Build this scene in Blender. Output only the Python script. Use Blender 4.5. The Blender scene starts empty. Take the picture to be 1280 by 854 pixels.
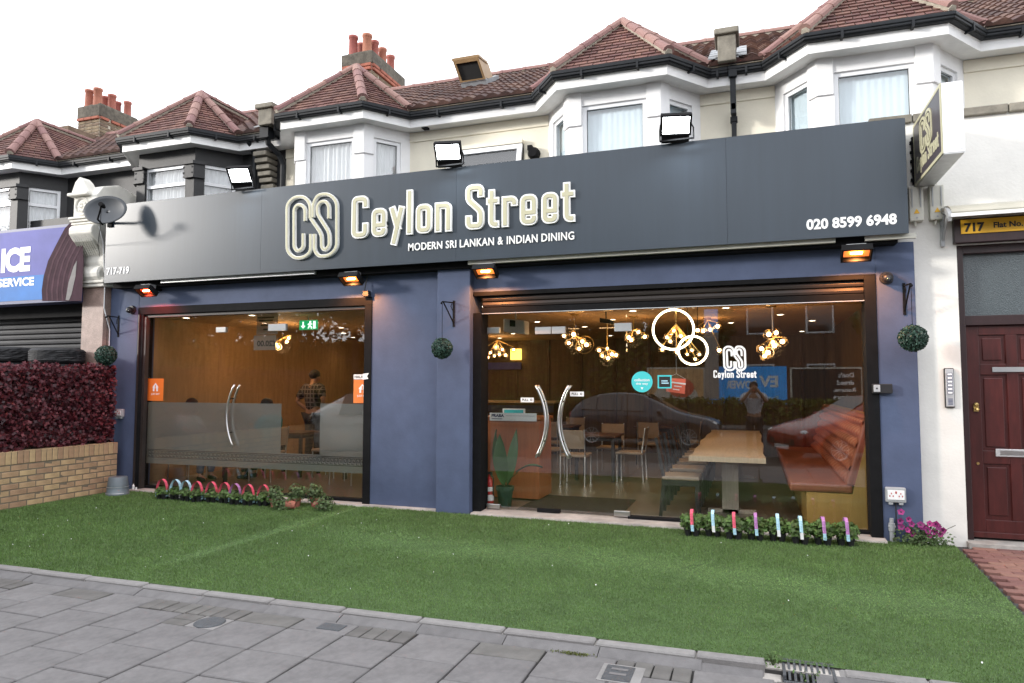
import bpy, math, random
import numpy as np
from mathutils import Vector, Matrix
random.seed(7)
rng = np.random.default_rng(11)
S = bpy.context.scene
COL = S.collection
R = math.radians

# ------------------------------------------------------------------ camera
FPX, YAW, PITCH, ROLL = 863.5, R(19.13), R(3.52), R(0.06)
CAM = Vector((0.0, -7.3, 1.45))
_f = Vector((-math.sin(YAW)*math.cos(PITCH), math.cos(YAW)*math.cos(PITCH), math.sin(PITCH)))
_r0 = Vector((math.cos(YAW), math.sin(YAW), 0)); _u0 = _r0.cross(_f)
_r = math.cos(ROLL)*_r0 + math.sin(ROLL)*_u0
_u = -math.sin(ROLL)*_r0 + math.cos(ROLL)*_u0
cam = bpy.data.objects.new('camera', bpy.data.cameras.new('camera'))
COL.objects.link(cam)
cam.data.sensor_width = 36.0
cam.data.lens = FPX/1280*36
cam.data.clip_start = 0.02
cam.data.clip_end = 600
cam.matrix_world = Matrix(((_r.x, _u.x, -_f.x, CAM.x), (_r.y, _u.y, -_f.y, CAM.y), (_r.z, _u.z, -_f.z, CAM.z), (0, 0, 0, 1)))
S.camera = cam
def ray(px, py): return _f + _r*((px-640)/FPX) + _u*((427-py)/FPX)
def atY(px, py, y):
    q = ray(px, py); return CAM + q*((y-CAM.y)/q.y)
def atZ(px, py, z):
    q = ray(px, py); return CAM + q*((z-CAM.z)/q.z)
def atX(px, py, x):
    q = ray(px, py); return CAM + q*((x-CAM.x)/q.x)

# ------------------------------------------------------------------ world, sun, exposure
SUNDIR = Vector((0.46, 0.27, -0.13)).normalized()
W = bpy.data.worlds.new('World'); S.world = W; W.use_nodes = True
nt = W.node_tree; nt.nodes.clear()
sky = nt.nodes.new('ShaderNodeTexSky'); sky.sky_type = 'NISHITA'; sky.sun_disc = False
sky.sun_elevation = math.asin(-SUNDIR.z); sky.sun_rotation = math.atan2(-SUNDIR.x, -SUNDIR.y) % (2*math.pi)
sky.dust_density = 4.0; sky.air_density = 1.0
hs = nt.nodes.new('ShaderNodeHueSaturation'); hs.inputs['Saturation'].default_value = 0.25
mx = nt.nodes.new('ShaderNodeMix'); mx.data_type = 'RGBA'; mx.inputs[0].default_value = 0.86
mx.inputs[7].default_value = (12.6, 12.9, 13.6, 1)
bg = nt.nodes.new('ShaderNodeBackground'); bg.inputs['Strength'].default_value = 0.10
wo = nt.nodes.new('ShaderNodeOutputWorld')
nt.links.new(sky.outputs[0], hs.inputs['Color']); nt.links.new(hs.outputs[0], mx.inputs[6])
nt.links.new(mx.outputs[2], bg.inputs['Color']); nt.links.new(bg.outputs[0], wo.inputs['Surface'])
sl = bpy.data.lights.new('sun', 'SUN'); sl.energy = 1.7; sl.angle = R(7); sl.color = (1.0, 0.95, 0.89)
so = bpy.data.objects.new('sun', sl); COL.objects.link(so)
so.rotation_euler = SUNDIR.to_track_quat('-Z', 'Y').to_euler()
S.view_settings.view_transform = 'Standard'; S.view_settings.look = 'None'
S.view_settings.gamma = 1.0; S.view_settings.exposure = 1.04
S.render.engine = 'CYCLES'
cy = S.cycles
cy.use_denoising = True
cy.max_bounces = 8; cy.diffuse_bounces = 4; cy.glossy_bounces = 4; cy.transparent_max_bounces = 24; cy.transmission_bounces = 4
cy.sample_clamp_indirect = 4.0
cy.caustics_reflective = False; cy.caustics_refractive = False

# ------------------------------------------------------------------ materials
MATS = {}
def mat(name, col, rough=0.6, var=0.12, scale=6.0, bump=0.0, bscale=50.0, metal=0.0, spec=0.5, rnd=0.0, attr=0.0,
        emis=0.0, blot=0.0, stretch=(1, 1, 1), trans=0.0, coat=0.0, bdist=0.01):
    if name in MATS: return MATS[name]
    m = bpy.data.materials.new(name); m.use_nodes = True; MATS[name] = m
    t = m.node_tree; N = t.nodes; L = t.links
    b = N['Principled BSDF']
    b.inputs['Roughness'].default_value = rough; b.inputs['Metallic'].default_value = metal
    b.inputs['Specular IOR Level'].default_value = spec
    b.inputs['Coat Weight'].default_value = coat
    tc = N.new('ShaderNodeTexCoord'); mp = N.new('ShaderNodeMapping'); mp.inputs['Scale'].default_value = stretch
    L.new(tc.outputs['Object'], mp.inputs['Vector'])
    no = N.new('ShaderNodeTexNoise'); no.inputs['Scale'].default_value = scale; no.inputs['Detail'].default_value = 6
    no.inputs['Roughness'].default_value = 0.6
    L.new(mp.outputs[0], no.inputs['Vector'])
    mr = N.new('ShaderNodeMapRange'); mr.inputs[1].default_value = 0.3; mr.inputs[2].default_value = 0.7
    mr.inputs[3].default_value = 1-var; mr.inputs[4].default_value = 1+var
    L.new(no.outputs['Fac'], mr.inputs[0])
    val = mr.outputs[0]
    def mul(a, bsock):
        q = N.new('ShaderNodeMath'); q.operation = 'MULTIPLY'; L.new(a, q.inputs[0]); L.new(bsock, q.inputs[1]); return q.outputs[0]
    if blot:
        n2 = N.new('ShaderNodeTexNoise'); n2.inputs['Scale'].default_value = scale*0.13; n2.inputs['Detail'].default_value = 5
        L.new(mp.outputs[0], n2.inputs['Vector'])
        r2 = N.new('ShaderNodeMapRange'); r2.inputs[1].default_value = 0.35; r2.inputs[2].default_value = 0.65
        r2.inputs[3].default_value = 1-blot; r2.inputs[4].default_value = 1+blot*0.5
        L.new(n2.outputs['Fac'], r2.inputs[0]); val = mul(val, r2.outputs[0])
    if rnd:
        oi = N.new('ShaderNodeObjectInfo'); r3 = N.new('ShaderNodeMapRange')
        r3.inputs[3].default_value = 1-rnd; r3.inputs[4].default_value = 1+rnd
        L.new(oi.outputs['Random'], r3.inputs[0]); val = mul(val, r3.outputs[0])
    if attr:
        at = N.new('ShaderNodeAttribute'); at.attribute_name = 'rnd'; r4 = N.new('ShaderNodeMapRange')
        r4.inputs[3].default_value = 1-attr; r4.inputs[4].default_value = 1+attr
        L.new(at.outputs['Fac'], r4.inputs[0]); val = mul(val, r4.outputs[0])
    hv = N.new('ShaderNodeHueSaturation'); hv.inputs['Color'].default_value = (*col, 1)
    L.new(val, hv.inputs['Value'])
    if rnd or attr:
        hm = N.new('ShaderNodeMapRange'); hm.inputs[3].default_value = 0.488; hm.inputs[4].default_value = 0.512
        L.new((oi.outputs['Random'] if rnd else at.outputs['Fac']), hm.inputs[0]); L.new(hm.outputs[0], hv.inputs['Hue'])
    L.new(hv.outputs[0], b.inputs['Base Color'])
    if bump:
        n3 = N.new('ShaderNodeTexNoise'); n3.inputs['Scale'].default_value = bscale; n3.inputs['Detail'].default_value = 4
        L.new(mp.outputs[0], n3.inputs['Vector'])
        bp = N.new('ShaderNodeBump'); bp.inputs['Strength'].default_value = bump; bp.inputs['Distance'].default_value = bdist
        L.new(n3.outputs['Fac'], bp.inputs['Height']); L.new(bp.outputs[0], b.inputs['Normal'])
    if emis:
        L.new(hv.outputs[0], b.inputs['Emission Color']); b.inputs['Emission Strength'].default_value = emis
    if trans:
        tr = N.new('ShaderNodeBsdfTranslucent'); L.new(hv.outputs[0], tr.inputs['Color'])
        ms = N.new('ShaderNodeMixShader'); ms.inputs[0].default_value = trans
        L.new(b.outputs[0], ms.inputs[1]); L.new(tr.outputs[0], ms.inputs[2]); L.new(ms.outputs[0], N['Material Output'].inputs['Surface'])
    return m
def glassmat(name, f0=0.045, tint=(1, 1, 1), rough=0.0):
    m = bpy.data.materials.new(name); m.use_nodes = True; MATS[name] = m
    N = m.node_tree.nodes; L = m.node_tree.links; N.remove(N['Principled BSDF'])
    lw = N.new('ShaderNodeLayerWeight'); lw.inputs['Blend'].default_value = 0.5
    p = N.new('ShaderNodeMath'); p.operation = 'POWER'; p.inputs[1].default_value = 5; L.new(lw.outputs['Facing'], p.inputs[0])
    mr = N.new('ShaderNodeMapRange'); mr.inputs[3].default_value = f0; mr.inputs[4].default_value = 1; L.new(p.outputs[0], mr.inputs[0])
    t = N.new('ShaderNodeBsdfTransparent'); t.inputs['Color'].default_value = (*tint, 1)
    g = N.new('ShaderNodeBsdfGlossy'); g.inputs['Roughness'].default_value = rough
    ms = N.new('ShaderNodeMixShader'); L.new(mr.outputs[0], ms.inputs[0]); L.new(t.outputs[0], ms.inputs[1]); L.new(g.outputs[0], ms.inputs[2])
    L.new(ms.outputs[0], N['Material Output'].inputs['Surface']); return m
def frostmat(name, col, opac):
    m = bpy.data.materials.new(name); m.use_nodes = True; MATS[name] = m
    N = m.node_tree.nodes; L = m.node_tree.links; N.remove(N['Principled BSDF'])
    d = N.new('ShaderNodeBsdfDiffuse'); d.inputs['Color'].default_value = (*col, 1)
    tl = N.new('ShaderNodeBsdfTranslucent'); tl.inputs['Color'].default_value = (*[min(1, c*1.6) for c in col], 1)
    a = N.new('ShaderNodeMixShader'); a.inputs[0].default_value = 0.45; L.new(d.outputs[0], a.inputs[1]); L.new(tl.outputs[0], a.inputs[2])
    t = N.new('ShaderNodeBsdfTransparent')
    ms = N.new('ShaderNodeMixShader'); ms.inputs[0].default_value = opac; L.new(t.outputs[0], ms.inputs[1]); L.new(a.outputs[0], ms.inputs[2])
    L.new(ms.outputs[0], N['Material Output'].inputs['Surface']); return m
def emit(name, col, strength):
    m = bpy.data.materials.new(name); m.use_nodes = True; MATS[name] = m
    b = m.node_tree.nodes['Principled BSDF']; b.inputs['Base Color'].default_value = (*col, 1)
    b.inputs['Emission Color'].default_value = (*col, 1); b.inputs['Emission Strength'].default_value = strength; return m

M = dict(
 blue=mat('blue_render', (0.069, 0.092, 0.165), 0.75, 0.10, 5, 0.25, 35, blot=0.14, bdist=0.006),
 white=mat('white_render', (0.80, 0.785, 0.74), 0.85, 0.05, 5, 0.35, 40, blot=0.07, bdist=0.006),
 cream=mat('cream_render', (0.80, 0.75, 0.62), 0.85, 0.05, 4, 0.3, 40, blot=0.06, bdist=0.006),
 bay=mat('bay_paint', (0.84, 0.84, 0.84), 0.7, 0.04, 4, 0.15, 40, blot=0.05, bdist=0.005),
 board=mat('white_board', (0.82, 0.82, 0.81), 0.45, 0.06, 7, blot=0.08, stretch=(1, 1, 3)),
 upvc=mat('white_upvc', (0.80, 0.81, 0.82), 0.3, 0.02, 5),
 blackpaint=mat('black_paint', (0.014, 0.014, 0.015), 0.55, 0.3, 6, 0.3, 40, blot=0.2, bdist=0.006),
 gutter=mat('dark_gutter', (0.014, 0.016, 0.019), 0.55, 0.25, 9, spec=0.25, blot=0.2),
 rooftile=mat('roof_tile', (0.145, 0.066, 0.054), 0.85, 0.25, 14, 0.4, 60, attr=0.30, blot=0.25),
 pantile=mat('brown_pantile', (0.085, 0.040, 0.030), 0.8, 0.28, 12, 0.4, 60, attr=0.38, blot=0.3),
 ridge=mat('ridge_tile', (0.25, 0.14, 0.125), 0.85, 0.2, 14, 0.4, 60, rnd=0.16),
 mortar=mat('mortar', (0.42, 0.38, 0.31), 0.95, 0.2, 20, 0.5, 80),
 stone=mat('weathered_stone', (0.235, 0.215, 0.175), 0.9, 0.25, 9, 0.5, 40, blot=0.3),
 corbel=mat('painted_stone', (0.68, 0.66, 0.60), 0.75, 0.08, 7, 0.4, 40, blot=0.16, bdist=0.008),
 granite=mat('pink_granite', (0.33, 0.235, 0.20), 0.5, 0.35, 70, blot=0.2),
 lead=mat('lead_flashing', (0.24, 0.25, 0.26), 0.6, 0.25, 10, 0.4, 20),
 chimbrick=mat('chimney_brick', (0.17, 0.125, 0.085), 0.95, 0.35, 12, 0.6, 40, blot=0.3, rnd=0.2),
 redbrick=mat('red_brick', (0.30, 0.10, 0.065), 0.9, 0.25, 12, 0.5, 50),
 pot=mat('terracotta', (0.33, 0.115, 0.08), 0.8, 0.15, 8, 0.3, 40, rnd=0.1),
 fascia=mat('fascia_panel', (0.029, 0.041, 0.056), 0.33, 0.06, 3, spec=0.5, blot=0.08, stretch=(5, 1, 0.35)),
 fasciaedge=mat('fascia_edge', (0.025, 0.028, 0.032), 0.5, 0.1, 5),
 creamletter=mat('cream_letter', (0.44, 0.42, 0.285), 0.4, 0.02, 5),
 whiteacr=mat('white_acrylic', (0.86, 0.86, 0.84), 0.35, 0.02, 5),
 blackmetal=mat('black_metal', (0.010, 0.010, 0.011), 0.75, 0.2, 10, spec=0.10, blot=0.2),
 shutter=mat('brown_shutter', (0.026, 0.020, 0.018), 0.5, 0.2, 8, stretch=(0.3, 1, 1)),
 greyshutter=mat('grey_shutter', (0.055, 0.056, 0.060), 0.6, 0.2, 6, blot=0.2, spec=0.25),
 steel=mat('brushed_steel', (0.62, 0.62, 0.62), 0.28, 0.06, 20, metal=1.0),
 alu=mat('aluminium', (0.62, 0.63, 0.64), 0.4, 0.1, 10, metal=0.7),
 glass=glassmat('shop_glass', 0.085, (0.97, 0.98, 0.97)),
 wglass=glassmat('house_glass', 0.15, (0.95, 0.97, 0.98)),
 frost=frostmat('frosted_vinyl', (0.25, 0.285, 0.30), 0.76),
 dark=mat('dark_void', (0.012, 0.012, 0.012), 0.9, 0.1, 5),
 curtain=mat('white_net', (0.90, 0.91, 0.91), 0.9, 0.04, 6, trans=0.3),
 curtainb=mat('blue_blind', (0.78, 0.90, 0.95), 0.8, 0.03, 4, trans=0.2),
 turf=mat('turf_base', (0.060, 0.110, 0.030), 0.95, 0.25, 40, 0.6, 200, blot=0.2),
 slab=mat('paving_slab', (0.150, 0.142, 0.142), 0.88, 0.13, 26, 0.35, 150, rnd=0.055, blot=0.12, bdist=0.004),
 slabdark=mat('dark_paving', (0.115, 0.108, 0.102), 0.9, 0.15, 12, 0.4, 90, rnd=0.12, blot=0.15, bdist=0.004),
 joint=mat('joint_sand', (0.050, 0.048, 0.046), 0.95, 0.2, 30, 0.3, 90),
 kerb=mat('edging_stone', (0.225, 0.214, 0.208), 0.88, 0.13, 14, 0.35, 120, rnd=0.08, blot=0.12),
 channel=mat('channel_stone', (0.145, 0.138, 0.138), 0.9, 0.14, 14, 0.35, 120, rnd=0.1, blot=0.14),
 concrete=mat('pale_concrete', (0.40, 0.37, 0.34), 0.92, 0.18, 10, 0.5, 70, blot=0.25),
 asphalt=mat('asphalt', (0.055, 0.055, 0.057), 0.9, 0.2, 40, 0.4, 200, blot=0.2),
 iron=mat('cast_iron', (0.075, 0.08, 0.088), 0.55, 0.2, 30, 0.4, 120, metal=0.3),
 buff=mat('buff_brick', (0.43, 0.285, 0.165), 0.9, 0.14, 10, 0.4, 60, rnd=0.17, blot=0.2),
 bmortar=mat('brick_mortar', (0.17, 0.14, 0.10), 0.95, 0.15, 20, 0.4, 90),
 paver=mat('red_paver', (0.215, 0.105, 0.085), 0.9, 0.16, 16, 0.4, 80, rnd=0.2),
 redleaf=mat('red_leaf', (0.095, 0.015, 0.024), 0.55, 0.2, 10, attr=0.8, trans=0.2),
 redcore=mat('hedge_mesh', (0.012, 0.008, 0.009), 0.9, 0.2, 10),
 boxleaf=mat('topiary_leaf', (0.030, 0.072, 0.050), 0.5, 0.2, 10, attr=0.6, trans=0.1),
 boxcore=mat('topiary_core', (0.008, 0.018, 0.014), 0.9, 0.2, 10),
 leaf=mat('bedding_leaf', (0.095, 0.165, 0.040), 0.55, 0.2, 10, attr=0.5, trans=0.25),
 leaf2=mat('geranium_leaf', (0.085, 0.135, 0.045), 0.6, 0.2, 10, attr=0.5, trans=0.25),
 petal=mat('petunia_petal', (0.34, 0.030, 0.19), 0.6, 0.2, 10, attr=0.3, trans=0.2),
 petaleye=mat('petunia_eye', (0.06, 0.004, 0.045), 0.6, 0.2, 10),
 treeleaf=mat('tree_leaf', (0.050, 0.085, 0.022), 0.6, 0.2, 5, attr=0.5, trans=0.25),
 hedgeleaf=mat('hedge_leaf', (0.11, 0.125, 0.022), 0.6, 0.2, 5, attr=0.5, trans=0.2),
 bark=mat('bark', (0.10, 0.075, 0.055), 0.95, 0.3, 12, 0.8, 30),
 blackplastic=mat('black_plastic', (0.015, 0.015, 0.017), 0.45, 0.1, 10),
 soil=mat('soil', (0.03, 0.02, 0.014), 0.95, 0.3, 60, 0.5, 150),
 rubber=mat('tyre_rubber', (0.018, 0.018, 0.020), 0.7, 0.2, 10),
 galv=mat('grey_bucket', (0.13, 0.16, 0.18), 0.45, 0.1, 8, blot=0.15),
 dish=mat('grey_dish', (0.040, 0.046, 0.054), 0.5, 0.1, 6, blot=0.15),
 greyplastic=mat('pale_grey_plastic', (0.36, 0.37, 0.38), 0.4, 0.05, 8, blot=0.1),
 offwhite=mat('aged_white_plastic', (0.58, 0.57, 0.50), 0.5, 0.08, 8, blot=0.15),
 mahog=mat('mahogany_paint', (0.066, 0.013, 0.012), 0.35, 0.25, 5, stretch=(6, 6, 1), blot=0.2),
 mahogdark=mat('dark_frame_paint', (0.028, 0.012, 0.013), 0.4, 0.2, 5, stretch=(6, 6, 1)),
 brass=mat('brass', (0.55, 0.40, 0.16), 0.35, 0.1, 10, metal=0.9),
 fanglass=mat('patterned_glass', (0.060, 0.078, 0.085), 0.22, 0.25, 90, 0.5, 130, spec=0.8),
 yellow=mat('yellow_sign', (0.72, 0.40, 0.02), 0.5, 0.04, 5),
 canopy=mat('canopy_sheet', (0.42, 0.40, 0.33), 0.3, 0.1, 4, blot=0.2),
 black=mat('black_print', (0.012, 0.012, 0.012), 0.6, 0.05, 5),
 whiteprint=mat('white_print', (0.85, 0.85, 0.85), 0.5, 0.02, 5),
 orange=mat('orange_sticker', (0.78, 0.20, 0.03), 0.5, 0.03, 5),
 teal=mat('teal_sticker', (0.06, 0.56, 0.58), 0.5, 0.03, 5),
 coral=mat('coral_print', (0.75, 0.14, 0.08), 0.5, 0.03, 5),
 pink=mat('pink_label', (0.70, 0.10, 0.16), 0.5, 0.35, 60),
 lilac=mat('lilac_label', (0.42, 0.18, 0.42), 0.5, 0.35, 60),
 skyblue=mat('pale_blue_label', (0.42, 0.66, 0.78), 0.5, 0.3, 60),
 green=mat('green_print', (0.02, 0.30, 0.10), 0.5, 0.03, 5),
 purple=mat('violet_print', (0.085, 0.090, 0.33), 0.65, 0.25, 1.2),
 azure=mat('azure_print', (0.020, 0.15, 0.45), 0.65, 0.2, 1.2),
 tyreprint=mat('tyre_print', (0.045, 0.020, 0.030), 0.7, 0.3, 5, spec=0.1),
 tyreprint2=mat('tyre_print_light', (0.075, 0.038, 0.050), 0.7, 0.3, 5, spec=0.1),
 navy=mat('navy_edge', (0.05, 0.06, 0.14), 0.5, 0.1, 5),
 floor=mat('floor_tile', (0.175, 0.150, 0.120), 0.35, 0.12, 4, blot=0.15),
 ceil=mat('warm_ceiling', (0.42, 0.28, 0.16), 0.8, 0.05, 4),
 wallwarm=mat('tan_panel', (0.36, 0.225, 0.115), 0.75, 0.14, 5, stretch=(1, 3, 0.5), blot=0.15),
 walldark=mat('dark_panel', (0.115, 0.075, 0.045), 0.6, 0.25, 4, stretch=(5, 1, 0.3), blot=0.2),
 walnut=mat('walnut', (0.075, 0.035, 0.018), 0.45, 0.25, 8, stretch=(6, 1, 1)),
 tabletop=mat('pale_oak', (0.50, 0.39, 0.27), 0.4, 0.14, 6, stretch=(8, 0.6, 1)),
 tableleg=mat('grey_oak', (0.36, 0.31, 0.25), 0.5, 0.14, 6, stretch=(8, 8, 0.6)),
 chairframe=mat('dark_chair', (0.025, 0.022, 0.021), 0.45, 0.2, 8),
 chairseat=mat('tan_seat', (0.30, 0.235, 0.17), 0.5, 0.08, 8),
 rust=mat('rust_leather', (0.25, 0.075, 0.040), 0.42, 0.12, 6, 0.15, 80),
 ochre=mat('ochre_panel', (0.36, 0.21, 0.055), 0.5, 0.1, 5, stretch=(6, 6, 0.5)),
 deskwood=mat('cherry_laminate', (0.36, 0.115, 0.04), 0.4, 0.16, 5, stretch=(5, 5, 0.4)),
 mat_=mat('door_mat_pile', (0.035, 0.030, 0.026), 0.95, 0.3, 80, 0.5, 200),
 rubberleaf=mat('rubber_plant_leaf', (0.050, 0.115, 0.035), 0.35, 0.2, 6, attr=0.3),
 red=mat('red_gloss', (0.42, 0.015, 0.015), 0.3, 0.05, 6),
 skin=mat('skin', (0.36, 0.20, 0.13), 0.55, 0.08, 12),
 hair=mat('black_hair', (0.012, 0.010, 0.009), 0.6, 0.3, 60, 0.6, 120),
 denim=mat('denim', (0.045, 0.105, 0.20), 0.85, 0.2, 60, 0.3, 120),
 tealcloth=mat('teal_cloth', (0.02, 0.22, 0.22), 0.85, 0.1, 20),
 darkcloth=mat('dark_cloth', (0.025, 0.027, 0.032), 0.85, 0.2, 30),
 paleshirt=mat('pale_shirt', (0.50, 0.52, 0.56), 0.85, 0.1, 20),
 shoe=mat('dark_shoe', (0.02, 0.018, 0.017), 0.5, 0.1, 10),
 carred=mat('red_car_paint', (0.33, 0.028, 0.015), 0.25, 0.03, 4, coat=0.6),
 cardark=mat('dark_blue_car_paint', (0.020, 0.030, 0.048), 0.25, 0.03, 4, coat=0.6),
 carwhite=mat('white_car_paint', (0.80, 0.80, 0.80), 0.25, 0.02, 4, coat=0.6),
 carglass=mat('car_glass', (0.02, 0.026, 0.03), 0.05, 0.05, 4, spec=1.0),
 oppbrick=mat('brown_brick_wall', (0.15, 0.085, 0.06), 0.9, 0.2, 10, 0.3, 40),
 oppwhite=mat('pale_render_wall', (0.30, 0.28, 0.25), 0.85, 0.06, 5),
 bill_blue_glow=mat('billboard_blue_glow', (0.015, 0.26, 0.66), 0.4, 0.04, 4, emis=0.45),  # emission added so the board's reflection in the shop glass is brighter
 bill_food_glow=mat('billboard_food_glow', (0.40, 0.25, 0.12), 0.5, 0.5, 2.5, emis=0.35),  # added glow here too, to lift this board's mirror image in the glass
 bulb=emit('warm_bulb', (1.0, 0.60, 0.26), 14.0),
 ringlight=emit('ring_light', (1.0, 0.84, 0.56), 5.0),
 down=emit('downlight', (1.0, 0.82, 0.58), 9.0),
 flood=emit('flood_led', (0.93, 0.97, 1.0), 14.0),
 heatred=emit('heater_glow_red', (1.0, 0.05, 0.02), 0.75),
 heatorange=emit('heater_glow_orange', (1.0, 0.25, 0.06), 0.42),
 heatbulb=emit('heater_filament', (1.0, 0.58, 0.18), 22.0),
 exitgreen=emit('exit_green', (0.01, 0.30, 0.10), 0.7),
 globe=glassmat('globe_glass', 0.10, (1.0, 0.93, 0.82)),
)
def plaid():
    m = bpy.data.materials.new('plaid_shirt'); m.use_nodes = True
    N = m.node_tree.nodes; L = m.node_tree.links; b = N['Principled BSDF']; b.inputs['Roughness'].default_value = 0.9
    tc = N.new('ShaderNodeTexCoord'); out = None
    for ax in (0, 2):
        w = N.new('ShaderNodeTexWave'); w.wave_type = 'BANDS'; w.bands_direction = 'X' if ax == 0 else 'Z'
        w.inputs['Scale'].default_value = 4.2; w.inputs['Distortion'].default_value = 0.3; L.new(tc.outputs['Object'], w.inputs['Vector'])
        r = N.new('ShaderNodeMapRange'); r.inputs[1].default_value = 0.78; r.inputs[2].default_value = 0.92; L.new(w.outputs['Fac'], r.inputs[0])
        if out is None: out = r.outputs[0]
        else:
            a = N.new('ShaderNodeMath'); a.operation = 'MAXIMUM'; L.new(out, a.inputs[0]); L.new(r.outputs[0], a.inputs[1]); out = a.outputs[0]
    x = N.new('ShaderNodeMix'); x.data_type = 'RGBA'; x.inputs[6].default_value = (0.018, 0.018, 0.022, 1); x.inputs[7].default_value = (0.17, 0.15, 0.14, 1)
    L.new(out, x.inputs[0]); L.new(x.outputs[2], b.inputs['Base Color']); return m
M['plaid'] = plaid()

# ------------------------------------------------------------------ mesh helpers
ORG = {}
def V(*a): return Vector(a)
class MB:
    def __init__(s): s.v = []; s.f = []; s.mi = []; s.cm = 0; s.r = []; s.cr = 0.5
    def face(s, pts, m=None):
        n = len(s.v); s.v += [tuple(p) for p in pts]; s.f.append(tuple(range(n, n+len(pts)))); s.mi.append(s.cm if m is None else m); s.r.append(s.cr); return s
    def add(s, verts, faces):
        n = len(s.v); s.v += [tuple(p) for p in verts]
        for q in faces: s.f.append(tuple(n+i for i in q)); s.mi.append(s.cm); s.r.append(s.cr)
        return s
    def obox(s, o, a, b, c):
        o, a, b, c = map(Vector, (o, a, b, c))
        if a.cross(b).dot(c) < 0: a, b = b, a
        P = [o, o+a, o+a+b, o+b, o+c, o+a+c, o+a+b+c, o+b+c]
        return s.add(P, [(0, 3, 2, 1), (4, 5, 6, 7), (0, 1, 5, 4), (1, 2, 6, 5), (2, 3, 7, 6), (3, 0, 4, 7)])
    def box(s, x0, x1, y0, y1, z0, z1):
        return s.obox((min(x0, x1), min(y0, y1), min(z0, z1)), (abs(x1-x0), 0, 0), (0, abs(y1-y0), 0), (0, 0, abs(z1-z0)))
    def prism(s, pts, d):
        """polygon pts (3D, planar) swept by vector d"""
        pts = [Vector(p) for p in pts]; d = Vector(d); n = len(pts)
        nrm = Vector((0, 0, 0))
        for i in range(n): nrm += pts[i].cross(pts[(i+1) % n])
        if nrm.dot(d) > 0: pts = pts[::-1]
        P = pts+[p+d for p in pts]
        return s.add(P, [tuple(range(n)), tuple(range(2*n-1, n-1, -1))]+[(i, i+n, (i+1) % n+n, (i+1) % n) for i in range(n)])
    def tube(s, path, r, n=8, caps=True):
        path = [Vector(p) for p in path]; k = len(path)
        rs = r if isinstance(r, (list, tuple)) else [r]*k
        t = (path[1]-path[0]).normalized(); up = Vector((0, 0, 1)) if abs(t.z) < 0.9 else Vector((1, 0, 0))
        a = t.cross(up).normalized(); rings = []
        for i, p in enumerate(path):
            t = ((path[min(i+1, k-1)]-path[i]).normalized()+(path[i]-path[max(i-1, 0)]).normalized())
            t = t.normalized() if t.length > 1e-6 else Vector((0, 0, 1))
            a = (a-t*a.dot(t)).normalized(); b = t.cross(a)
            rings.append([p+(a*math.cos(2*math.pi*j/n)+b*math.sin(2*math.pi*j/n))*rs[i] for j in range(n)])
        vs = [q for g in rings for q in g]; fs = []
        for i in range(k-1):
            for j in range(n): fs.append((i*n+j, i*n+(j+1) % n, (i+1)*n+(j+1) % n, (i+1)*n+j))
        if caps: fs += [tuple(range(n))[::-1], tuple((k-1)*n+j for j in range(n))]
        return s.add(vs, fs)
    def lathe(s, prof, c, axis='z', n=24):
        """prof: (radius, height) along the axis from c"""
        c = Vector(c); vs = []; k = len(prof)
        for (r, h) in prof:
            for j in range(n):
                a = 2*math.pi*j/n; u, w = r*math.cos(a), r*math.sin(a)
                vs.append(c+(Vector((u, w, h)) if axis == 'z' else Vector((u, h, w)) if axis == 'y' else Vector((h, u, w))))
        fs = [(i*n+j, i*n+(j+1) % n, (i+1)*n+(j+1) % n, (i+1)*n+j) for i in range(k-1) for j in range(n)]
        if axis == 'y': fs = [q[::-1] for q in fs]
        return s.add(vs, fs)
    def ball(s, c, r, nu=14, nv=9, sx=1, sy=1, sz=1):
        c = Vector(c); vs = []
        for i in range(nv+1):
            th = math.pi*i/nv
            for j in range(nu):
                ph = 2*math.pi*j/nu
                vs.append(c+Vector((r*sx*math.sin(th)*math.cos(ph), r*sy*math.sin(th)*math.sin(ph), -r*sz*math.cos(th))))
        return s.add(vs, [(i*nu+j, i*nu+(j+1) % nu, (i+1)*nu+(j+1) % nu, (i+1)*nu+j) for i in range(nv) for j in range(nu)])
    def disc(s, c, r, nrm, n=24, rin=0.0, sx=1.0):
        c = Vector(c); nrm = Vector(nrm).normalized(); a = nrm.cross(Vector((0, 0, 1)))
        a = a.normalized() if a.length > 0.01 else Vector((1, 0, 0)); b = nrm.cross(a)*1
        ring = [c+(a*math.cos(2*math.pi*j/n)*sx+b*math.sin(2*math.pi*j/n))*r for j in range(n)]
        if not rin: return s.face(ring)
        ri = [c+(q-c)*(rin/r) for q in ring]
        return s.add(ring+ri, [(j, (j+1) % n, n+(j+1) % n, n+j) for j in range(n)])
    def build(s, name, m, parent=None, smooth=False, bevel=0.0, org=None, rndattr=False, label=None, kind=None, loc=None):
        me = bpy.data.meshes.new(name)
        O = ORG[parent.name] if parent is not None and parent.name in ORG else (org or Vector((0, 0, 0)))
        if O.length: vs = [(x-O.x, y-O.y, z-O.z) for x, y, z in s.v]
        else: vs = s.v
        me.from_pydata(vs, [], s.f)
        ms = m if isinstance(m, (list, tuple)) else [m]
        for q in ms: me.materials.append(q)
        if len(ms) > 1: me.polygons.foreach_set('material_index', s.mi)
        if smooth: me.polygons.foreach_set('use_smooth', [True]*len(me.polygons))
        if rndattr:
            a = me.attributes.new('rnd', 'FLOAT', 'FACE'); a.data.foreach_set('value', s.r)
        me.validate(); me.update()
        o = bpy.data.objects.new(name, me); COL.objects.link(o)
        if parent is not None: o.parent = parent; ORG[o.name] = O
        else: o.location = O; ORG[o.name] = O
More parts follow.
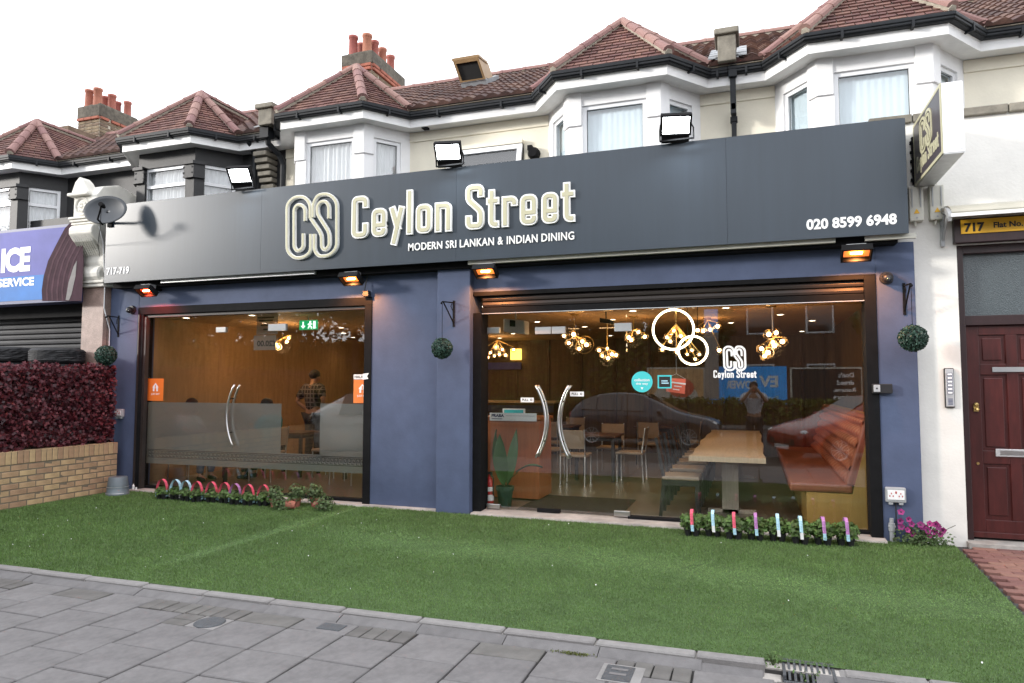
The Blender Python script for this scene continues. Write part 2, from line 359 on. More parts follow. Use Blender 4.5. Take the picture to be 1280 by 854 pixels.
        if bevel:
            b = o.modifiers.new('bevel', 'BEVEL'); b.width = bevel; b.segments = 2; b.limit_method = 'ANGLE'
        if smooth and bevel == 0:
            pass
        if label: o['label'] = label
        if kind: o['kind'] = kind
        return o
def tag(o, label, cat, group=None):
    o['label'] = label; o['category'] = cat
    if group: o['group'] = group
    return o
def thing(name, label, cat, loc=(0, 0, 0), group=None):
    o = bpy.data.objects.new(name, None); COL.objects.link(o); o.location = loc; o.empty_display_size = 0.1
    ORG[o.name] = Vector(loc); return tag(o, label, cat, group)
def struct(o): o['kind'] = 'structure'; return o
def dup(root, loc, rz=0.0, label=None, group=None):
    def cp(o, par):
        c = o.copy(); COL.objects.link(c); c.parent = par
        for ch in o.children: cp(ch, c)
        return c
    r = cp(root, None); r.location = loc; r.rotation_euler = (0, 0, rz); ORG[r.name] = Vector(loc)
    if label: r['label'] = label
    if group: r['group'] = group
    return r
def piece(name, me, parent, loc, rot=(0, 0, 0)):
    o = bpy.data.objects.new(name, me); COL.objects.link(o); o.parent = parent
    o.location = Vector(loc)-ORG[parent.name]; o.rotation_euler = rot; ORG[o.name] = Vector(loc); return o
def bevmesh(name, sx, sy, sz, m, bev, jit=0.0):
    """bevelled centred box as plain mesh data, shared between alike pieces"""
    b = bev; xs = [-sx/2, -sx/2+b, sx/2-b, sx/2]; ys = [-sy/2, -sy/2+b, sy/2-b, sy/2]; zs = [-sz/2, -sz/2+b, sz/2-b, sz/2]
    import bmesh
    bm = bmesh.new(); bmesh.ops.create_cube(bm, size=1.0)
    for v in bm.verts: v.co = (v.co.x*sx+random.uniform(-jit, jit), v.co.y*sy+random.uniform(-jit, jit), v.co.z*sz+random.uniform(-jit, jit))
    bmesh.ops.bevel(bm, geom=list(bm.edges), offset=b, segments=1, affect='EDGES')
    me = bpy.data.meshes.new(name); bm.to_mesh(me); bm.free(); me.materials.append(m); return me

# text ---------------------------------------------------------------
def text_tris(s, bold=0.0, spacing=1.0, shear=0.0):
    cu = bpy.data.curves.new('t', 'FONT'); cu.body = s; cu.offset = bold; cu.space_character = spacing; cu.resolution_u = 3; cu.shear = shear
    cu.size = 1.0; cu.align_x = 'LEFT'
    o = bpy.data.objects.new('t', cu); COL.objects.link(o)
    dg = bpy.context.evaluated_depsgraph_get(); me = bpy.data.meshes.new_from_object(o.evaluated_get(dg))
    vs = [(v.co.x, v.co.y) for v in me.vertices]; fs = [tuple(p.vertices) for p in me.polygons]
    bpy.data.objects.remove(o); bpy.data.curves.remove(cu); bpy.data.meshes.remove(me); return vs, fs
def add_text(mb, s, o, ux, uz, w, h, bold=0.0, spacing=1.0, depth=0.0, shear=0.0):
    """fit text into the w x h box with lower left corner o, along unit vectors ux, uz"""
    vs, fs = text_tris(s, bold, spacing, shear)
    xs = [a for a, b in vs]; ys = [b for a, b in vs]; x0, x1, y0, y1 = min(xs), max(xs), min(ys), max(ys)
    o, ux, uz = Vector(o), Vector(ux), Vector(uz); nrm = ux.cross(uz).normalized()
    P = [o+ux*((a-x0)/(x1-x0)*w)+uz*((b-y0)/(y1-y0)*h) for a, b in vs]
    if depth:
        Q = [p+nrm*depth for p in P]; mb.add(Q, fs)
        from collections import Counter
        e = Counter(); d = {}
        for q in fs:
            for i in range(len(q)):
                k = (q[i], q[(i+1) % len(q)]); e[frozenset(k)] += 1; d[frozenset(k)] = k
        n = len(P)
        mb.add(P+Q, [(d[k][1]+0, d[k][0]+0, d[k][0]+n, d[k][1]+n)[::-1] for k in e if e[k] == 1])
    else: mb.add(P, fs)
# strokes ------------------------------------------------------------
def fillet(path, r, closed=False, n=4):
    pts = [Vector((p[0], p[1])) for p in path]; out = []; k = len(pts)
    for i, p in enumerate(pts):
        if not closed and i in (0, k-1): out.append(p); continue
        a, b = pts[i-1]-p, pts[(i+1) % k]-p
        q = min(r, a.length*0.49, b.length*0.49); A, B = p+a.normalized()*q, p+b.normalized()*q
        for j in range(n+1):
            t = j/n; out.append(A*(1-t)**2+p*2*t*(1-t)+B*t*t)
    return out
def stroke(mb, path, w, F, y0, y1, r=0.0, closed=False, ext=0.0):
    """extruded ribbon of width w along the 2D path; F(u,v,d) maps to 3D; y0 base, y1 face height"""
    pts = fillet(path, r, closed) if r else [Vector((p[0], p[1])) for p in path]
    pts = [p for i, p in enumerate(pts) if i == 0 or (p-pts[i-1]).length > 1e-5]
    if ext and not closed:
        pts[0] = pts[0]+(pts[0]-pts[1]).normalized()*ext; pts[-1] = pts[-1]+(pts[-1]-pts[-2]).normalized()*ext
    k = len(pts); Lp, Rp = [], []
    for i in range(k):
        a = (pts[i]-pts[i-1]) if (i or closed) else (pts[1]-pts[0]); b = (pts[(i+1) % k]-pts[i]) if (i < k-1 or closed) else a
        a.normalize(); b.normalize(); na, nb = Vector((-a.y, a.x)), Vector((-b.y, b.x)); m = na+nb
        m = m/max(m.length, 1e-6); sc = 1/max(0.5, m.dot(na)); Lp.append(pts[i]+m*(w/2*sc)); Rp.append(pts[i]-m*(w/2*sc))
    seg = range(k if closed else k-1)
    for i in seg:
        j = (i+1) % k; l0, l1, r0, r1 = Lp[i], Lp[j], Rp[i], Rp[j]
        mb.face([F(r0.x, r0.y, y1), F(r1.x, r1.y, y1), F(l1.x, l1.y, y1), F(l0.x, l0.y, y1)])
        mb.face([F(r0.x, r0.y, y0), F(r1.x, r1.y, y0), F(r1.x, r1.y, y1), F(r0.x, r0.y, y1)])
        mb.face([F(l1.x, l1.y, y0), F(l0.x, l0.y, y0), F(l0.x, l0.y, y1), F(l1.x, l1.y, y1)])
    if not closed:
        for i in (0, k-1):
            l, q = Lp[i], Rp[i]; mb.face([F(l.x, l.y, y0), F(q.x, q.y, y0), F(q.x, q.y, y1), F(l.x, l.y, y1)])
# leaves -------------------------------------------------------------
def leafmesh(name, pts, nrms, size, m, parent=None, ratio=0.55, jit=0.7, org=None, kind=None, lobes=False):
    """many leaf shaped faces; pts Nx3, nrms Nx3"""
    n = len(pts); P = np.asarray(pts, float); Nn = np.asarray(nrms, float)+rng.normal(0, jit, (n, 3)); Nn /= np.linalg.norm(Nn, axis=1)[:, None]
    T = rng.normal(0, 1, (n, 3)); T -= (T*Nn).sum(1)[:, None]*Nn; T /= np.linalg.norm(T, axis=1)[:, None]; B = np.cross(Nn, T)
    s = (np.asarray(size)*rng.uniform(0.65, 1.3, n))[:, None]
    if lobes: prof = [(-0.5, 0), (-0.15, -0.25), (0.05, -0.5), (0.15, -0.18), (0.5, 0), (0.15, 0.18), (0.05, 0.5), (-0.15, 0.25)]
    else: prof = [(-0.5, 0), (-0.1, -0.5*ratio), (0.5, 0), (-0.1, 0.5*ratio)]
    k = len(prof); vs = np.empty((n, k, 3))
    for i, (a, b) in enumerate(prof): vs[:, i] = P+s*(a*T+b*B+Nn*(0.12*(abs(b)*2)-0.1*abs(a)))
    O = ORG[parent.name] if parent is not None else (org or Vector((0, 0, 0)))
    vs = (vs-np.array(O)).reshape(-1, 3)
    me = bpy.data.meshes.new(name)
    me.vertices.add(n*k); me.vertices.foreach_set('co', vs.ravel())
    me.loops.add(n*k); me.loops.foreach_set('vertex_index', np.arange(n*k)); me.polygons.add(n)
    me.polygons.foreach_set('loop_start', np.arange(n)*k); me.polygons.foreach_set('loop_total', np.full(n, k)); me.update()
    me.materials.append(m); a = me.attributes.new('rnd', 'FLOAT', 'FACE'); a.data.foreach_set('value', rng.random(n))
    o = bpy.data.objects.new(name, me); COL.objects.link(o)
    if parent is not None: o.parent = parent
    else: o.location = O
    ORG[o.name] = O
    if kind: o['kind'] = kind
    return o
X_, Z_, Y_ = Vector((1, 0, 0)), Vector((0, 0, 1)), Vector((0, 1, 0))
# ================================================================== GROUND
G = MB(); G.face([(-150, -150, -0.17), (150, -150, -0.17), (150, 150, -0.17), (-150, 150, -0.17)])
struct(G.build('road', M['asphalt']))
G = MB(); G.box(-40, 40, -5.75, -3.40, -0.4, -0.052); pav = struct(G.build('pavement', M['joint']))
G = MB(); G.box(-40, 1.50, -3.40, 0.6, -0.4, -0.012); G.box(2.9, 40, -3.40, 0.6, -0.4, -0.035); struct(G.build('forecourt', M['concrete']))
# turf sheet and blades
TE = -3.32
def turf_right(y): return 1.70+0.055*y
G = MB(); ys = np.linspace(-0.02, TE, 24)
for a, b in zip(ys[:-1], ys[1:]): G.face([(-8.14, b, 0), (turf_right(b), b, 0), (turf_right(a), a, 0), (-8.14, a, 0)])
struct(G.build('turf', M['turf']))
def turf_blades():
    n = 480000
    y = rng.uniform(TE, -0.03, n); x = rng.uniform(-8.13, 1.72, n); k = x < 1.70+0.055*y
    # less where the camera is far away
    x, y = x[k], y[k]; d = np.hypot(x, y+7.3); keep = rng.random(len(x)) < np.clip((5.6/d)**1.2, 0.35, 1); x, y, d = x[keep], y[keep], d[keep]
    n = len(x); h = rng.uniform(0.008, 0.020, n)*np.clip(d/6, 0.8, 1.3); a = rng.uniform(0, 6.283, n); w = 0.0019*np.clip(d/4.5, 0.9, 2.0)
    # worn tracks: blades pressed flat there
    wear = np.exp(-((y+1.75+0.10*x+0.12*np.sin(1.7*x))/0.30)**2)*np.clip((x+4.5)/1.5, 0, 1)*0.8+np.exp(-((x+4.42-0.02*y)/0.075)**2)*np.clip((y+3.0)/0.5, 0, 1)*0.9
    lean = rng.uniform(0.1, 0.8, n)+wear*1.1; la = rng.uniform(0, 6.283, n)
    v = np.empty((n, 3, 3)); z0 = 0.001
    v[:, 0] = np.stack([x-np.cos(a)*w, y-np.sin(a)*w, np.full(n, z0)], 1); v[:, 1] = np.stack([x+np.cos(a)*w, y+np.sin(a)*w, np.full(n, z0)], 1)
    v[:, 2] = np.stack([x+h*np.sin(lean)*np.cos(la), y+h*np.sin(lean)*np.sin(la), z0+h*np.cos(np.minimum(lean, 1.45))], 1)
    me = bpy.data.meshes.new('turf_pile'); me.vertices.add(n*3); me.vertices.foreach_set('co', v.ravel()); me.loops.add(n*3)
    me.loops.foreach_set('vertex_index', np.arange(n*3)); me.polygons.add(n); me.polygons.foreach_set('loop_start', np.arange(n)*3)
    me.polygons.foreach_set('loop_total', np.full(n, 3)); me.update()
    at = me.attributes.new('rnd', 'FLOAT', 'FACE'); at.data.foreach_set('value', np.clip(rng.random(n)*0.8+wear*0.35, 0, 1.3))
    me.materials.append(mat('turf_blade', (0.132, 0.222, 0.060), 0.5, 0.18, 2.2, attr=0.42, trans=0.15, blot=0.10))
    o = bpy.data.objects.new('turf_pile', me); COL.objects.link(o); o['kind'] = 'stuff'
    tag(o, 'short green artificial grass pile covering the forecourt', 'grass')
turf_blades()
# litter specks (petals) on the turf: uncountable
G = MB()
for i in range(34):
    x, y = random.uniform(-7.5, 1.3), random.uniform(-3.2, -0.3); s = random.uniform(0.003, 0.007); a = random.random()*3
    G.obox((x, y, 0.018), (s*math.cos(a), s*math.sin(a), 0.003), (-s*math.sin(a), s*math.cos(a), 0.002), (0, 0, 0.004))
o = G.build('fallen_petals', M['whiteprint']); o['kind'] = 'stuff'; tag(o, 'tiny pale petals and bits scattered on the turf', 'litter')
# edging kerb stones
kb = struct(MB().box(-12, 4, -3.405, -3.322, -0.3, -0.02).build('edging_kerb', M['joint']))
me1 = bevmesh('edging_stone', 0.543, 0.084, 0.12, M['kerb'], 0.008, 0.002)
G = MB(); G.prism([(0, -0.004, -0.10), (0, -0.004, 0.036), (0, -0.030, 0.030), (0, -0.082, 0.014), (0, -0.092, 0.006), (0, -0.092, -0.10)], (0.545, 0, 0))
ch = bpy.data.meshes.new('channel_stone'); ch.from_pydata([(x-0.27, y, z) for x, y, z in G.v], [], G.f); ch.materials.append(M['channel'])
for i in range(-15, 9):
    x = -0.31+0.55*i+0.275
    o = piece('edging_stone', me1, kb, (x+{0: -0.10, 1: 0.085}.get(i, 0), -3.364, -0.055+random.uniform(-0.003, 0.004)), (random.uniform(-.01, .01), random.uniform(-.004, .004), random.uniform(-.004, .004)))
    o.scale.x = {0: 0.64, 1: 0.68}.get(i, 1.0)
    if i == 0: continue
    piece('channel_stone', ch, kb, (x+0.03, -3.408, -0.045+random.uniform(-0.003, 0.003)), (0, random.uniform(-.004, .004), random.uniform(-.006, .006)))
piece('mortar_fillet', bevmesh('mortar_fillet', 0.17, 0.10, 0.10, M['concrete'], 0.01, 0.006), kb, (0.035, -3.452, -0.082))
piece('mortar_fillet', bevmesh('channel_end', 0.33, 0.088, 0.10, M['channel'], 0.008, 0.003), kb, (-0.135, -3.452, -0.075), (0.22, 0, 0))
# paving slabs, laid in courses running out from the kerb
slabs = [bevmesh('paving_slab', 0.386, 0.352, 0.05, M['slab'], 0.005, 0.0025) for _ in range(3)]
halfs = bevmesh('paving_slab_half', 0.386, 0.170, 0.05, M['slab'], 0.005, 0.002)
darks = bevmesh('dark_block', 0.092, 0.170, 0.05, M['slabdark'], 0.004, 0.002)
darkf = bevmesh('dark_infill', 0.386, 0.170, 0.05, M['slabdark'], 0.004, 0.002)
cut = {}
for c in range(-14, 10):
    x0 = -1.11+0.3975*c; odd = c % 2
    y = -3.505
    if odd:
        if c % 4 == 1:
            for q in range(4): piece('dark_block', darks, pav, (x0+0.05+0.0985*q, y-0.0875, -0.054+random.uniform(-.002, .002)), (0, 0, random.uniform(-.02, .02)))
        else: piece('dark_infill', darkf if c % 4 == 3 else halfs, pav, (x0+0.2, y-0.0875, -0.055), (0, 0, random.uniform(-.006, .006)))
        y -= 0.18
    for k in range(6):
        if c == -6 and k in (0,): y -= 0.3585; continue      # the round cover sits here
        if c == -4 and k == 0: y -= 0.18; continue           # the square cover sits here
        piece('paving_slab', slabs[(c*7+k*3) % 3], pav, (x0+0.2, y-0.178, -0.055+random.uniform(-.002, .002)), (random.uniform(-.004, .004), random.uniform(-.004, .004), random.uniform(-.006, .006)))
        y -= 0.3585
for q in range(4): piece('dark_block', darks, pav, (-3.495+0.05+0.0985*q+0.0, -3.585, -0.0555), (0, 0, 0))
for q in range(2): piece('dark_block', darks, pav, (-3.41, -3.725-0.098*q, -0.0556), (0, 0, math.pi/2+random.uniform(-.01, .01)))
# round access cover
t = thing('access_cover', 'round iron cover set in pale concrete among paving slabs', 'cover', (-3.17, -3.79, -0.06))
MB().box(-3.32, -3.102, -3.862, -3.675, -0.08, -0.0315).build('surround', M['kerb'], t, bevel=0.004)
G = MB(); G.lathe([(0.0, 0.004), (0.088, 0.004), (0.094, 0.0), (0.094, -0.02)], (-3.21, -3.768, -0.029), n=32); G.build('lid', M['iron'], t)
t = thing('stopcock_cover', 'small square iron cover beside the kerb in a slab corner', 'cover', (-2.46, -3.56, -0.06))
MB().box(-2.692, -2.306, -3.680, -3.508, -0.08, -0.0315).build('surround', M['slab'], t, bevel=0.004)
G = MB(); G.box(-2.53, -2.37, -3.635, -3.535, -0.040, -0.027); G.build('lid', M['iron'], t, bevel=0.003)
t = thing('meter_cover', 'grey rectangular meter cover in a pale frame among paving slabs', 'cover', (-0.66, -3.69, -0.06))
MB().box(-0.77, -0.55, -3.80, -3.585, -0.050, -0.0245).build('frame', M['kerb'], t, bevel=0.003)
L_ = MB().box(-0.745, -0.60, -3.79, -3.605, -0.030, -0.0205).build('lid', M['iron'], t, bevel=0.003)
G = MB()
for q in range(2): G.box(-0.715, -0.63, -3.67-0.06*q, -3.645-0.06*q, -0.0204, -0.0185)
G.build('plate', M['slab'], L_)
# drain grate in the kerb line
t = thing('drain_grate', 'slotted iron drain grate in the kerb line with weeds in it', 'drain', (0.245, -3.38, 0))
G = MB(); G.box(0.13, 0.36, -3.50, -3.28, -0.10, -0.075); G.build('gully', M['dark'], t)
G = MB(); G.box(0.12, 0.37, -3.295, -3.275, -0.07, 0.002); G.box(0.12, 0.37, -3.505, -3.485, -0.07, -0.03); G.box(0.12, 0.135, -3.485, -3.295, -0.07, -0.006); G.box(0.355, 0.37, -3.485, -3.295, -0.07, -0.006)
G.build('frame', M['iron'], t, bevel=0.002)
G = MB()
for i in range(8):
    x = 0.152+i*0.0275; G.obox((x-0.006, -3.486, -0.045), (0.012, 0, 0), (0, 0.19, 0.030), (0, 0, 0.018))
G.build('bars', M['iron'], t)
def weed(name, label, c, n, rad, h, m='leaf', size=0.022):
    a = rng.uniform(0, 6.283, n); r = rad*np.sqrt(rng.random(n)); z = h*rng.random(n)
    p = np.stack([c[0]+r*np.cos(a), c[1]+r*np.sin(a), c[2]+z], 1)
    t = thing(name, label, 'weed', c); G = MB()
    for i in range(6): G.tube([c, (c[0]+rad*0.5*math.cos(i), c[1]+rad*0.5*math.sin(i), c[2]+h*0.9)], 0.0018, 4)
    G.build('stems', M[m], t); leafmesh('leaves', p, np.tile([0, -0.3, 1.0], (n, 1)), np.full(n, size), M[m], t); return t
weed('weed', 'small leafy weed growing at the kerb end beside the drain grate', (0.075, -3.36, -0.02), 60, 0.045, 0.07)
weed('weed', 'small leafy weed sprouting through the slots of the drain grate', (0.24, -3.42, -0.06), 50, 0.07, 0.06)
G = MB(); G.box(0.385, 0.45, -3.41, -3.30, -0.08, -0.005); tag(G.build('broken_kerb_stone', M['kerb'], org=Vector((0.42, -3.36, -0.08)), bevel=0.02), 'small broken pale kerb stone beside the drain grate', 'stone')
t = thing('moss_patch', 'yellowish moss tuft in the paving joint against the kerb', 'moss', (-0.96, -3.52, -0.06))
n = 260; p = np.stack([rng.normal(-0.96, 0.05, n), rng.normal(-3.512, 0.010, n), -0.032+0.012*rng.random(n)], 1)
leafmesh('moss_tufts', p, np.tile([0, 0, 1.0], (n, 1)), np.full(n, 0.012), M['hedgeleaf'], t, kind='stuff')
# red block path to the flat's door
G = MB(); G.box(1.45, 3.2, -3.31, 0.16, -0.2, -0.030); path = struct(G.build('path', M['joint']))
pv = [bevmesh('paver', 0.180, 0.088, 0.05, M['paver'], 0.005, 0.001) for _ in range(2)]
for j in range(30):
    y = -0.06-0.092*j
    for i in range(8):
        x = 1.74+0.055*y+0.184*i+(0.092 if j % 2 else 0)
        if x-0.09 < 1.655+0.055*y or x > 2.95: continue
        piece('paver', pv[(i+j) % 2], path, (x, y, -0.026+random.uniform(-.002, .002)), (random.uniform(-.01, .01), random.uniform(-.01, .01), random.uniform(-.012, .012)))
# pale cement strip along the foot of the shopfront
G = MB()
for a, b in ((-8.0, -4.3), (-4.3, -3.42), (-2.98, 1.14)):
    n = int((b-a)/0.12); xs = np.linspace(a, b, n)
    fr = [-0.055-0.035*random.random()-(0.05 if a == -2.98 else 0) for _ in xs]
    for i in range(n-1):
        G.face([(xs[i], fr[i], 0.022), (xs[i+1], fr[i+1], 0.022), (xs[i+1], 0.2, 0.030), (xs[i], 0.2, 0.030)])
        G.face([(xs[i], fr[i]-0.012, -0.01), (xs[i+1], fr[i+1]-0.012, -0.01), (xs[i+1], fr[i+1], 0.022), (xs[i], fr[i], 0.022)])
struct(G.build('cement_sill', M['concrete']))

# ================================================================== HOUSES
def strip(mb, path, z0, z1, out=0.0, thick=0.02):
    """vertical band following a plan path (left to right seen from the street), front face moved out by out"""
    pts = [Vector((p[0], p[1])) for p in path]; k = len(pts); Q = []; B = []
    for i in range(k):
        a = (pts[i]-pts[i-1]) if i else pts[1]-pts[0]; b = (pts[i+1]-pts[i]) if i < k-1 else a
        a.normalize(); b.normalize(); m = (Vector((a.y, -a.x))+Vector((b.y, -b.x))); m.normalize(); sc = 1/max(0.4, m.dot(Vector((a.y, -a.x))))
        Q.append(pts[i]+m*out*sc); B.append(pts[i]+m*(out-thick)*sc)
    for i in range(k-1):
        mb.add([(Q[i].x, Q[i].y, z0), (Q[i+1].x, Q[i+1].y, z0), (Q[i+1].x, Q[i+1].y, z1), (Q[i].x, Q[i].y, z1),
                (B[i].x, B[i].y, z0), (B[i+1].x, B[i+1].y, z0), (B[i+1].x, B[i+1].y, z1), (B[i].x, B[i].y, z1)],
               [(0, 1, 2, 3), (4, 0, 3, 7), (1, 5, 6, 2), (3, 2, 6, 7), (4, 5, 1, 0)])
def slope_tiles(mb, e0, e1, t0, t1, course=0.085, tw=0.15, lift=0.016, pan=False):
    e0, e1, t0, t1 = map(Vector, (e0, e1, t0, t1)); U = (e1-e0).normalized()
    up = ((t0+t1)/2-(e0+e1)/2); up = (up-U*up.dot(U)); H = up.length; up.normalize(); N = U.cross(up).normalized()
    if N.z < 0: N = -N
    n = max(1, round(H/course))
    for i in range(n):
        v0, v1 = i/n, (i+1)/n
        l0, r0 = (e0.lerp(t0, v0)-e0).dot(U), (e1.lerp(t1, v0)-e0).dot(U); l1, r1 = (e0.lerp(t0, v1)-e0).dot(U), (e1.lerp(t1, v1)-e0).dot(U)
        P = lambda u, v, d: e0+U*u+up*(v*H)+N*d
        k0 = math.floor(l0/tw)-1; u = k0*tw+(tw/2 if (i % 2 and not pan) else 0)
        while u < max(r0, r1):
            a0, b0 = max(u, l0), min(u+tw, r0); a1, b1 = max(u, l1), min(u+tw, r1)
            a1, b1 = min(a1, r1), max(b1, l1); mb.cr = random.random()
            g = 0.0 if pan else 0.004
            if b0-a0 > 0.01:
                b1 = max(b1, a1+1e-4); d = lift+random.uniform(-0.003, 0.003)
                if pan:
                    K = 5; w = [0.0, 0.012, 0.030, 0.034, 0.018, 0.0]
                    for q in range(K):
                        f0, f1 = q/K, (q+1)/K; x0, x1 = a0+(b0-a0)*f0, a0+(b0-a0)*f1; y0, y1 = a1+(b1-a1)*f0, a1+(b1-a1)*f1
                        mb.face([P(x0, v0, d+w[q]), P(x1, v0, d+w[q+1]), P(y1, v1, w[q+1]), P(y0, v1, w[q])])
                        mb.face([P(x0, v0, -0.01), P(x1, v0, -0.01), P(x1, v0, d+w[q+1]), P(x0, v0, d+w[q])])
                else:
                    mb.face([P(a0+g, v0, d), P(b0-g, v0, d), P(b1-g, v1, 0.002), P(a1+g, v1, 0.002)])
                    mb.face([P(a0+g, v0, -0.012), P(b0-g, v0, -0.012), P(b0-g, v0, d), P(a0+g, v0, d)])
            u += tw
ridge_me = None
def ridge_run(parent, a, b, r=0.062, seg=0.27):
    """half-round ridge tiles end to end, each a piece"""
    global ridge_me
    a, b = Vector(a), Vector(b); d = b-a; n = max(1, round(d.length/seg))
    if ridge_me is None:
        G = MB(); vs = []; K = 7
        for s_, rr in ((-0.5, 1.08), (-0.38, 1.08), (-0.36, 1.0), (0.5, 0.95)):
            for j in range(K):
                th = math.pi*(-0.05+1.1*j/(K-1)); vs.append((s_, math.cos(th)*rr, math.sin(th)*rr*0.9))
        G.add(vs, [(i*K+j, (i+1)*K+j, (i+1)*K+j+1, i*K+j+1) for i in range(3) for j in range(K-1)]); G.add(vs[:K], [tuple(range(K))]); G.add(vs[-K:], [tuple(range(K))[::-1]])
        ridge_me = bpy.data.meshes.new('ridge_tile'); ridge_me.from_pydata(G.v, [], G.f); ridge_me.materials.append(M['ridge'])
    x = d.normalized(); y = Vector((0, 0, 1)).cross(x).normalized(); z = x.cross(y)
    for i in range(n):
        c = a+d*((i+0.5)/n); L = d.length/n*1.02
        o = bpy.data.objects.new('ridge_tile', ridge_me); COL.objects.link(o); o.parent = parent
        m = Matrix(((x.x*L, y.x*r, z.x*r, c.x), (x.y*L, y.y*r, z.y*r, c.y), (x.z*L, y.z*r, z.z*r, c.z), (0, 0, 0, 1)))
        m.translation = c-ORG[parent.name]; o.matrix_local = m
ZE = 4.74          # underside of the eaves board
ROOFZ = 4.97
RIDGE_Y, RIDGE_Z = 3.0, 6.46
def main_roof_z(y): return ROOFZ+(y-0.40)*(RIDGE_Z-ROOFZ)/(RIDGE_Y-0.40)
def bay_outline(cx): return [(cx-1.0, 0.5), (cx-0.61, 0.0), (cx+0.61, 0.0), (cx+1.0, 0.5)]
def window_unit(parent, P, s0, s1, z0, z1, transom=None, curtain='curtain', fw=0.045, depth=0.07, open_top=False):
    """frame (part) with pane and curtain (sub-parts); P(s,z,d) maps wall coordinates to 3D, d outwards"""
    G = MB()
    def bar(a, b, c, d_):
        G.obox(P(a, c, -depth), P(b, c, -depth)-P(a, c, -depth), P(a, d_, -depth)-P(a, c, -depth), P(a, c, -depth+0.045)-P(a, c, -depth))
    bar(s0, s0+fw, z0, z1); bar(s1-fw, s1, z0, z1); bar(s0+fw, s1-fw, z1-fw, z1); bar(s0+fw, s1-fw, z0, z0+fw)
    if transom: bar(s0+fw, s1-fw, transom, transom+fw)
    f = G.build('window_frame', M['upvc'], parent)
    zz = [(z0+fw, transom), (transom+fw, z1-fw)] if transom else [(z0+fw, z1-fw)]
    for a, b in zz:
        G = MB(); G.face([P(s0+fw, a, -depth+0.02), P(s1-fw, a, -depth+0.02), P(s1-fw, b, -depth+0.02), P(s0+fw, b, -depth+0.02)]); G.build('pane', M['wglass'], f)
        G = MB(); g = 0.006                                  # dark gasket line round the pane
        for (p, q, c, d_) in ((s0+fw, s0+fw+g, a, b), (s1-fw-g, s1-fw, a, b), (s0+fw+g, s1-fw-g, b-g, b)):
            G.face([P(p, c, -depth+0.022), P(q, c, -depth+0.022), P(q, d_, -depth+0.022), P(p, d_, -depth+0.022)])
        G.build('gasket', M['blackmetal'], f)
    G = MB(); n = max(8, int((s1-s0)/0.012)); ph = random.random()*6
    w = lambda s: 0.012*math.sin(s*95+ph)+0.006*math.sin(s*41+ph)
    for i in range(n):
        a, b = s0+(s1-s0)*i/n, s0+(s1-s0)*(i+1)/n
        am = 0.15 if curtain == 'curtainb' else 1
        G.face([P(a, z0, -depth-0.03+w(a)*am), P(b, z0, -depth-0.03+w(b)*am), P(b, z1, -depth-0.03+w(b)*am), P(a, z1, -depth-0.03+w(a)*am)])
    G.build('curtain', M[curtain], f, smooth=True); return f
def bay(root, cx, style, curt):
    iw = [(cx-0.90, 0.70), (cx-0.51, 0.20), (cx+0.51, 0.20), (cx+0.90, 0.70)]
    white = style == 'white'; wm = M['bay'] if white else M['blackpaint']
    wt = 4.60 if white else 4.53; wb = 3.45
    G = MB(); frames = []
    for i in range(3):
        a, b = Vector((*iw[i], 0)), Vector((*iw[i+1], 0)); t = (b-a); L = t.length; t.normalize(); n = Vector((t.y, -t.x, 0))
        P = (lambda a, t, n: (lambda s, z, d: a+t*s+Z_*z+n*d))(a, t, n)
        m = (0.15 if white else 0.10) if i == 1 else (0.13 if white else 0.09); s0, s1 = m, L-m; z0, z1 = 3.2, 4.78
        for (p, q, c, d_) in ((0, L, wt, z1), (0, L, z0, wb), (0, s0, wb, wt), (s1, L, wb, wt)): G.face([P(p, c, 0), P(q, c, 0), P(q, d_, 0), P(p, d_, 0)])
        D = -0.09
        G.face([P(s0, wb, 0), P(s0, wb, D), P(s0, wt, D), P(s0, wt, 0)]); G.face([P(s1, wb, D), P(s1, wb, 0), P(s1, wt, 0), P(s1, wt, D)])
        G.face([P(s0, wt, D), P(s1, wt, D), P(s1, wt, 0), P(s0, wt, 0)]); G.face([P(s0, wb, 0), P(s1, wb, 0), P(s1, wb, D), P(s0, wb, D)])
        G.face([P(s0, wb, -0.3), P(s1, wb, -0.3), P(s1, wt, -0.3), P(s0, wt, -0.3)])
        frames.append((P, s0, s1, i))
    bw = G.build('bay_wall', wm, root)
    for P, s0, s1, i in frames: window_unit(bw, P, s0, s1, wb, wt, transom=None if white else 4.24, curtain=curt)
    # corner piers with a moulded head
    for sgn in (-1, 1):
        c = Vector((cx+sgn*0.51, 0.20)); far = Vector((cx+sgn*0.90, 0.70)); d = (far-c).normalized()
        lip = [c-Vector((sgn*0.145, 0)), c, c+d*0.125]
        if sgn < 0: lip = lip[::-1]
        lip = [tuple(q) for q in lip]
        G = MB()
        if white:
            strip(G, lip, 4.37, 4.765, 0.022, 0.03)
            G.build('pier_head', M['bay'], bw, bevel=0.006)
        else:
            strip(G, lip, 4.33, 4.52, 0.05, 0.06); strip(G, lip, 4.50, 4.545, 0.075, 0.08); strip(G, lip, 4.31, 4.335, 0.062, 0.07); strip(G, lip, 3.2, 4.31, 0.02, 0.03)
            for k in range(3):
                f = lip[k]; [G.ball((f[0], f[1]-0.035, z_), 0.024, 6, 4) for z_ in (4.38, 4.46)]
            G.build('column_capital', M['blackpaint'], bw)
    if white:
        G = MB(); strip(G, iw, 4.755, 4.765, 0.012, 0.02); G.build('shadow_moulding', wm, bw)
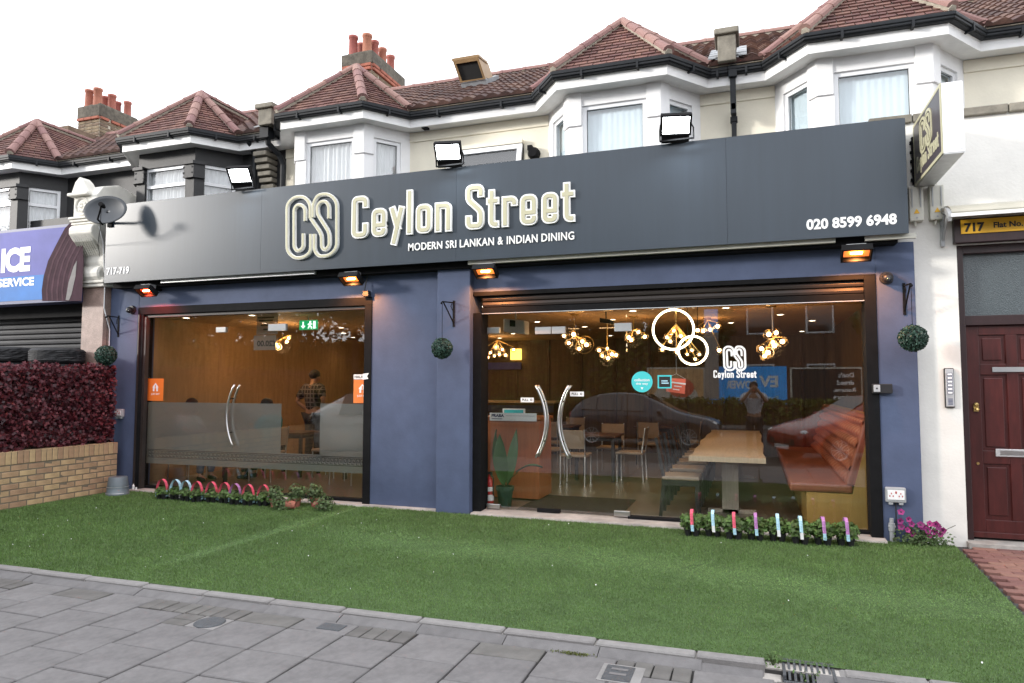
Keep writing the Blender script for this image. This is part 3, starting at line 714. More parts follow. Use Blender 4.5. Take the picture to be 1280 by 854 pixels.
def bay_roof(root, cx):
    ap = Vector((cx, 0.80, 5.80)); bk = Vector((cx, 1.87, 5.80)); g = 0.05
    o = [(cx-1.03, 0.44), (cx-0.635, -g), (cx+0.635, -g), (cx+1.03, 0.44)]; E = [Vector((x, y, 4.925)) for x, y in o]
    G = MB()
    for i in range(3): slope_tiles(G, E[i], E[i+1], ap, ap)
    slope_tiles(G, Vector((cx-1.03, 0.44, 5.0)), Vector((cx-1.03, 0.46, 5.01)), ap, ap) if False else None
    for s in (-1, 1):
        a = Vector((cx+s*1.03, 0.44, 4.925)); far = Vector((cx+s*1.03, 1.87, 4.925))
        if s > 0: slope_tiles(G, a, far, ap, bk)
        else: slope_tiles(G, far, a, bk, ap)
    b = G.build('bay_roof', M['rooftile'], root, rndattr=True)
    G = MB()
    for i in range(3): G.face([E[i]-Z_*0.02, E[i+1]-Z_*0.02, ap-Z_*0.02])
    for i in range(4): G.tube([E[i]+Z_*0.02, ap+Z_*0.005], 0.045, 6)
    G.tube([ap, bk], 0.045, 6); G.build('mortar_bed', M['mortar'], b)
    for i in range(4): ridge_run(b, E[i]+Z_*0.045, ap+Z_*0.03)
    ridge_run(b, ap+Z_*0.03, bk+Z_*0.03); return b
def eaves(root, path, wallpath, boardm=None):
    G = MB(); strip(G, path, ZE, ZE+0.095, 0.0, 0.03); strip(G, path, ZE+0.095, ZE+0.105, 0.008, 0.04)
    bd = G.build('eaves_board', M['board'], root)
    G = MB()
    for (a, b), (c, d) in zip(zip(path[:-1], path[1:]), zip(wallpath[:-1], wallpath[1:])):
        G.face([(a[0], a[1], ZE+0.012), (c[0], c[1]+0.02, ZE+0.012), (d[0], d[1]+0.02, ZE+0.012), (b[0], b[1], ZE+0.012)])
    G.build('soffit', M['board'], bd)
    G = MB(); strip(G, path, ZE+0.102, ZE+0.150, 0.055, 0.07); strip(G, path, ZE+0.142, ZE+0.182, 0.085, 0.10); strip(G, path, ZE+0.115, ZE+0.145, 0.075, 0.06)
    gt = G.build('gutter', M['gutter'], root, bevel=0.008)
    G = MB()
    for a, b in zip(path[:-1], path[1:]):
        a, b = Vector((*a, 0)), Vector((*b, 0)); t = (b-a); n = max(1, int(t.length/0.6)); t.normalize(); nn = Vector((t.y, -t.x, 0))
        for i in range(n):
            c = a+(b-a)*((i+0.5)/n); G.obox(c-t*0.012+Z_*(ZE+0.085), t*0.024, nn*0.088, Z_*0.080)
    G.build('gutter_brackets', M['gutter'], gt, kind='stuff')
def terrace_house(name, label, x0, x1, bays, wallm, style, curts, lower=2.8):
    root = thing(name, label, 'house', ((x0+x1)/2, 0.9, 0))
    G = MB(); G.box(x0, x1, 0.70, 0.9, lower, 4.77); w = G.build('wall', wallm, root)
    path = [(x0, 0.5)]; wp = [(x0, 0.7)]
    for cx in bays:
        path += bay_outline(cx); wp += [(cx-0.90, 0.70), (cx-0.51, 0.20), (cx+0.51, 0.20), (cx+0.90, 0.70)]
    path.append((x1, 0.5)); wp.append((x1, 0.7))
    if style == 'white':
        k = 0; segs = [(x0, bays[0]-0.9)]+[(a+0.9, b-0.9) for a, b in zip(bays[:-1], bays[1:])]+[(bays[-1]+0.9, x1)]
        for a, b in segs: G = MB(); G.prism([(a, 0.72, 4.62), (a, 0.685, 4.62), (a, 0.685, 4.632), (a, 0.688, 4.64), (a, 0.688, 4.745), (a, 0.72, 4.745)], (b-a, 0, 0)); G.build('frieze', wallm, w)
    for cx, c in zip(bays, curts): bay(root, cx, style, c); bay_roof(root, cx)
    eaves(root, path, wp)
    G = MB(); slope_tiles(G, (x0, 0.40, ROOFZ-0.02), (x1, 0.40, ROOFZ-0.02), (x0, RIDGE_Y, RIDGE_Z), (x1, RIDGE_Y, RIDGE_Z), 0.20, 0.165, 0.016, pan=True)
    rf = G.build('roof', M['pantile'], root, rndattr=True)
    G = MB(); G.face([(x0, 0.4, ROOFZ-0.05), (x1, 0.4, ROOFZ-0.05), (x1, RIDGE_Y, RIDGE_Z-0.03), (x0, RIDGE_Y, RIDGE_Z-0.03)])
    G.face([(x1, 6, 4.8), (x0, 6, 4.8), (x0, RIDGE_Y, RIDGE_Z-0.02), (x1, RIDGE_Y, RIDGE_Z-0.02)]); G.build('roof_deck', M['mortar'], rf)
    n = max(1, round((x1-x0)/0.4)); 
    for i in range(3): pass
    G = MB(); G.tube([(x0, RIDGE_Y, RIDGE_Z), (x1, RIDGE_Y, RIDGE_Z)], 0.055, 8); G.build('ridge_bed', M['mortar'], rf)
    ridge_run(rf, (x0, RIDGE_Y, RIDGE_Z+0.02), (x1, RIDGE_Y, RIDGE_Z+0.02), 0.07, 0.40)
    return root, w, rf
H1, w1, r1 = terrace_house('terraced_house', 'black painted terraced house with carved capitals and white eaves boards', -12.25, -6.15, [-11.25, -7.80], M['blackpaint'], 'black', ['curtain', 'curtain'])
H2, w2, r2 = terrace_house('terraced_house', 'white and cream terraced house with two bays and an open roof window', -6.15, -0.19, [-5.10, -1.40], M['cream'], 'white', ['curtain', 'curtainb'])
H3, w3, r3 = terrace_house('terraced_house', 'white terraced house with a single bay above the maroon front door', -0.19, 6.2, [1.20], M['cream'], 'white', ['curtainb'])
# party wall upstands at the eaves
def upstand(root, x, wide, z1, y0=0.34, capm='stone'):
    G = MB(); G.box(x-wide/2, x+wide/2, y0, y0+0.30, 4.95, z1); u = G.build('parapet_upstand', M['stone'], root, bevel=0.01)
    G = MB(); G.box(x-wide/2-0.035, x+wide/2+0.035, y0-0.04, y0+0.36, z1, z1+0.07); G.build('coping', M['stone'], u, bevel=0.015)
    for s in (-1, 1):
        G = MB()
        for k in range(4):
            y = y0+0.10+0.24*k; xa = x+s*wide/2; G.obox((xa if s > 0 else xa-0.11, y-0.05, main_roof_z(y-0.05)+0.045), (0.11, 0, 0), (0, 0.27, 0.27*0.55), (0, 0, 0.012))
        G.build('lead_flashing', M['lead'], u)
upstand(H2, -0.19, 0.19, 5.24); upstand(H1, -6.16, 0.22, 5.17, 0.24)
G = MB(); G.box(-0.31, -0.07, 0.39, 0.46, 4.99, 5.03); G.build('lead_apron', M['lead'], H2)
# down pipes
G = MB(); G.box(-0.18, -0.09, 0.42, 0.47, 4.80, 4.96); G.box(-0.165, -0.105, 0.45, 0.52, 4.4, 4.82); G.box(-0.160, -0.108, 0.60, 0.66, 3.0, 4.5); G.box(-0.172, -0.096, 0.59, 0.67, 4.36, 4.42); G.box(-0.162, -0.106, 0.45, 0.66, 4.44, 4.52)
G.build('down_pipe', M['gutter'], H2, bevel=0.006)
G = MB(); G.tube([(-6.22, 0.36, 4.92), (-6.22, 0.40, 4.75), (-6.15, 0.55, 4.62), (-6.12, 0.60, 4.5), (-6.12, 0.60, 3.2)], 0.04, 8); G.box(-6.29, -6.15, 0.30, 0.42, 4.80, 4.95); G.build('down_pipe', M['gutter'], H2, smooth=False)
G = MB(); G.tube([(-6.62, 0.45, 4.9), (-6.62, 0.62, 4.7), (-6.62, 0.62, 3.2)], 0.04, 8); G.build('down_pipe', M['gutter'], H1)
for x in (-6.42,):                                     # moulded stone corbels on the party wall
    G = MB()
    for k in range(6): G.box(x-0.10, x+0.12, 0.45+0.035*k, 0.72, 4.62-0.085*k, 4.685-0.085*k)
    G.build('party_corbel', M['stone'], H1, bevel=0.012)
# recessed top-hung bathroom window, tilted open, and vent hood
G = MB(); bx0, bx1 = -3.62, -2.62
G.box(bx0, bx1, 0.66, 0.71, 3.4, 4.42); 
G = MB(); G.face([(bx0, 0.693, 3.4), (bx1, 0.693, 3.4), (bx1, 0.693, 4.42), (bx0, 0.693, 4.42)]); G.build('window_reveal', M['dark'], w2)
G = MB(); G.box(bx0-0.0, bx1, 0.62, 0.70, 4.42, 4.47); G.build('window_lintel', M['cream'], w2)
G = MB(); c = Vector((bx0, 0.66, 4.40)); dn = Vector((0, -0.16, -0.60)); wd = Vector((bx1-bx0, 0, 0)); nn = Vector((0, -0.035, 0.01))
for (o_, a_, b_) in ((c, wd*0.06, dn), (c+wd*0.94, wd*0.06, dn), (c+wd*0.06, wd*0.88, dn*0.1), (c+wd*0.06+dn*0.9, wd*0.88, dn*0.1)): G.obox(o_, a_, b_, nn)
fr = G.build('window_sash', M['upvc'], w2)
G = MB(); a = c+wd*0.06+nn*0.4; G.face([a, a+wd*0.88, a+wd*0.88+dn, a+dn]); G.build('pane', M['wglass'], fr)
G = MB(); a = c+wd*0.06-nn*0.6; G.face([a+dn*0.42, a+wd*0.88+dn*0.42, a+wd*0.88+dn, a+dn]); G.build('blind', M['curtainb'], fr)
G = MB(); G.lathe([(0.0, -0.10), (0.055, -0.10), (0.075, -0.05), (0.075, 0.0)], (-2.48, 0.70, 4.28), 'y', 18); G.box(-2.545, -2.49, 0.60, 0.69, 4.31, 4.37); G.build('vent_hood', M['blackmetal'], w2)
G = MB(); G.box(-3.95, -3.88, 0.53, 0.62, ZE-0.012, ZE+0.014); G.build('soffit_camera', M['blackmetal'], w2)
# roof window standing open
sk = Vector((-3.75, 1.55, main_roof_z(1.55)+0.06)); sw = Vector((0.62, 0, 0)); tv = Vector((0, 0.80, 0.44)); ov = Vector((0, 0.10, 0.42))
def on_roof(px, py):
    q = ray(px, py); k = (RIDGE_Z-ROOFZ)/(RIDGE_Y-0.40); t = (ROOFZ+k*(CAM.y-0.40)-CAM.z)/(q.z-k*q.y); return CAM+q*t
sA, sB = on_roof(577, 112), on_roof(609, 107); sk = sA+Vector((0, 0.0, 0.02)); sw = Vector((sB.x-sA.x, 0, 0))
G = MB(); G.obox(sk, sw, Vector((0, 0.52, 0.29)), Vector((0, -0.03, 0.06))); q = G.build('roof_window', M['lead'], r2)
wd3 = mat('pine_frame', (0.30, 0.19, 0.09), 0.5, 0.15, 6)
G = MB(); h = sk+Vector((0, -0.05, 0.06)); e = Vector((-0.05, -0.16, 0.26)); th = Vector((0, 0.03, 0.01))
for (o_, a_, b_) in ((h, sw*0.08, e), (h+sw*0.92, sw*0.08, e), (h+sw*0.08, sw*0.84, e*0.06), (h+e*0.84+sw*0.08, sw*0.84, e*0.16)): G.obox(o_, a_, b_, th)
G.obox(h+e*1.0-sw*0.03, sw*1.06, Vector((0, 0.35, 0.05)), Vector((0, -0.01, 0.03))); G.obox(h+e*0.1+sw*0.96, sw*0.03, Vector((0, 0.40, 0.10)), e*0.85)
G.obox(h+e*0.1, sw*0.03, Vector((0, 0.06, 0.01)), e*0.85); G.build('sash', wd3, q)
G = MB(); G.face([h+th*0.9+sw*0.08, h+th*0.9+sw*0.92, h+th*0.9+sw*0.92+e, h+th*0.9+sw*0.08+e]); G.build('pane', M['dark'], q)
# chimney stacks
def chimney(root, x0, x1, y0, y1, z0, zt, pots):
    G = MB(); G.box(x0, x1, y0, y1, z0, zt-0.10); st = G.build('chimney_stack', M['mortar'], root)
    bl, bh = 0.20, 0.066; zc = z0+0.02; me = bevmesh('chimney_brick', bl-0.012, 0.10, bh-0.010, M['chimbrick'], 0.006, 0.003); mh = bevmesh('chimney_header', 0.09, 0.10, bh-0.010, M['chimbrick'], 0.006, 0.003)
    mr = bevmesh('chimney_band_brick', bl-0.012, 0.10, bh-0.012, M['redbrick'], 0.006, 0.003)
    row = 0; top = zt-0.24
    while zc+bh < top:
        zz = zc+bh/2; off = (row % 2)*0.5
        band = top-zc < 0.17; outs = 0.035 if band else 0.0; mm = mr if band else me
        n = int(round((x1-x0)/bl)); L = (x1-x0)/n
        for i in range(n): piece('brick', mm, st, (x0+L*(i+0.5), y0+0.04-outs, zz))
        n = int(round((y1-y0)/bl)); L = (y1-y0)/n
        for i in range(n): piece('brick', mm, st, (x1-0.04+outs, y0+L*(i+0.5)+(0.05 if row % 2 else -0.02)*(0 < i < n-1), zz), (0, 0, math.pi/2))
        zc += bh; row += 1
    G = MB(); G.box(x0-0.02, x1+0.02, y0-0.02, y1+0.02, zc, zt-0.05); G.box(x0+0.05, x1-0.05, y0+0.05, y1-0.05, zt-0.06, zt); G.build('cap', mat('chimney_cap', (0.125, 0.11, 0.088), 0.95, 0.4, 14, 0.7, 40, blot=0.3), st, bevel=0.015)
    for (px, py, s) in pots:
        G = MB(); G.lathe([(0.083*s, -0.02), (0.078*s, 0.1), (0.072*s, 0.30), (0.083*s, 0.31), (0.086*s, 0.335), (0.083*s, 0.36), (0.060*s, 0.36), (0.058*s, 0.2)], (px, py, zt-0.03), n=18); G.build('chimney_pot', M['pot'], st, smooth=True)
cx = -6.34
chimney(H2, cx-0.29, cx+0.29, 2.80, 3.95, 6.0, 7.21, [(cx-0.16, 2.92, 1.0), (cx-0.17, 3.2, 0.9), (cx+0.10, 2.95, 1.05), (cx+0.10, 3.20, 0.95), (cx+0.10, 3.48, 0.95), (cx+0.10, 3.78, 0.95)])
cx = -12.62
chimney(H1, cx-0.29, cx+0.29, 2.85, 3.85, 5.9, 7.14, [(cx-0.14, 2.95, 1.0), (cx+0.10, 2.95, 1.05), (cx-0.12, 3.3, 0.95), (cx+0.10, 3.28, 1.0), (cx+0.10, 3.66, 0.95), (cx-0.12, 3.6, 0.95)])
G = MB(); G.box(cx-0.30, cx+0.28, 2.2, 2.85, 5.9, 6.42); G.build('chimney_shoulder', M['chimbrick'], H1, bevel=0.01)
# lower storey wall of the flat entrance, with stone string course
G = MB(); G.box(1.46, 1.83, 0.10, 0.35, -0.05, 4.0); G.box(1.83, 2.72, 0.10, 0.35, 2.78, 4.0); G.box(2.72, 6.2, 0.10, 0.35, -0.05, 4.0); G.box(1.20, 1.46, 0.10, 0.35, 2.81, 4.0)
G.build('entrance_wall', M['white'], H3)
G = MB()
for i, (a, b) in enumerate(((1.12, 1.50), (1.50, 1.86), (1.86, 2.28), (2.28, 3.2), (3.2, 4.2))): G.box(a+0.004, b-0.004, 0.055, 0.36, 3.955, 4.035)
G.build('string_course', M['stone'], H3, bevel=0.01)
G = MB(); G.box(1.1, 6.2, 0.30, 0.75, 3.9, 3.96); G.build('ledge_roof', M['lead'], H3)
# ================================================================== RESTAURANT SHOPFRONT
SF = thing('shopfront', 'blue rendered restaurant shopfront with two wide glazed bays and dark frames', 'shopfront', (-3.5, 0.1, 0))
WB = MB(); WB.box(-8.52, -8.0, 0.0, 0.28, -0.05, 2.9); WB.build('wall_pier', M['blue'], SF, bevel=0.006)
WB = MB(); WB.box(-4.32, -3.0, 0.0, 0.28, -0.05, 2.50); WB.build('wall_pier', M['blue'], SF)
WB = MB(); WB.box(-3.41, -3.0, -0.10, 0.0, -0.02, 2.78); pl = WB.build('pillar', M['blue'], SF, bevel=0.008)
G = MB(); G.box(-3.36, -3.16, -0.09, 0.0, 2.78, 2.86); G.build('pillar_cap', M['concrete'], pl)
WB = MB(); WB.box(1.13, 1.46, 0.0, 0.28, -0.05, 2.79); WB.build('wall_pier', M['blue'], SF, bevel=0.006)
WB = MB(); WB.box(-8.0, 1.13, 0.004, 0.28, 2.50, 2.86); WB.build('lintel', M['blue'], SF)
WB = MB(); WB.box(-8.45, 1.40, 0.02, 0.5, 2.86, 3.85); WB.build('upper_backing', M['blackmetal'], SF)
# frames
G = MB(); G.box(-8.0, -7.90, -0.012, 0.16, 0.02, 2.40); G.box(-4.42, -4.32, -0.012, 0.16, 0.02, 2.40); G.box(-8.0, -4.32, -0.012, 0.16, 2.40, 2.50); G.box(-7.90, -4.42, 0.07, 0.16, 0.022, 0.062)
f1 = G.build('window_frame', M['blackmetal'], SF, bevel=0.004)
G = MB(); G.box(-7.90, -4.42, 0.02, 0.10, 2.36, 2.399); G.box(-7.90, -7.86, 0.0, 0.06, 0.03, 2.36); G.box(-7.975, -7.955, -0.03, -0.012, 0.03, 2.4); G.build('shutter_guide', M['shutter'], f1)
G = MB(); G.box(1.03, 1.13, -0.012, 0.22, 0.02, 2.50); G.box(-1.27, 1.03, 0.10, 0.20, 0.022, 0.055)
f2 = G.build('window_frame', M['blackmetal'], SF, bevel=0.004)
G = MB(); G.box(-3.0, -2.90, -0.012, 0.22, 0.02, 2.26); G.build('shutter_guide', M['blackmetal'], SF, bevel=0.004)
# roller shutter, part lowered: slats
sh = MB().box(-3.0, 1.03, -0.016, 0.10, 2.452, 2.50).build('shutter_headbox', M['blackmetal'], SF, bevel=0.003)
G = MB(); G.prism([(0, 0.03, 0), (0, 0.008, 0.008), (0, 0.0, 0.03), (0, 0.012, 0.055), (0, 0.03, 0.064)], (3.925, 0, 0))
sm = bpy.data.meshes.new('slat'); sm.from_pydata(G.v, [], G.f); sm.materials.append(M['shutter'])
for i in range(2): piece('slat', sm, sh, (-2.897, 0.02, 2.322+0.0655*i))
G = MB(); G.box(-2.897, 1.028, 0.0, 0.06, 2.245, 2.318); G.build('bottom_rail', M['blackmetal'], sh, bevel=0.006)
G = MB(); G.box(-2.897, 1.028, -0.004, 0.0, 2.245, 2.252); G.build('rail_lip', M['alu'], sh)
GY = 0.14
def pane(x0, x1, z0, z1, y=GY, name='glass_pane', par=SF):
    G = MB(); G.box(x0+0.003, x1-0.003, y, y+0.010, z0, z1); return G.build(name, M['glass'], par)
LY = 0.10
pane(-7.90, -6.70, 0.06, 2.38, LY); d1 = pane(-6.70, -5.67, 0.035, 2.17, LY, 'glass_door'); pane(-6.70, -5.67, 2.175, 2.38, LY); pane(-5.67, -4.42, 0.06, 2.38, LY)
d2 = pane(-2.88, -2.11, 0.04, 2.06, GY, 'glass_door'); d3 = pane(-2.11, -1.27, 0.04, 2.06, GY, 'glass_door'); pane(-2.88, -1.27, 2.065, 2.25); pw = pane(-1.27, 1.03, 0.05, 2.25)
def patch(par, x0, x1, z0, z1, y, m='steel'):
    G = MB(); G.box(x0, x1, y-0.018, y+0.028, z0, z1); return G.build('patch_fitting', M[m], par, bevel=0.004)
patch(d1, -6.74, -6.58, 2.13, 2.20, LY); patch(d1, -5.90, -5.63, 2.13, 2.22, LY, 'greyplastic')
patch(d2, -2.88, -2.73, 2.03, 2.10, GY); patch(d2, -2.30, -2.115, 2.01, 2.09, GY, 'greyplastic'); patch(d3, -2.105, -1.95, 2.01, 2.09, GY, 'greyplastic'); patch(d3, -1.40, -1.215, 2.02, 2.11, GY, 'greyplastic')
patch(d2, -2.88, -2.72, 0.04, 0.09, GY); patch(d2, -2.28, -2.02, 0.035, 0.075, GY-0.001, 'blackmetal'); patch(d3, -1.42, -1.25, 0.04, 0.10, GY)
for par, cxx, sgn, y in ((d1, -6.50, -1, LY), (d2, -2.17, 1, GY), (d3, -2.02, -1, GY)):
    for off in (0.0, 0.05):                          # one bar each side of the glass
        path_ = []
        for i in range(17):
            t_ = -1+2*i/16; path_.append((cxx+sgn*(0.0-0.115*t_*t_), y-0.05+off*2.0, 1.035+0.40*t_))
        G = MB(); G.tube(path_, 0.0135, 10); h_ = G.build('handle', M['steel'], par, smooth=True)
    G = MB()
    for t_ in (-0.55, 0.55): G.tube([(cxx-sgn*0.115*t_*t_, y-0.05, 1.035+0.40*t_), (cxx-sgn*0.115*t_*t_, y+0.055, 1.035+0.40*t_)], 0.008, 8)
    G.build('handle_fixings', M['blackmetal'], par)
# frosted vinyl with a meander border (on the inside of the left glazing)
G = MB(); vy = LY+0.014
for a, b, c, d in ((-7.90, -5.69, 0.57, 1.195), (-5.11, -4.42, 0.57, 1.205), (-7.90, -4.42, 0.36, 0.5695)): G.face([(a, vy, c), (b, vy, c), (b, vy, d), (a, vy, d)])
fv = G.build('frosted_vinyl', M['frost'], SF)
G = MB(); p_ = 0.062; n = int(3.44/p_)
def rect(x0, x1, z0, z1): G.face([(x0, vy-0.0015, z0), (x1, vy-0.0015, z0), (x1, vy-0.0015, z1), (x0, vy-0.0015, z1)])
rect(-7.88, -4.44, 0.546, 0.553); rect(-7.88, -4.44, 0.442, 0.449)
for i in range(n):
    x = -7.87+i*p_; z = 0.458; w_ = 0.007
    rect(x, x+0.040, z, z+w_); rect(x, x+w_, z+w_, z+0.078); rect(x+w_, x+0.052, z+0.071, z+0.078); rect(x+0.045, x+0.052, z+0.026, z+0.071); rect(x+0.020, x+0.045, z+0.026, z+0.033); rect(x+0.020, x+0.027, z+0.033, z+0.055)
G.build('meander_border', M['black'], fv)
# stickers on the glass -------------------------------------------------
def plate(name, par, x0, x1, z0, z1, y, m, label=None):
    G = MB(); G.box(x0, x1, y-0.002, y, z0, z1); return G.build(name, M[m], par, label=label)
def label_text(par, s, x, z, w, h, y, m, bold=0.02, name='lettering', mirror=False, spacing=1.0):
    G = MB()
    if mirror: add_text(G, s, (x+w, y, z), (-1, 0, 0), Z_, w, h, bold, spacing)
    else: add_text(G, s, (x, y, z), X_, Z_, w, h, bold, spacing)
    return G.build(name, M[m], par)
ys = LY-0.001
def houseicon(par, x, z, s, y):
    G = MB(); G.prism([(x-0.5*s, y, z+0.45*s), (x, y, z+1.0*s), (x+0.5*s, y, z+0.45*s), (x+0.38*s, y, z+0.45*s), (x+0.38*s, y, z), (x+0.14*s, y, z), (x+0.14*s, y, z+0.36*s), (x-0.14*s, y, z+0.36*s), (x-0.14*s, y, z), (x-0.38*s, y, z), (x-0.38*s, y, z+0.45*s)], (0, -0.001, 0)); G.build('house_icon', M['whiteprint'], par)
    G = MB(); G.box(x-0.06*s, x+0.06*s, y-0.0025, y-0.0012, z+0.4*s, z+0.75*s); G.build('fork_icon', M['orange'], par)
t = thing('window_sticker', 'orange delivery sticker with white house icon beside the frosted panel', 'sticker', (-7.76, LY, 1.21))
p1 = plate('sheet', t, -7.90, -7.62, 1.215, 1.52, ys, 'orange'); houseicon(p1, -7.76, 1.345, 0.115, ys-0.003); label_text(p1, 'JUST EAT', -7.835, 1.29, 0.15, 0.03, ys-0.003, 'whiteprint')
t = thing('window_sticker', 'orange delivery sticker under a HALAL strip at the frame by the blue wall', 'sticker', (-4.54, LY, 1.2))
p1 = plate('sheet', t, -4.625, -4.425, 1.215, 1.50, ys, 'orange'); houseicon(p1, -4.50, 1.34, 0.11, ys-0.003); label_text(p1, 'JUST EAT', -4.575, 1.285, 0.145, 0.03, ys-0.003, 'whiteprint')
p2 = plate('halal_strip', t, -4.625, -4.43, 1.505, 1.565, ys-0.001, 'whiteprint'); label_text(p2, 'HALAL', -4.61, 1.52, 0.14, 0.032, ys-0.0045, 'black')
G = MB(); G.prism([(-4.43, -0.016, 1.50), (-4.35, -0.016, 1.51), (-4.37, -0.016, 1.54), (-4.345, -0.016, 1.58), (-4.43, -0.016, 1.57)], (0, -0.002, 0)); G.build('strip_end', M['whiteprint'], p2)
gy = GY-0.001
for dd, x, nm in ((d2, -2.475, 'left'), (d3, -1.90, 'right')):
    t = thing('pull_sign', 'white PULL sign on the glass door %s' % ('in front of the reception desk' if nm == 'left' else 'in front of the dining chairs'), 'sign', (x, gy, 1.25))
    z = 1.245 if nm == 'left' else 1.315
    q = plate('sheet', t, x, x+0.155, z, z+0.052, gy, 'whiteprint'); label_text(q, 'PULL', x+0.018, z+0.014, 0.075, 0.026, gy-0.003, 'black'); G = MB(); G.disc((x+0.125, gy-0.003, z+0.027), 0.013, (0, -1, 0), 14, 0.007); G.build('hand_icon', M['black'], q)
t = thing('window_sticker', 'round teal collection sticker on the glass near the ring lamp', 'sticker', (-1.11, gy, 1.37))
G = MB(); G.lathe([(0.0, -0.002), (0.112, -0.002), (0.112, 0.0)], (-1.11, gy, 1.475), 'y', 32); q = G.build('sheet', M['teal'], t)
label_text(q, 'collection', -1.19, 1.480, 0.16, 0.030, gy-0.0035, 'whiteprint'); label_text(q, 'this way', -1.175, 1.437, 0.13, 0.030, gy-0.0035, 'whiteprint')
G = MB(); G.prism([(-1.125, gy-0.003, 1.415), (-1.095, gy-0.003, 1.415), (-1.11, gy-0.003, 1.39)], (0, -0.001, 0)); G.build('arrow', M['whiteprint'], q)
t = thing('window_sticker', 'small square dark sticker with teal edge beside the round sticker', 'sticker', (-0.87, gy, 1.4))
q = plate('sheet', t, -0.945, -0.80, 1.405, 1.545, gy, 'teal'); G = MB(); G.box(-0.93, -0.815, gy-0.004, gy-0.0022, 1.42, 1.53); q2 = G.build('panel', M['black'], q); G = MB(); G.box(-0.905, -0.84, gy-0.0056, gy-0.0045, 1.478, 1.490); G.box(-0.905, -0.83, gy-0.0056, gy-0.0045, 1.455, 1.467); G.build('print_lines', M['skyblue'], q2, kind='stuff')
t = thing('hanging_notice', 'tilted coral red notice hanging by a thread inside the window', 'notice', (-0.70, 0.32, 1.38))
a, b, c, d = [atY(px, py, 0.32) for px, py in ((832.5, 489.5), (856, 492.5), (857, 474), (834, 472.5))]
G = MB(); G.prism([a, b, c, d], (0, 0.003, 0)); q = G.build('sheet', M['coral'], t)
G = MB(); u = (b-a).normalized(); w_ = (d-a).normalized(); G.obox(a+u*0.03+w_*0.098-Y_*0.002, u*0.17, w_*0.016, Y_*0.001); G.obox(a+u*0.08+w_*0.066-Y_*0.002, u*0.08, w_*0.010, Y_*0.001); G.obox(a+u*0.07+w_*0.030-Y_*0.002, u*0.07, w_*0.010, Y_*0.001); G.build('print_lines', M['whiteprint'], q, kind='stuff')
G = MB(); top = Vector(((c.x+d.x)/2, 0.3215, d.z+0.045)); G.tube([d+Y_*0.0015, top, c+Y_*0.0015], 0.0012, 4); G.tube([top, (top.x, 0.3215, 2.6)], 0.0008, 4); G.build('thread', M['whiteprint'], q)
# small plates fixed to the wall: key switch, sockets, cameras
def socket(label, x, z, y=0.0, s=1.0):
    t = thing('outdoor_socket', label, 'socket', (x, y, z)); w_, h_ = 0.085*s, 0.07*s
    G = MB(); G.box(x-w_, x+w_, y-0.05, y, z-h_, z+h_); b_ = G.build('housing', M['greyplastic'], t, bevel=0.012)
    G = MB(); G.box(x-w_*0.82, x+w_*0.82, y-0.056, y-0.05, z-h_*0.6, z+h_*0.65); f_ = G.build('faceplate', M['whiteprint'], b_, bevel=0.002)
    G = MB()
    for sx in (-0.45, 0.45):
        for dx, dz in ((0, 0.22), (-0.16, -0.12), (0.16, -0.12)): G.box(x+(sx+dx)*w_-0.004, x+(sx+dx)*w_+0.004, y-0.058, y-0.0562, z+dz*h_-0.007, z+dz*h_+0.007)
    G.box(x-0.006, x+0.006, y-0.058, y-0.0562, z+0.2*h_, z+0.5*h_); G.build('pin_holes', M['red'], f_)
    G = MB(); 
    for dx in (-0.5, 0.5): G.box(x+dx*w_-0.018, x+dx*w_+0.018, y-0.045, y-0.008, z-h_-0.02, z-h_)
    G.build('cable_gland', M['greyplastic'], b_, bevel=0.004); return t
socket('white outdoor double socket on the blue wall beside the brick wall', -8.255, 1.045, 0, 0.8)
t = socket('grey outdoor double socket low on the blue wall above the petunias', 1.235, 0.43)
G = MB(); G.tube([(1.235, -0.025, 0.36), (1.235, -0.02, 0.20), (1.22, -0.015, 0.02)], 0.006, 6); G.build('cable', M['blackplastic'], t)
t = thing('key_switch', 'black shutter key switch box with a pale square lock plate', 'switch', (1.12, -0.012, 1.37))
G = MB(); G.box(1.065, 1.235, -0.06, -0.012, 1.365, 1.455); q = G.build('housing', M['blackplastic'], t, bevel=0.006)
G = MB(); G.box(1.075, 1.13, -0.068, -0.06, 1.38, 1.445); q = G.build('lock_plate', M['alu'], q, bevel=0.002); G = MB(); G.lathe([(0, -0.004), (0.008, -0.004), (0.008, 0)], (1.102, -0.068, 1.412), 'y', 10); G.build('keyhole', M['black'], q)
t = thing('outdoor_tap', 'grey stub pipe with valve at the foot of the blue pier', 'pipe', (1.195, -0.03, 0.0))
G = MB(); G.tube([(1.195, -0.03, 0), (1.195, -0.03, 0.10)], 0.020, 10); G.tube([(1.195, -0.03, 0.10), (1.195, -0.03, 0.17)], 0.028, 10); G.tube([(1.195, -0.03, 0.17), (1.195, -0.03, 0.215)], 0.018, 10); G.tube([(1.165, -0.04, 0.14), (1.225, -0.04, 0.14)], 0.010, 8); G.build('pipe', M['greyplastic'], t)
def cctv(label, x, z, y=0.0, face=(0.0, -1.0, -0.5)):
    t = thing('cctv_camera', label, 'camera', (x, y, z)); G = MB(); G.lathe([(0.0, -0.035), (0.055, -0.035), (0.062, 0.0)], (x, y, z), 'y', 20); b_ = G.build('base', M['chairframe'], t)
    G = MB(); G.ball((x, y-0.055, z-0.005), 0.045, 14, 9); e_ = G.build('eyeball', M['blackplastic'], b_, smooth=True); G = MB(); G.ball((x+face[0]*0.02, y-0.085, z-0.02), 0.022, 10, 7); G.build('lens', M['carglass'], e_, smooth=True); return t
cctv('dark dome camera on the blue pier above the hanging topiary bracket', 1.222, 2.455)
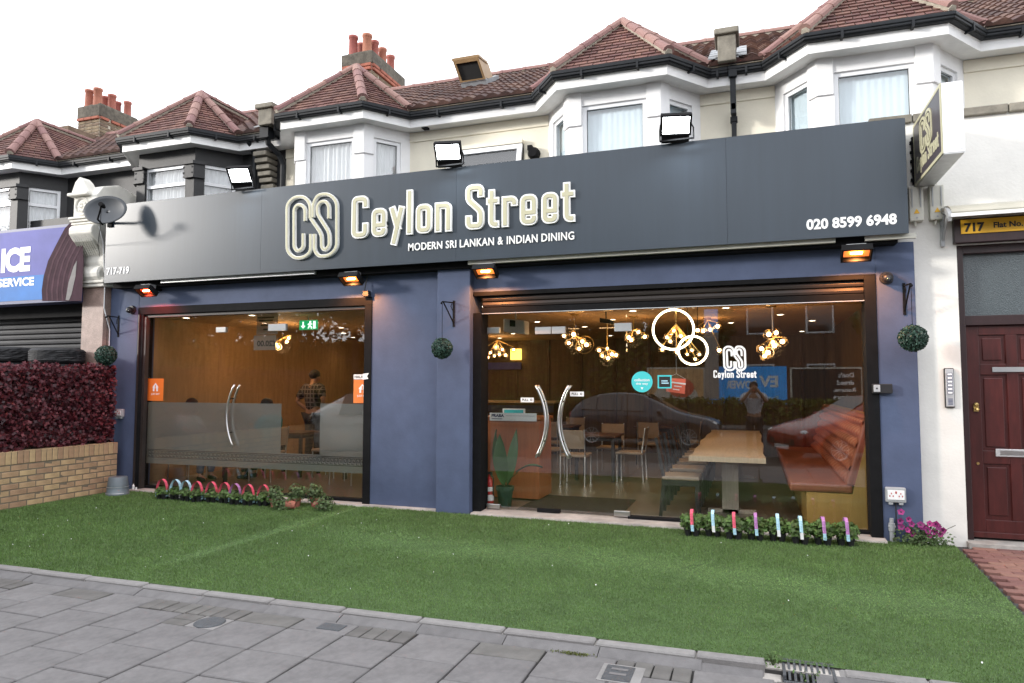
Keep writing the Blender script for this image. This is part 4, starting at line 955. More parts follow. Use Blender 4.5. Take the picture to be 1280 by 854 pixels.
cctv('dark dome camera on the blue pier beside the red heater lamp', -8.11, 2.47)
t = thing('junction_box', 'small black junction box at the frame corner under the orange heater', 'box', (-4.36, -0.012, 2.5)); G = MB(); G.box(-4.42, -4.335, -0.07, -0.012, 2.50, 2.57); G.build('housing', M['blackplastic'], t, bevel=0.006)
G = MB(); G.tube([(-4.40, -0.05, 2.57), (-4.40, -0.04, 2.62), (-4.37, -0.02, 2.8)], 0.006, 6); G.build('cable', M['blackplastic'], t)

# ================================================================== FASCIA SIGN
FY = -0.28
FS = thing('fascia_sign', 'long dark grey fascia sign reading Ceylon Street with cream raised letters', 'sign', (-3.5, FY, 2.82))
edges = [-8.33, -5.75, -3.10, -0.20, 1.37]
for a, b in zip(edges[:-1], edges[1:]):
    G = MB(); G.box(a+0.001, b-0.001, FY, FY+0.03, 2.82, 3.885); G.build('panel', M['fascia'], FS)
G = MB(); G.box(-8.325, 1.365, FY+0.031, 0.015, 2.835, 3.875); G.build('carcass', M['fasciaedge'], FS)
G = MB(); G.box(-8.32, 1.36, FY+0.02, -0.0, 3.876, 3.895); G.build('top_trim', M['fasciaedge'], FS)
for a, b in ((-7.4, -5.0), (-2.98, 0.77), (1.02, 1.44)):
    G = MB(); G.box(a, b, FY+0.06, FY+0.11, 2.785, 2.83); G.build('light_strip', M['alu' if a < -5 else 'offwhite'], FS)
G = MB(); G.box(-8.3, 1.3, FY+0.12, -0.002, 2.76, 2.83); G.build('cable_trunking', M['blackmetal'], FS)
# raised lettering; pixel measurements lie on the fascia plane
def crop(o, s): return lambda x, y: (o[0]+x*s, o[1]+y*s)
cA, cB = crop((340, 220), 200/1280), crop((540, 200), 200/1280)
LF = FY-0.05
def fasc(u, v, d): return Vector((u, FY-d, v))
def pxf(c, x, y): p = atY(*c(x, y), LF); return (p.x, p.z)
LOGO_RAW = [
 [(296, 335), (296, 215), (250, 162), (170, 164), (110, 222), (110, 598), (168, 655), (245, 652), (300, 606), (300, 462)],
 [(255, 358), (255, 255), (225, 226), (190, 230), (167, 262), (167, 570), (195, 602), (240, 575), (240, 458)],
 [(318, 330), (318, 225), (355, 148), (450, 140), (510, 200), (510, 575), (450, 637), (368, 642), (330, 596), (330, 462)],
 [(446, 338), (446, 232), (420, 197), (375, 207), (354, 240), (354, 300), (450, 450), (450, 556), (415, 594), (388, 568), (388, 462), (300, 335)]]
LOGO = [[pxf(cA, *q) for q in pth] for pth in LOGO_RAW]
lx = [q[0] for p in LOGO for q in p]; lz = [q[1] for p in LOGO for q in p]; LC = ((min(lx)+max(lx))/2, (min(lz)+max(lz))/2); LW, LH = max(lx)-min(lx), max(lz)-min(lz)
LOGOU = [[((q[0]-LC[0])/LW, (q[1]-LC[1])/LH) for q in p] for p in LOGO]
def logo(par, F, w, h, white, cream, d0, d1, sw=0.055, wm='whiteacr', cm='creamletter'):
    for k, p in enumerate(LOGOU):
        pts = [(a*w, b*h) for a, b in p]
        if white:
            G = MB(); stroke(G, pts, sw*w*1.28, F, d0, d1*0.8+0.0006*k*(d1 > 0.01)+0.00015*k, r=0.09*w); G.build('logo_outline', M[wm], par)
        if cream:
            G = MB(); stroke(G, pts, sw*w*0.80, F, d0, d1+0.0006*k*(d1 > 0.01)+0.00015*k, r=0.09*w); G.build('logo_stroke', M[cm], par)
logo(FS, lambda u, v, d: fasc(LC[0]+u, LC[1]+v, d), LW, LH, True, True, 0.0, 0.038, 0.044)
# glyphs in a 1 x H grid: strokes on centre lines; H is the glyph height in widths of its own box
def glyph(ch, w, h, s):
    """stroke paths of a squared letter in a w x h box, stroke s"""
    a, b, t = s/2, w-s/2, h-s/2
    m = h*0.52
    return {
     'C': [[(b, h*0.70), (b, t), (a, t), (a, a), (b, a), (b, h*0.36)]],
     'S': [[(b, h*0.70), (b, t), (a, t), (a, h*0.66), (b, h*0.40), (b, a), (a, a), (a, h*0.32)]],
     'e': [[(b, m-s*0.5), (b, t), (a, t), (a, a), (b, a), (b, h*0.34)], [(a, m-s*0.5), (b+s*0.5, m-s*0.5)]],
     'o': [[(a, a), (a, t), (b, t), (b, a), (a, a)]],
     'l': [[(w/2, 0), (w/2, h)]],
     'n': [[(a, 0), (a, h)], [(a, t), (b, t), (b, 0)]],
     'r': [[(a, 0), (a, h)], [(a, t), (b, t), (b, h*0.66)]],
     't': [[(w*0.42, h), (w*0.42, a), (w, a)], [(0, h*0.70), (w, h*0.70)]],
     'y': [[(a, h), (w*0.60, h*0.38)], [(b, h), (w*0.30, 0)]],
    }[ch]
LETTERS = [('C', cA, 628, 762, 155, 508), ('e', cA, 788, 910, 265, 495), ('y', cA, 925, 1055, 250, 562), ('l', cA, 1070, 1115, 118, 472), ('o', cA, 1143, 1272, 232, 467),
           ('n', cB, 15, 150, 345, 582), ('S', cB, 260, 410, 190, 565), ('t', cB, 428, 530, 245, 550), ('r', cB, 552, 680, 300, 543), ('e', cB, 697, 838, 283, 530), ('e', cB, 870, 1008, 268, 517), ('t', cB, 1025, 1140, 187, 503)]
WORD = []
for ch_, c_, x0, x1, y0, y1 in LETTERS:
    p0, p1 = pxf(c_, x0, (y0+y1)/2), pxf(c_, x1, (y0+y1)/2); q0, q1 = pxf(c_, (x0+x1)/2, y1), pxf(c_, (x0+x1)/2, y0)
    WORD.append([ch_, p0[0], p1[0], q0[1], q1[1]])
for wd_ in WORD:                                     # even out measuring noise on the base line and x-height
    if wd_[0] != 'y': wd_[3] = 3.155
    wd_[4] = {'C': 3.662, 'S': 3.662, 'l': 3.675, 't': 3.585, 'y': 3.495}.get(wd_[0], 3.495)
    if wd_[0] == 'y': wd_[3] = 3.045
WX0, WX1 = WORD[0][1], WORD[-1][2]
def word(par, F, ox, oz, k, white, cream, d0, d1, wm='whiteacr', cm='creamletter'):
    """the name, scaled by k, first letter's left at ox, base line at oz"""
    for ch_, x0, x1, z0, z1 in WORD:
        s = 0.078
        for gi, pth in enumerate(glyph(ch_, x1-x0, z1-z0, s)):
            pts = [(ox+(x0-WX0+a)*k, oz+(z0-3.155+b)*k) for a, b in pth]; rr = 0.045*k; cl = pth[0] == pth[-1]; pts = pts[:-1] if cl else pts
            if white: G = MB(); stroke(G, pts, s*k, F, d0, d1*0.78+0.0004*gi, r=rr, closed=cl); wl = G.build('letter', M[wm], par)
            if cream: G = MB(); stroke(G, pts, (s-0.036)*k, F, d0, d1+0.0004*gi, r=rr, ext=-0.018*k, closed=cl); G.build('letter_face', M[cm], wl if white else par)
word(FS, fasc, WX0, 3.155, 1.0, True, True, 0.0, 0.040)
TG = 'MODERN SRI LANKAN & INDIAN DINING'.split(' '); tw_ = []
for wd2 in TG: v2, _ = text_tris(wd2, 0.014, 1.08); tw_.append(max(q[0] for q in v2)-min(q[0] for q in v2))
sp_ = 0.44; k2 = 1.95/(sum(tw_)+sp_*(len(TG)-1)); x2 = -3.69
for wd2, w2_ in zip(TG, tw_):
    G = MB(); add_text(G, wd2, (x2, FY-0.001, 2.968), X_, Z_, w2_*k2, 0.088, 0.014, 1.08, 0.012); G.build('tagline_word', M['whiteacr'], FS); x2 += (w2_+sp_)*k2
G = MB(); add_text(G, '020 8599 6948', (0.515, FY-0.001, 2.905), X_, Z_, 0.76, 0.105, 0.035, 1.0, 0.004); G.build('phone_number', M['whiteprint'], FS)
G = MB(); add_text(G, '717-719', (-8.285, FY-0.001, 2.925), X_, Z_, 0.40, 0.10, 0.02, 1.05, 0.004); G.build('street_number', M['whiteprint'], FS)
# the name in white vinyl on the window
t = thing('window_vinyl', 'white CS logo and Ceylon Street lettering on the window above the long table', 'vinyl', (-0.16, gy, 1.5))
logo(t, lambda u, v, d: Vector((-0.165+u, gy-d, 1.715+v)), 0.21, 0.245, True, False, 0.0, 0.0015, 0.075)
k_ = 0.42/(WX1-WX0); word(t, lambda u, v, d: Vector((u, gy-d, v)), -0.375, 1.515, k_, True, False, 0.0, 0.0015)

# ================================================================== PROJECTING SIGN
sx_ = 1.505
pA = atX(1183.6, 192, sx_); yf = max(-0.95, min(-0.4, pA.y))
bz0 = atY(1151, 229.7, 0.08).z; tz1 = atY(1146.7, 154, 0.08).z
bz0 = (bz0+atX(1183.6, 192, sx_).z)/2; tz1 = (tz1+atX(1178, 106, sx_).z)/2; sw_ = 0.155
PS = thing('projecting_sign', 'white box sign with dark CS Ceylon Street face projecting from the wall', 'sign', (sx_+sw_/2, 0.0, bz0))
G = MB(); G.box(sx_, sx_+sw_, yf, 0.06, bz0, tz1); G.build('box', M['upvc'], PS, bevel=0.006)
G = MB(); e_ = 0.028
for a, b, c, d in ((yf, 0.06, bz0, bz0+e_), (yf, 0.06, tz1-e_, tz1), (yf, yf+e_, bz0+e_, tz1-e_), (0.06-e_, 0.06, bz0+e_, tz1-e_)): G.box(sx_-0.008, sx_-0.001, a, b, c, d)
G.build('face_frame', M['creamletter'], PS)
fm_ = mat('projecting_face', (0.060, 0.050, 0.058), 0.35, 0.05, 4)
G = MB(); G.box(sx_-0.006, sx_-0.0015, yf+e_, 0.06-e_, bz0+e_, tz1-e_); pf = G.build('face', fm_, PS)
G = MB(); G.box(sx_+0.004, sx_+sw_-0.004, yf+0.004, 0.056, bz0-0.006, bz0); G.build('underside', M['alu'], PS)
yc = (yf+0.06)/2; zc = (bz0+tz1)/2; wy = 0.06-yf; hz = tz1-bz0
pfF = lambda u, v, d: Vector((sx_-0.006-d, -u, v))    # u runs towards the street seen from the left side
logo(pf, lambda u, v, d: pfF(-yc-0.02+u, zc+0.13*hz+v, d), 0.42*wy, 0.52*hz, False, True, 0.0, 0.006, 0.075)
k_ = 0.80*wy/(WX1-WX0); word(pf, pfF, -yc-0.40*wy, zc-0.34*hz, k_, True, False, 0.0, 0.004, wm='creamletter')
G = MB()
for yy in (yf+0.03, 0.0):
    for zz in (bz0+0.03, tz1-0.03): G.lathe([(0, -0.004), (0.006, -0.004), (0.006, 0)], (sx_+0.02 if yy < -0.2 else sx_+0.13, yf, zz), 'y', 8)
G.build('screws', M['alu'], PS)
G = MB(); G.box(sx_-0.02, sx_+0.0, 0.06, 0.098, bz0+0.03, tz1-0.10)
for k in range(5): G.box(sx_-0.035, sx_-0.02, 0.055, 0.09, bz0+0.06+k*0.09, bz0+0.085+k*0.09)
G.build('wall_bracket', M['blackmetal'], PS)
G = MB(); G.tube([(1.40, 0.08, 3.86), (1.43, 0.07, 3.66), (1.40, 0.08, 3.50), (1.39, 0.09, 3.25)], 0.005, 6); G.tube([(sx_, 0.06, bz0+0.02), (1.44, 0.07, bz0-0.06), (1.40, 0.08, bz0+0.03)], 0.005, 6); G.build('cable', M['blackplastic'], PS)
for i, x in enumerate((1.44, 1.61)):
    t = thing('transformer_box', 'aged white sign transformer box with yellow warning triangle, %s' % ('close to the fascia sign end' if i == 0 else 'under the projecting sign'), 'box', (x+0.06, 0.1, 2.98))
    G = MB(); G.box(x, x+0.12, 0.03, 0.10, 2.99, 3.32); q = G.build('housing', M['offwhite'], t, bevel=0.008)
    G = MB(); G.prism([(x+0.035, 0.028, 3.06), (x+0.085, 0.028, 3.06), (x+0.06, 0.028, 3.105)], (0, -0.002, 0)); G.build('warning_triangle', M['yellow'], q)
    G = MB(); G.lathe([(0, -0.002), (0.009, -0.002), (0.009, 0)], (x+0.06, 0.028, 3.02), 'y', 10); G.box(x+0.02, x+0.03, 0.024, 0.03, 3.12, 3.30); G.box(x+0.09, x+0.1, 0.024, 0.03, 3.12, 3.30); G.build('lid_details', M['greyplastic'], q, kind='stuff')
    G = MB(); G.tube([(x+0.05, 0.06, 2.99), (x+0.05, 0.065, 2.95)], 0.012, 8); G.tube([(x+0.07, 0.06, 3.32), (x+0.075, 0.08, 3.40)], 0.005, 6); G.build('gland', M['offwhite'], q, kind='stuff')

# ================================================================== LAMPS
def floodlight(label, x, z, tilt=0.0, y=-0.40, yaw=0.0):
    t = thing('floodlight', label, 'floodlight', (x, y+0.06, 3.895), 'floodlights along the top of the fascia')
    w_, h_ = 0.15, 0.105
    rot = Matrix.Rotation(yaw, 4, 'Z') @ Matrix.Rotation(R(128)+tilt, 4, 'X'); O_ = Vector((x, y, z))
    Tm = lambda a, b, c: O_+(rot @ Vector((a, b, c)))
    G = MB()
    def b_(x0, x1, y0, y1, z0, z1): G.obox(Tm(x0, y0, z0), Tm(x1, y0, z0)-Tm(x0, y0, z0), Tm(x0, y1, z0)-Tm(x0, y0, z0), Tm(x0, y0, z1)-Tm(x0, y0, z0))
    b_(-w_, w_, -h_, h_, -0.055, -0.01); b_(-w_, w_, -h_, -h_+0.02, -0.01, 0.02); b_(-w_, w_, h_-0.02, h_, -0.01, 0.02); b_(-w_, -w_+0.02, -h_+0.02, h_-0.02, -0.01, 0.02); b_(w_-0.02, w_, -h_+0.02, h_-0.02, -0.01, 0.02)
    b_(-w_*0.9, w_*0.9, -h_-0.075, -h_-0.001, -0.06, 0.012)
    for k in range(7): b_(-w_+0.02+k*0.041, -w_+0.028+k*0.041, -h_+0.01, h_-0.01, -0.085, -0.055)
    q = G.build('housing', M['blackmetal'], t)
    G = MB(); G.face([Tm(-w_+0.02, -h_+0.02, 0.0), Tm(w_-0.02, -h_+0.02, 0.0), Tm(w_-0.02, h_-0.02, 0.0), Tm(-w_+0.02, h_-0.02, 0.0)]); G.build('lens', M['flood'], q)
    G = MB()
    for s in (-1, 1): G.tube([(x+s*0.165, y+0.05, 3.90), (x+s*0.165, y+0.04, z-0.03), Tm(s*w_, 0, -0.02)], 0.008, 6)
    G.box(x-0.17, x+0.17, y+0.04, y+0.06, 3.888, 3.902); G.build('bracket', M['blackmetal'], t)
    l = bpy.data.lights.new('flood_beam', 'AREA'); l.energy = 9; l.shape = 'RECTANGLE'; l.size = 0.25; l.size_y = 0.17; l.color = (0.92, 0.97, 1.0)
    lo = bpy.data.objects.new('flood_beam', l); COL.objects.link(lo); lo.parent = t; lo.matrix_local = Matrix.Translation(-Vector(t.location)) @ Matrix.Translation(Tm(0, 0, 0.03)) @ rot.to_4x4() @ Matrix.Rotation(math.pi, 4, 'X')
for px, py, lb in ((300, 222, 'lit white floodlight above the black house end of the fascia'), (560, 193, 'lit white floodlight above the fascia in front of the bathroom window'), (845, 160, 'lit white floodlight above the fascia in front of the blue-curtained bay')):
    p = atY(px, py, -0.40); floodlight(lb, p.x, p.z+0.03, yaw=R(12))
def heater(label, x, z, red, y=-0.25):
    t = thing('heat_lamp', label, 'heater', (x, 0.0, z), 'heat lamps under the fascia')
    G = MB(); w_ = 0.13; c0 = Vector((x, y, z))
    out = Vector((0, -0.80, -0.60)).normalized(); up_ = Vector((0, 0.60, -0.80)).normalized()
    n_ = Vector((0, -0.55, -0.83)).normalized(); v_ = Vector((0, -0.83, 0.55)).normalized(); h_ = 0.085
    Tm = lambda a, b, c: c0+X_*a+v_*b+n_*c
    def b_(x0, x1, y0, y1, z0, z1): G.obox(Tm(x0, y0, z0), Tm(x1, y0, z0)-Tm(x0, y0, z0), Tm(x0, y1, z0)-Tm(x0, y0, z0), Tm(x0, y0, z1)-Tm(x0, y0, z0))
    b_(-w_, w_, -h_, h_, -0.05, -0.04); b_(-w_, w_, -h_, -h_+0.016, -0.04, 0.02); b_(-w_, w_, h_-0.016, h_, -0.04, 0.02); b_(-w_, -w_+0.016, -h_+0.016, h_-0.016, -0.04, 0.02); b_(w_-0.016, w_, -h_+0.016, h_-0.016, -0.04, 0.02)
    q = G.build('housing', M['blackmetal'], t)
    G = MB(); G.face([Tm(-w_+0.016, -h_+0.016, -0.036), Tm(w_-0.016, -h_+0.016, -0.036), Tm(w_-0.016, h_-0.016, -0.036), Tm(-w_+0.016, h_-0.016, -0.036)]); G.build('reflector', M['heatred' if red else 'heatorange'], q)
    G = MB(); G.tube([Tm(-0.05, 0.0, -0.015), Tm(0.05, 0.0, -0.015)], 0.010, 8); G.build('filament', M['heatbulb'], q)
    G = MB(); G.box(x-0.09, x+0.09, y-0.01, y+0.09, z+0.05, z+0.10); G.build('top_case', M['alu'], q, bevel=0.01)
    G = MB(); G.box(x-0.02, x+0.02, y+0.06, 0.0, z+0.04, z+0.07); G.build('arm', M['blackmetal'], t)
    l = bpy.data.lights.new('heat_glow', 'SPOT'); l.energy = 22 if red else 26; l.spot_size = R(130); l.spot_blend = 0.8; l.shadow_soft_size = 0.012; l.color = (1.0, 0.06, 0.03) if red else (1.0, 0.36, 0.10)
    lo = bpy.data.objects.new('heat_glow', l); COL.objects.link(lo); lo.parent = t
    d = Vector((0.0, 0.55, -0.80)); lo.matrix_local = Matrix.Translation(c0+n_*0.03-Vector(t.location)) @ d.to_track_quat('-Z', 'Y').to_matrix().to_4x4()
heater('red glowing heat lamp under the fascia near the satellite dish', -7.62, 2.675, True)
heater('orange glowing heat lamp under the fascia left of the plain blue wall', -4.47, 2.68, False)
heater('orange glowing heat lamp beside the top of the blue pillar', -2.76, 2.68, False)
heater('orange glowing heat lamp above the shutter end, near the telephone number', 0.94, 2.655, False)

# ================================================================== HANGING TOPIARY
def topiary(label, x, y, z, r, wx):
    t = thing('topiary_ball', label, 'topiary', (x, y, z-r))
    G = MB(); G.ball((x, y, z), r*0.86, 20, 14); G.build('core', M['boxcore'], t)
    n = 1500; d = rng.normal(0, 1, (n, 3)); d /= np.linalg.norm(d, axis=1)[:, None]
    leafmesh('foliage', np.array([x, y, z])+d*r*rng.uniform(0.88, 1.0, n)[:, None], d, np.full(n, r*0.21), M['boxleaf'], t, 0.62, 0.75)
    G = MB(); G.tube([(x, y, z+r*0.8), (x, y, 2.36)], 0.003, 5); G.build('hanger', M['blackmetal'], t)
    b = thing('wall_bracket', label.replace('green topiary ball hanging', 'black iron scroll bracket').replace('topiary', 'bracket'), 'bracket', (wx, 0, 2.1))
    G = MB(); yw = -0.10 if -3.42 < wx < -2.98 else 0.0
    G.box(wx-0.012, wx+0.012, yw-0.008, yw, 2.10, 2.40); G.build('back_bar', M['blackmetal'], b)
    G = MB(); G.tube([(wx, yw, 2.375), (x, y, 2.365), (x, y-0.02, 2.35)], 0.008, 6); G.tube([(wx, yw-0.004, 2.14), (x, y+0.03, 2.36)], 0.008, 6); G.ball((x, y-0.02, 2.345), 0.013, 8, 6); G.tube([(wx, yw-0.03, 2.28), (wx+(x-wx)*0.3, yw-0.06, 2.33), (wx+(x-wx)*0.2, yw-0.04, 2.36)], 0.005, 5); G.build('arm', M['blackmetal'], b)
for px, py, r_, y_, lb in ((132.5, 444.5, 0.135, -0.28, 'green topiary ball hanging on the blue pier beside the red hedge'), (552.5, 435.5, 0.118, -0.33, 'green topiary ball hanging from the blue pillar between the windows'), (1141, 423, 0.122, -0.22, 'green topiary ball hanging on the blue pier beside the white wall')):
    p = atY(px, py, y_); topiary(lb, p.x, y_, p.z, r_, {132.5: -8.36, 552.5: -3.20, 1141: 1.365}[px])
# ================================================================== FLAT ENTRANCE
DX0, DX1 = 1.83, 2.70
D = thing('front_door', 'maroon panelled front door with letterbox and textured fanlight', 'door', ((DX0+DX1)/2, 0.2, 0))
G = MB(); G.box(DX0, DX0+0.065, 0.16, 0.30, 0.03, 2.75); G.box(DX1-0.065, DX1, 0.16, 0.30, 0.03, 2.75); G.box(DX0+0.065, DX1-0.065, 0.16, 0.30, 2.675, 2.75); G.box(DX0+0.065, DX1-0.065, 0.165, 0.30, 2.00, 2.09); G.build('door_frame', M['mahogdark'], D, bevel=0.004)
G = MB(); G.box(DX0+0.065, DX1-0.065, 0.225, 0.235, 2.09, 2.675); G.build('fanlight', M['fanglass'], D)
G = MB(); G.box(DX0-0.01, DX1+0.01, 0.02, 0.30, -0.03, 0.028); G.build('threshold', M['concrete'], D, bevel=0.006)
G = MB(); a, b = DX0+0.068, DX1-0.068; G.box(a, b, 0.235, 0.275, 0.05, 1.998); lf = G.build('door_leaf', M['mahog'], D)
G = MB(); mid = (a+b)/2; st = 0.11
G.box(a, a+st, 0.215, 0.235, 0.05, 1.998); G.box(b-st, b, 0.215, 0.235, 0.05, 1.998); G.box(mid-0.045, mid+0.045, 0.215, 0.235, 0.21, 1.91)
for z0, z1 in ((0.05, 0.21), (0.72, 0.84), (1.54, 1.64), (1.91, 1.998)): G.box(a+st, mid-0.045 if 0.2 < z0 < 1.9 else b-st, 0.2152, 0.235, z0, z1); (G.box(mid+0.045, b-st, 0.2152, 0.235, z0, z1) if 0.2 < z0 < 1.9 else None)
G.box(a+0.0, b, 0.19, 0.215, 0.05, 0.10)
G.build('rails', M['mahog'], lf, bevel=0.004)
for x0, x1 in ((a+st+0.03, mid-0.075), (mid+0.075, b-st-0.03)):
    for z0, z1 in ((0.25, 0.69), (0.875, 1.51), (1.675, 1.88)): G = MB(); G.box(x0, x1, 0.222, 0.2345, z0, z1); G.build('panel', M['mahog'], lf, bevel=0.012)
G = MB(); G.box(mid-0.16, mid+0.16, 0.200, 0.2145, 0.79, 0.86); q = G.build('letterbox', M['alu'], lf, bevel=0.003)
G = MB(); G.box(mid-0.125, mid+0.125, 0.197, 0.1995, 0.805, 0.845); G.build('flap', M['steel'], q)
G = MB(); G.box(mid-0.16, mid+0.16, 0.200, 0.2145, 1.565, 1.61); G.build('upper_letter_plate', M['greyplastic'], lf, bevel=0.003)
G = MB(); G.box(a+0.045, a+0.085, 0.195, 0.2145, 1.20, 1.27); G.tube([(a+0.065, 0.195, 1.225), (a+0.065, 0.16, 1.225), (a+0.075, 0.15, 1.215)], 0.010, 8); G.ball((a+0.065, 0.19, 1.265), 0.02, 10, 7); G.build('latch_knob', M['brass'], lf)
G = MB(); G.lathe([(0, -0.006), (0.012, -0.006), (0.014, 0)], (a+0.065, 0.2145, 0.72), 'y', 12); G.build('keyhole', M['brass'], lf)
G = MB(); G.box(DX0-0.0, DX1, 0.24, 0.34, 0.0, 2.78); G.build('porch_back', M['dark'], D)
# header with yellow sign
t = thing('door_sign', 'yellow sign strip reading 717 Flat No.1 above the maroon door', 'sign', (2.2, 0.1, 2.78))
G = MB(); G.box(1.80, 2.75, 0.02, 0.24, 2.756, 2.98); q = G.build('header_box', M['mahogdark'], t, bevel=0.004)
G = MB(); G.box(1.85, 2.74, 0.006, 0.018, 2.835, 2.965); q = G.build('sign_plate', M['yellow'], q)
G = MB(); add_text(G, '717', (1.875, 0.004, 2.848), X_, Z_, 0.16, 0.085, 0.045); add_text(G, 'Flat No.1 Top', (2.105, 0.004, 2.858), X_, Z_, 0.40, 0.068, 0.03); G.build('lettering', M['black'], q)
G = MB(); G.box(1.815, 2.74, 0.10, 0.158, 2.752, 2.7555); G.build('soffit_board', M['upvc'], t)
# canopy: curved clear sheet on brackets
t = thing('door_canopy', 'curved aged plastic door canopy on pale grey brackets above the yellow sign', 'canopy', (2.25, 0.1, 2.85))
def carc(k): th = math.pi/2*k; return (0.09-0.40*math.sin(th)*0.75, 2.965+0.135*math.cos(th))
prof = [carc(i/8) for i in range(9)]
G = MB()
for (y0, z0), (y1, z1) in zip(prof[:-1], prof[1:]): G.obox((1.73, y0, z0), (1.10, 0, 0), (0, y1-y0, z1-z0), (0, 0.004, 0.010))
G.build('sheet', M['canopy'], t, smooth=False)
G = MB(); G.obox((1.72, prof[-1][0]-0.012, prof[-1][1]-0.012), (1.12, 0, 0), (0, 0.016, 0), (0, 0, 0.03)); G.build('front_edge', M['upvc'], t)
for x in (1.70, 2.80):
    G = MB(); pts = [(x, y, z-0.005) for y, z in prof]+[(x, y+0.035*(1-i/8)+0.02, z-0.045) for i, (y, z) in list(enumerate(prof))[::-1]]
    for i in range(8):
        a0, a1 = pts[i], pts[i+1]; b0, b1 = pts[17-i], pts[16-i]; G.prism([a0, a1, b1, b0], (0.03, 0, 0))
    G.box(x, x+0.03, 0.06, 0.099, 2.74, 3.09); G.tube([(x+0.015, 0.08, 2.78), (x+0.015, -0.06, 2.93), (x+0.015, -0.13, 3.0)], 0.012, 6); G.tube([(x+0.015, 0.08, 2.9), (x+0.015, -0.02, 3.03)], 0.010, 6)
    G.build('bracket', M['greyplastic'], t)
# intercom
t = thing('intercom', 'silver intercom panel with six call buttons on the white wall', 'intercom', (1.72, 0.1, 1.22))
G = MB(); G.box(1.685, 1.765, 0.070, 0.10, 1.235, 1.60); q = G.build('backplate', M['blackplastic'], t, bevel=0.008)
G = MB(); G.box(1.692, 1.758, 0.062, 0.0705, 1.245, 1.59); q = G.build('faceplate', M['alu'], q, bevel=0.004)
G = MB()
for k in range(6): G.box(1.708, 1.745, 0.056, 0.0618, 1.535-0.034*k, 1.552-0.034*k)
G.build('call_buttons', M['whiteprint'], q, bevel=0.001)
G = MB()
for k in range(6): G.box(1.704, 1.749, 0.0600, 0.0625, 1.530-0.034*k, 1.557-0.034*k)
for k in range(5): G.box(1.708, 1.745, 0.0600, 0.0622, 1.265+0.012*k, 1.271+0.012*k)
G.build('button_surrounds', M['navy'], q, kind='stuff')

# ================================================================== PLANTS AT THE SHOPFRONT
NTH = ['first', 'second', 'third', 'fourth', 'fifth', 'sixth', 'seventh', 'eighth', 'ninth']; COLN = dict(pink='pink', skyblue='pale blue', lilac='lilac')
def plant_pack(label, group, x, y, m, hm, upright, cells=2):
    t = thing('bedding_plant_pack', label, 'plant', (x, y, 0.0), group); G = MB(); w_ = 0.078
    for i in range(cells):
        for j in range(2):
            cx_, cy_ = x+(i-(cells-1)/2)*w_, y+(j-0.5)*w_
            G.lathe([(0.024, 0.004), (0.034, 0.066), (0.037, 0.066), (0.037, 0.070), (0.030, 0.070), (0.028, 0.058), (0.0, 0.058)], (cx_, cy_, 0.0), n=8)
    G.box(x-w_*cells/2+0.005, x+w_*cells/2-0.005, y-w_+0.005, y+w_-0.005, 0.060, 0.064); G.build('tray', M['blackplastic'], t)
    n = 380 if upright else 250; a = rng.uniform(0, 6.283, n); r = 0.105*np.sqrt(rng.random(n)); z = 0.075+rng.random(n)**0.8*((0.155 if upright else 0.105)-0.5*r)
    p = np.stack([x+r*np.cos(a)*1.05, y+r*np.sin(a), z], 1); nr = np.stack([np.cos(a)*0.5, np.sin(a)*0.5-0.15, np.full(n, 0.8)], 1)
    leafmesh('foliage', p, nr, np.full(n, 0.042), M[m], t, 0.8, 0.45, lobes=True)
    G = MB()
    for i in range(9):
        a_ = random.random()*6.28; G.tube([(x+0.02*math.cos(a_), y+0.02*math.sin(a_), 0.06), (x+0.07*math.cos(a_), y+0.07*math.sin(a_), 0.15)], 0.0022, 4)
    G.build('stems', M['leaf2'], t)
    G = MB(); bw = 0.014 if upright else 0.020
    if upright: pts = [(x+0.012, y-0.112, 0.06), (x+0.008, y-0.115, 0.12), (x+0.002, y-0.10, 0.225), (x+0.002, y-0.05, 0.255), (x, y+0.03, 0.245), (x, y+0.07, 0.06)]
    else: pts = [(x-0.07, y-0.05, 0.04)]+[(x-0.068*math.cos(math.pi*i/8), y-0.05+0.03*i/8, 0.12+0.135*math.sin(math.pi*i/8)) for i in range(9)]+[(x+0.07, y-0.02, 0.04)]
    for p0, p1 in zip(pts[:-1], pts[1:]):
        p0, p1 = Vector(p0), Vector(p1); s_ = X_ if upright else Y_
        low = (p0.z+p1.z)/2 < 0.105; G.cm = 1 if low else 0
        G.obox(p0-s_*bw, s_*2*bw, p1-p0, (Vector((0, 0.0015, 0)) if upright else Vector((0.0015, 0, 0.0005))))
    G.build('handle_label', [M[hm], M['skyblue' if hm != 'skyblue' else 'whiteprint']], t)
    return t
for i in range(8):
    p0, p1 = atZ(866, 670, 0.0), atZ(1052, 681, 0.0); x = -0.57+1.34*i/7; y = -0.36+0.03*math.sin(i*2.1)
    hm = ['pink', 'skyblue', 'pink', 'lilac', 'skyblue', 'skyblue', 'lilac', 'lilac'][i]
    plant_pack('black tray of leafy bedding plants with upright %s label, %s from the glass doors' % (COLN[hm], NTH[i]), 'bedding packs below the long-table window', x, y, 'leaf', hm, True)
for i in range(9):
    x = -7.02+1.52*i/8; y = -0.42+0.025*math.sin(i*1.7)
    hm = ['pink', 'skyblue', 'skyblue', 'pink', 'pink', 'pink', 'lilac', 'pink', 'pink'][i]
    plant_pack('black tray of bedding plants with arched %s handle label, %s from the upturned bucket' % (COLN[hm], NTH[i]), 'bedding packs below the frosted window', x, y, 'leaf', hm, False)
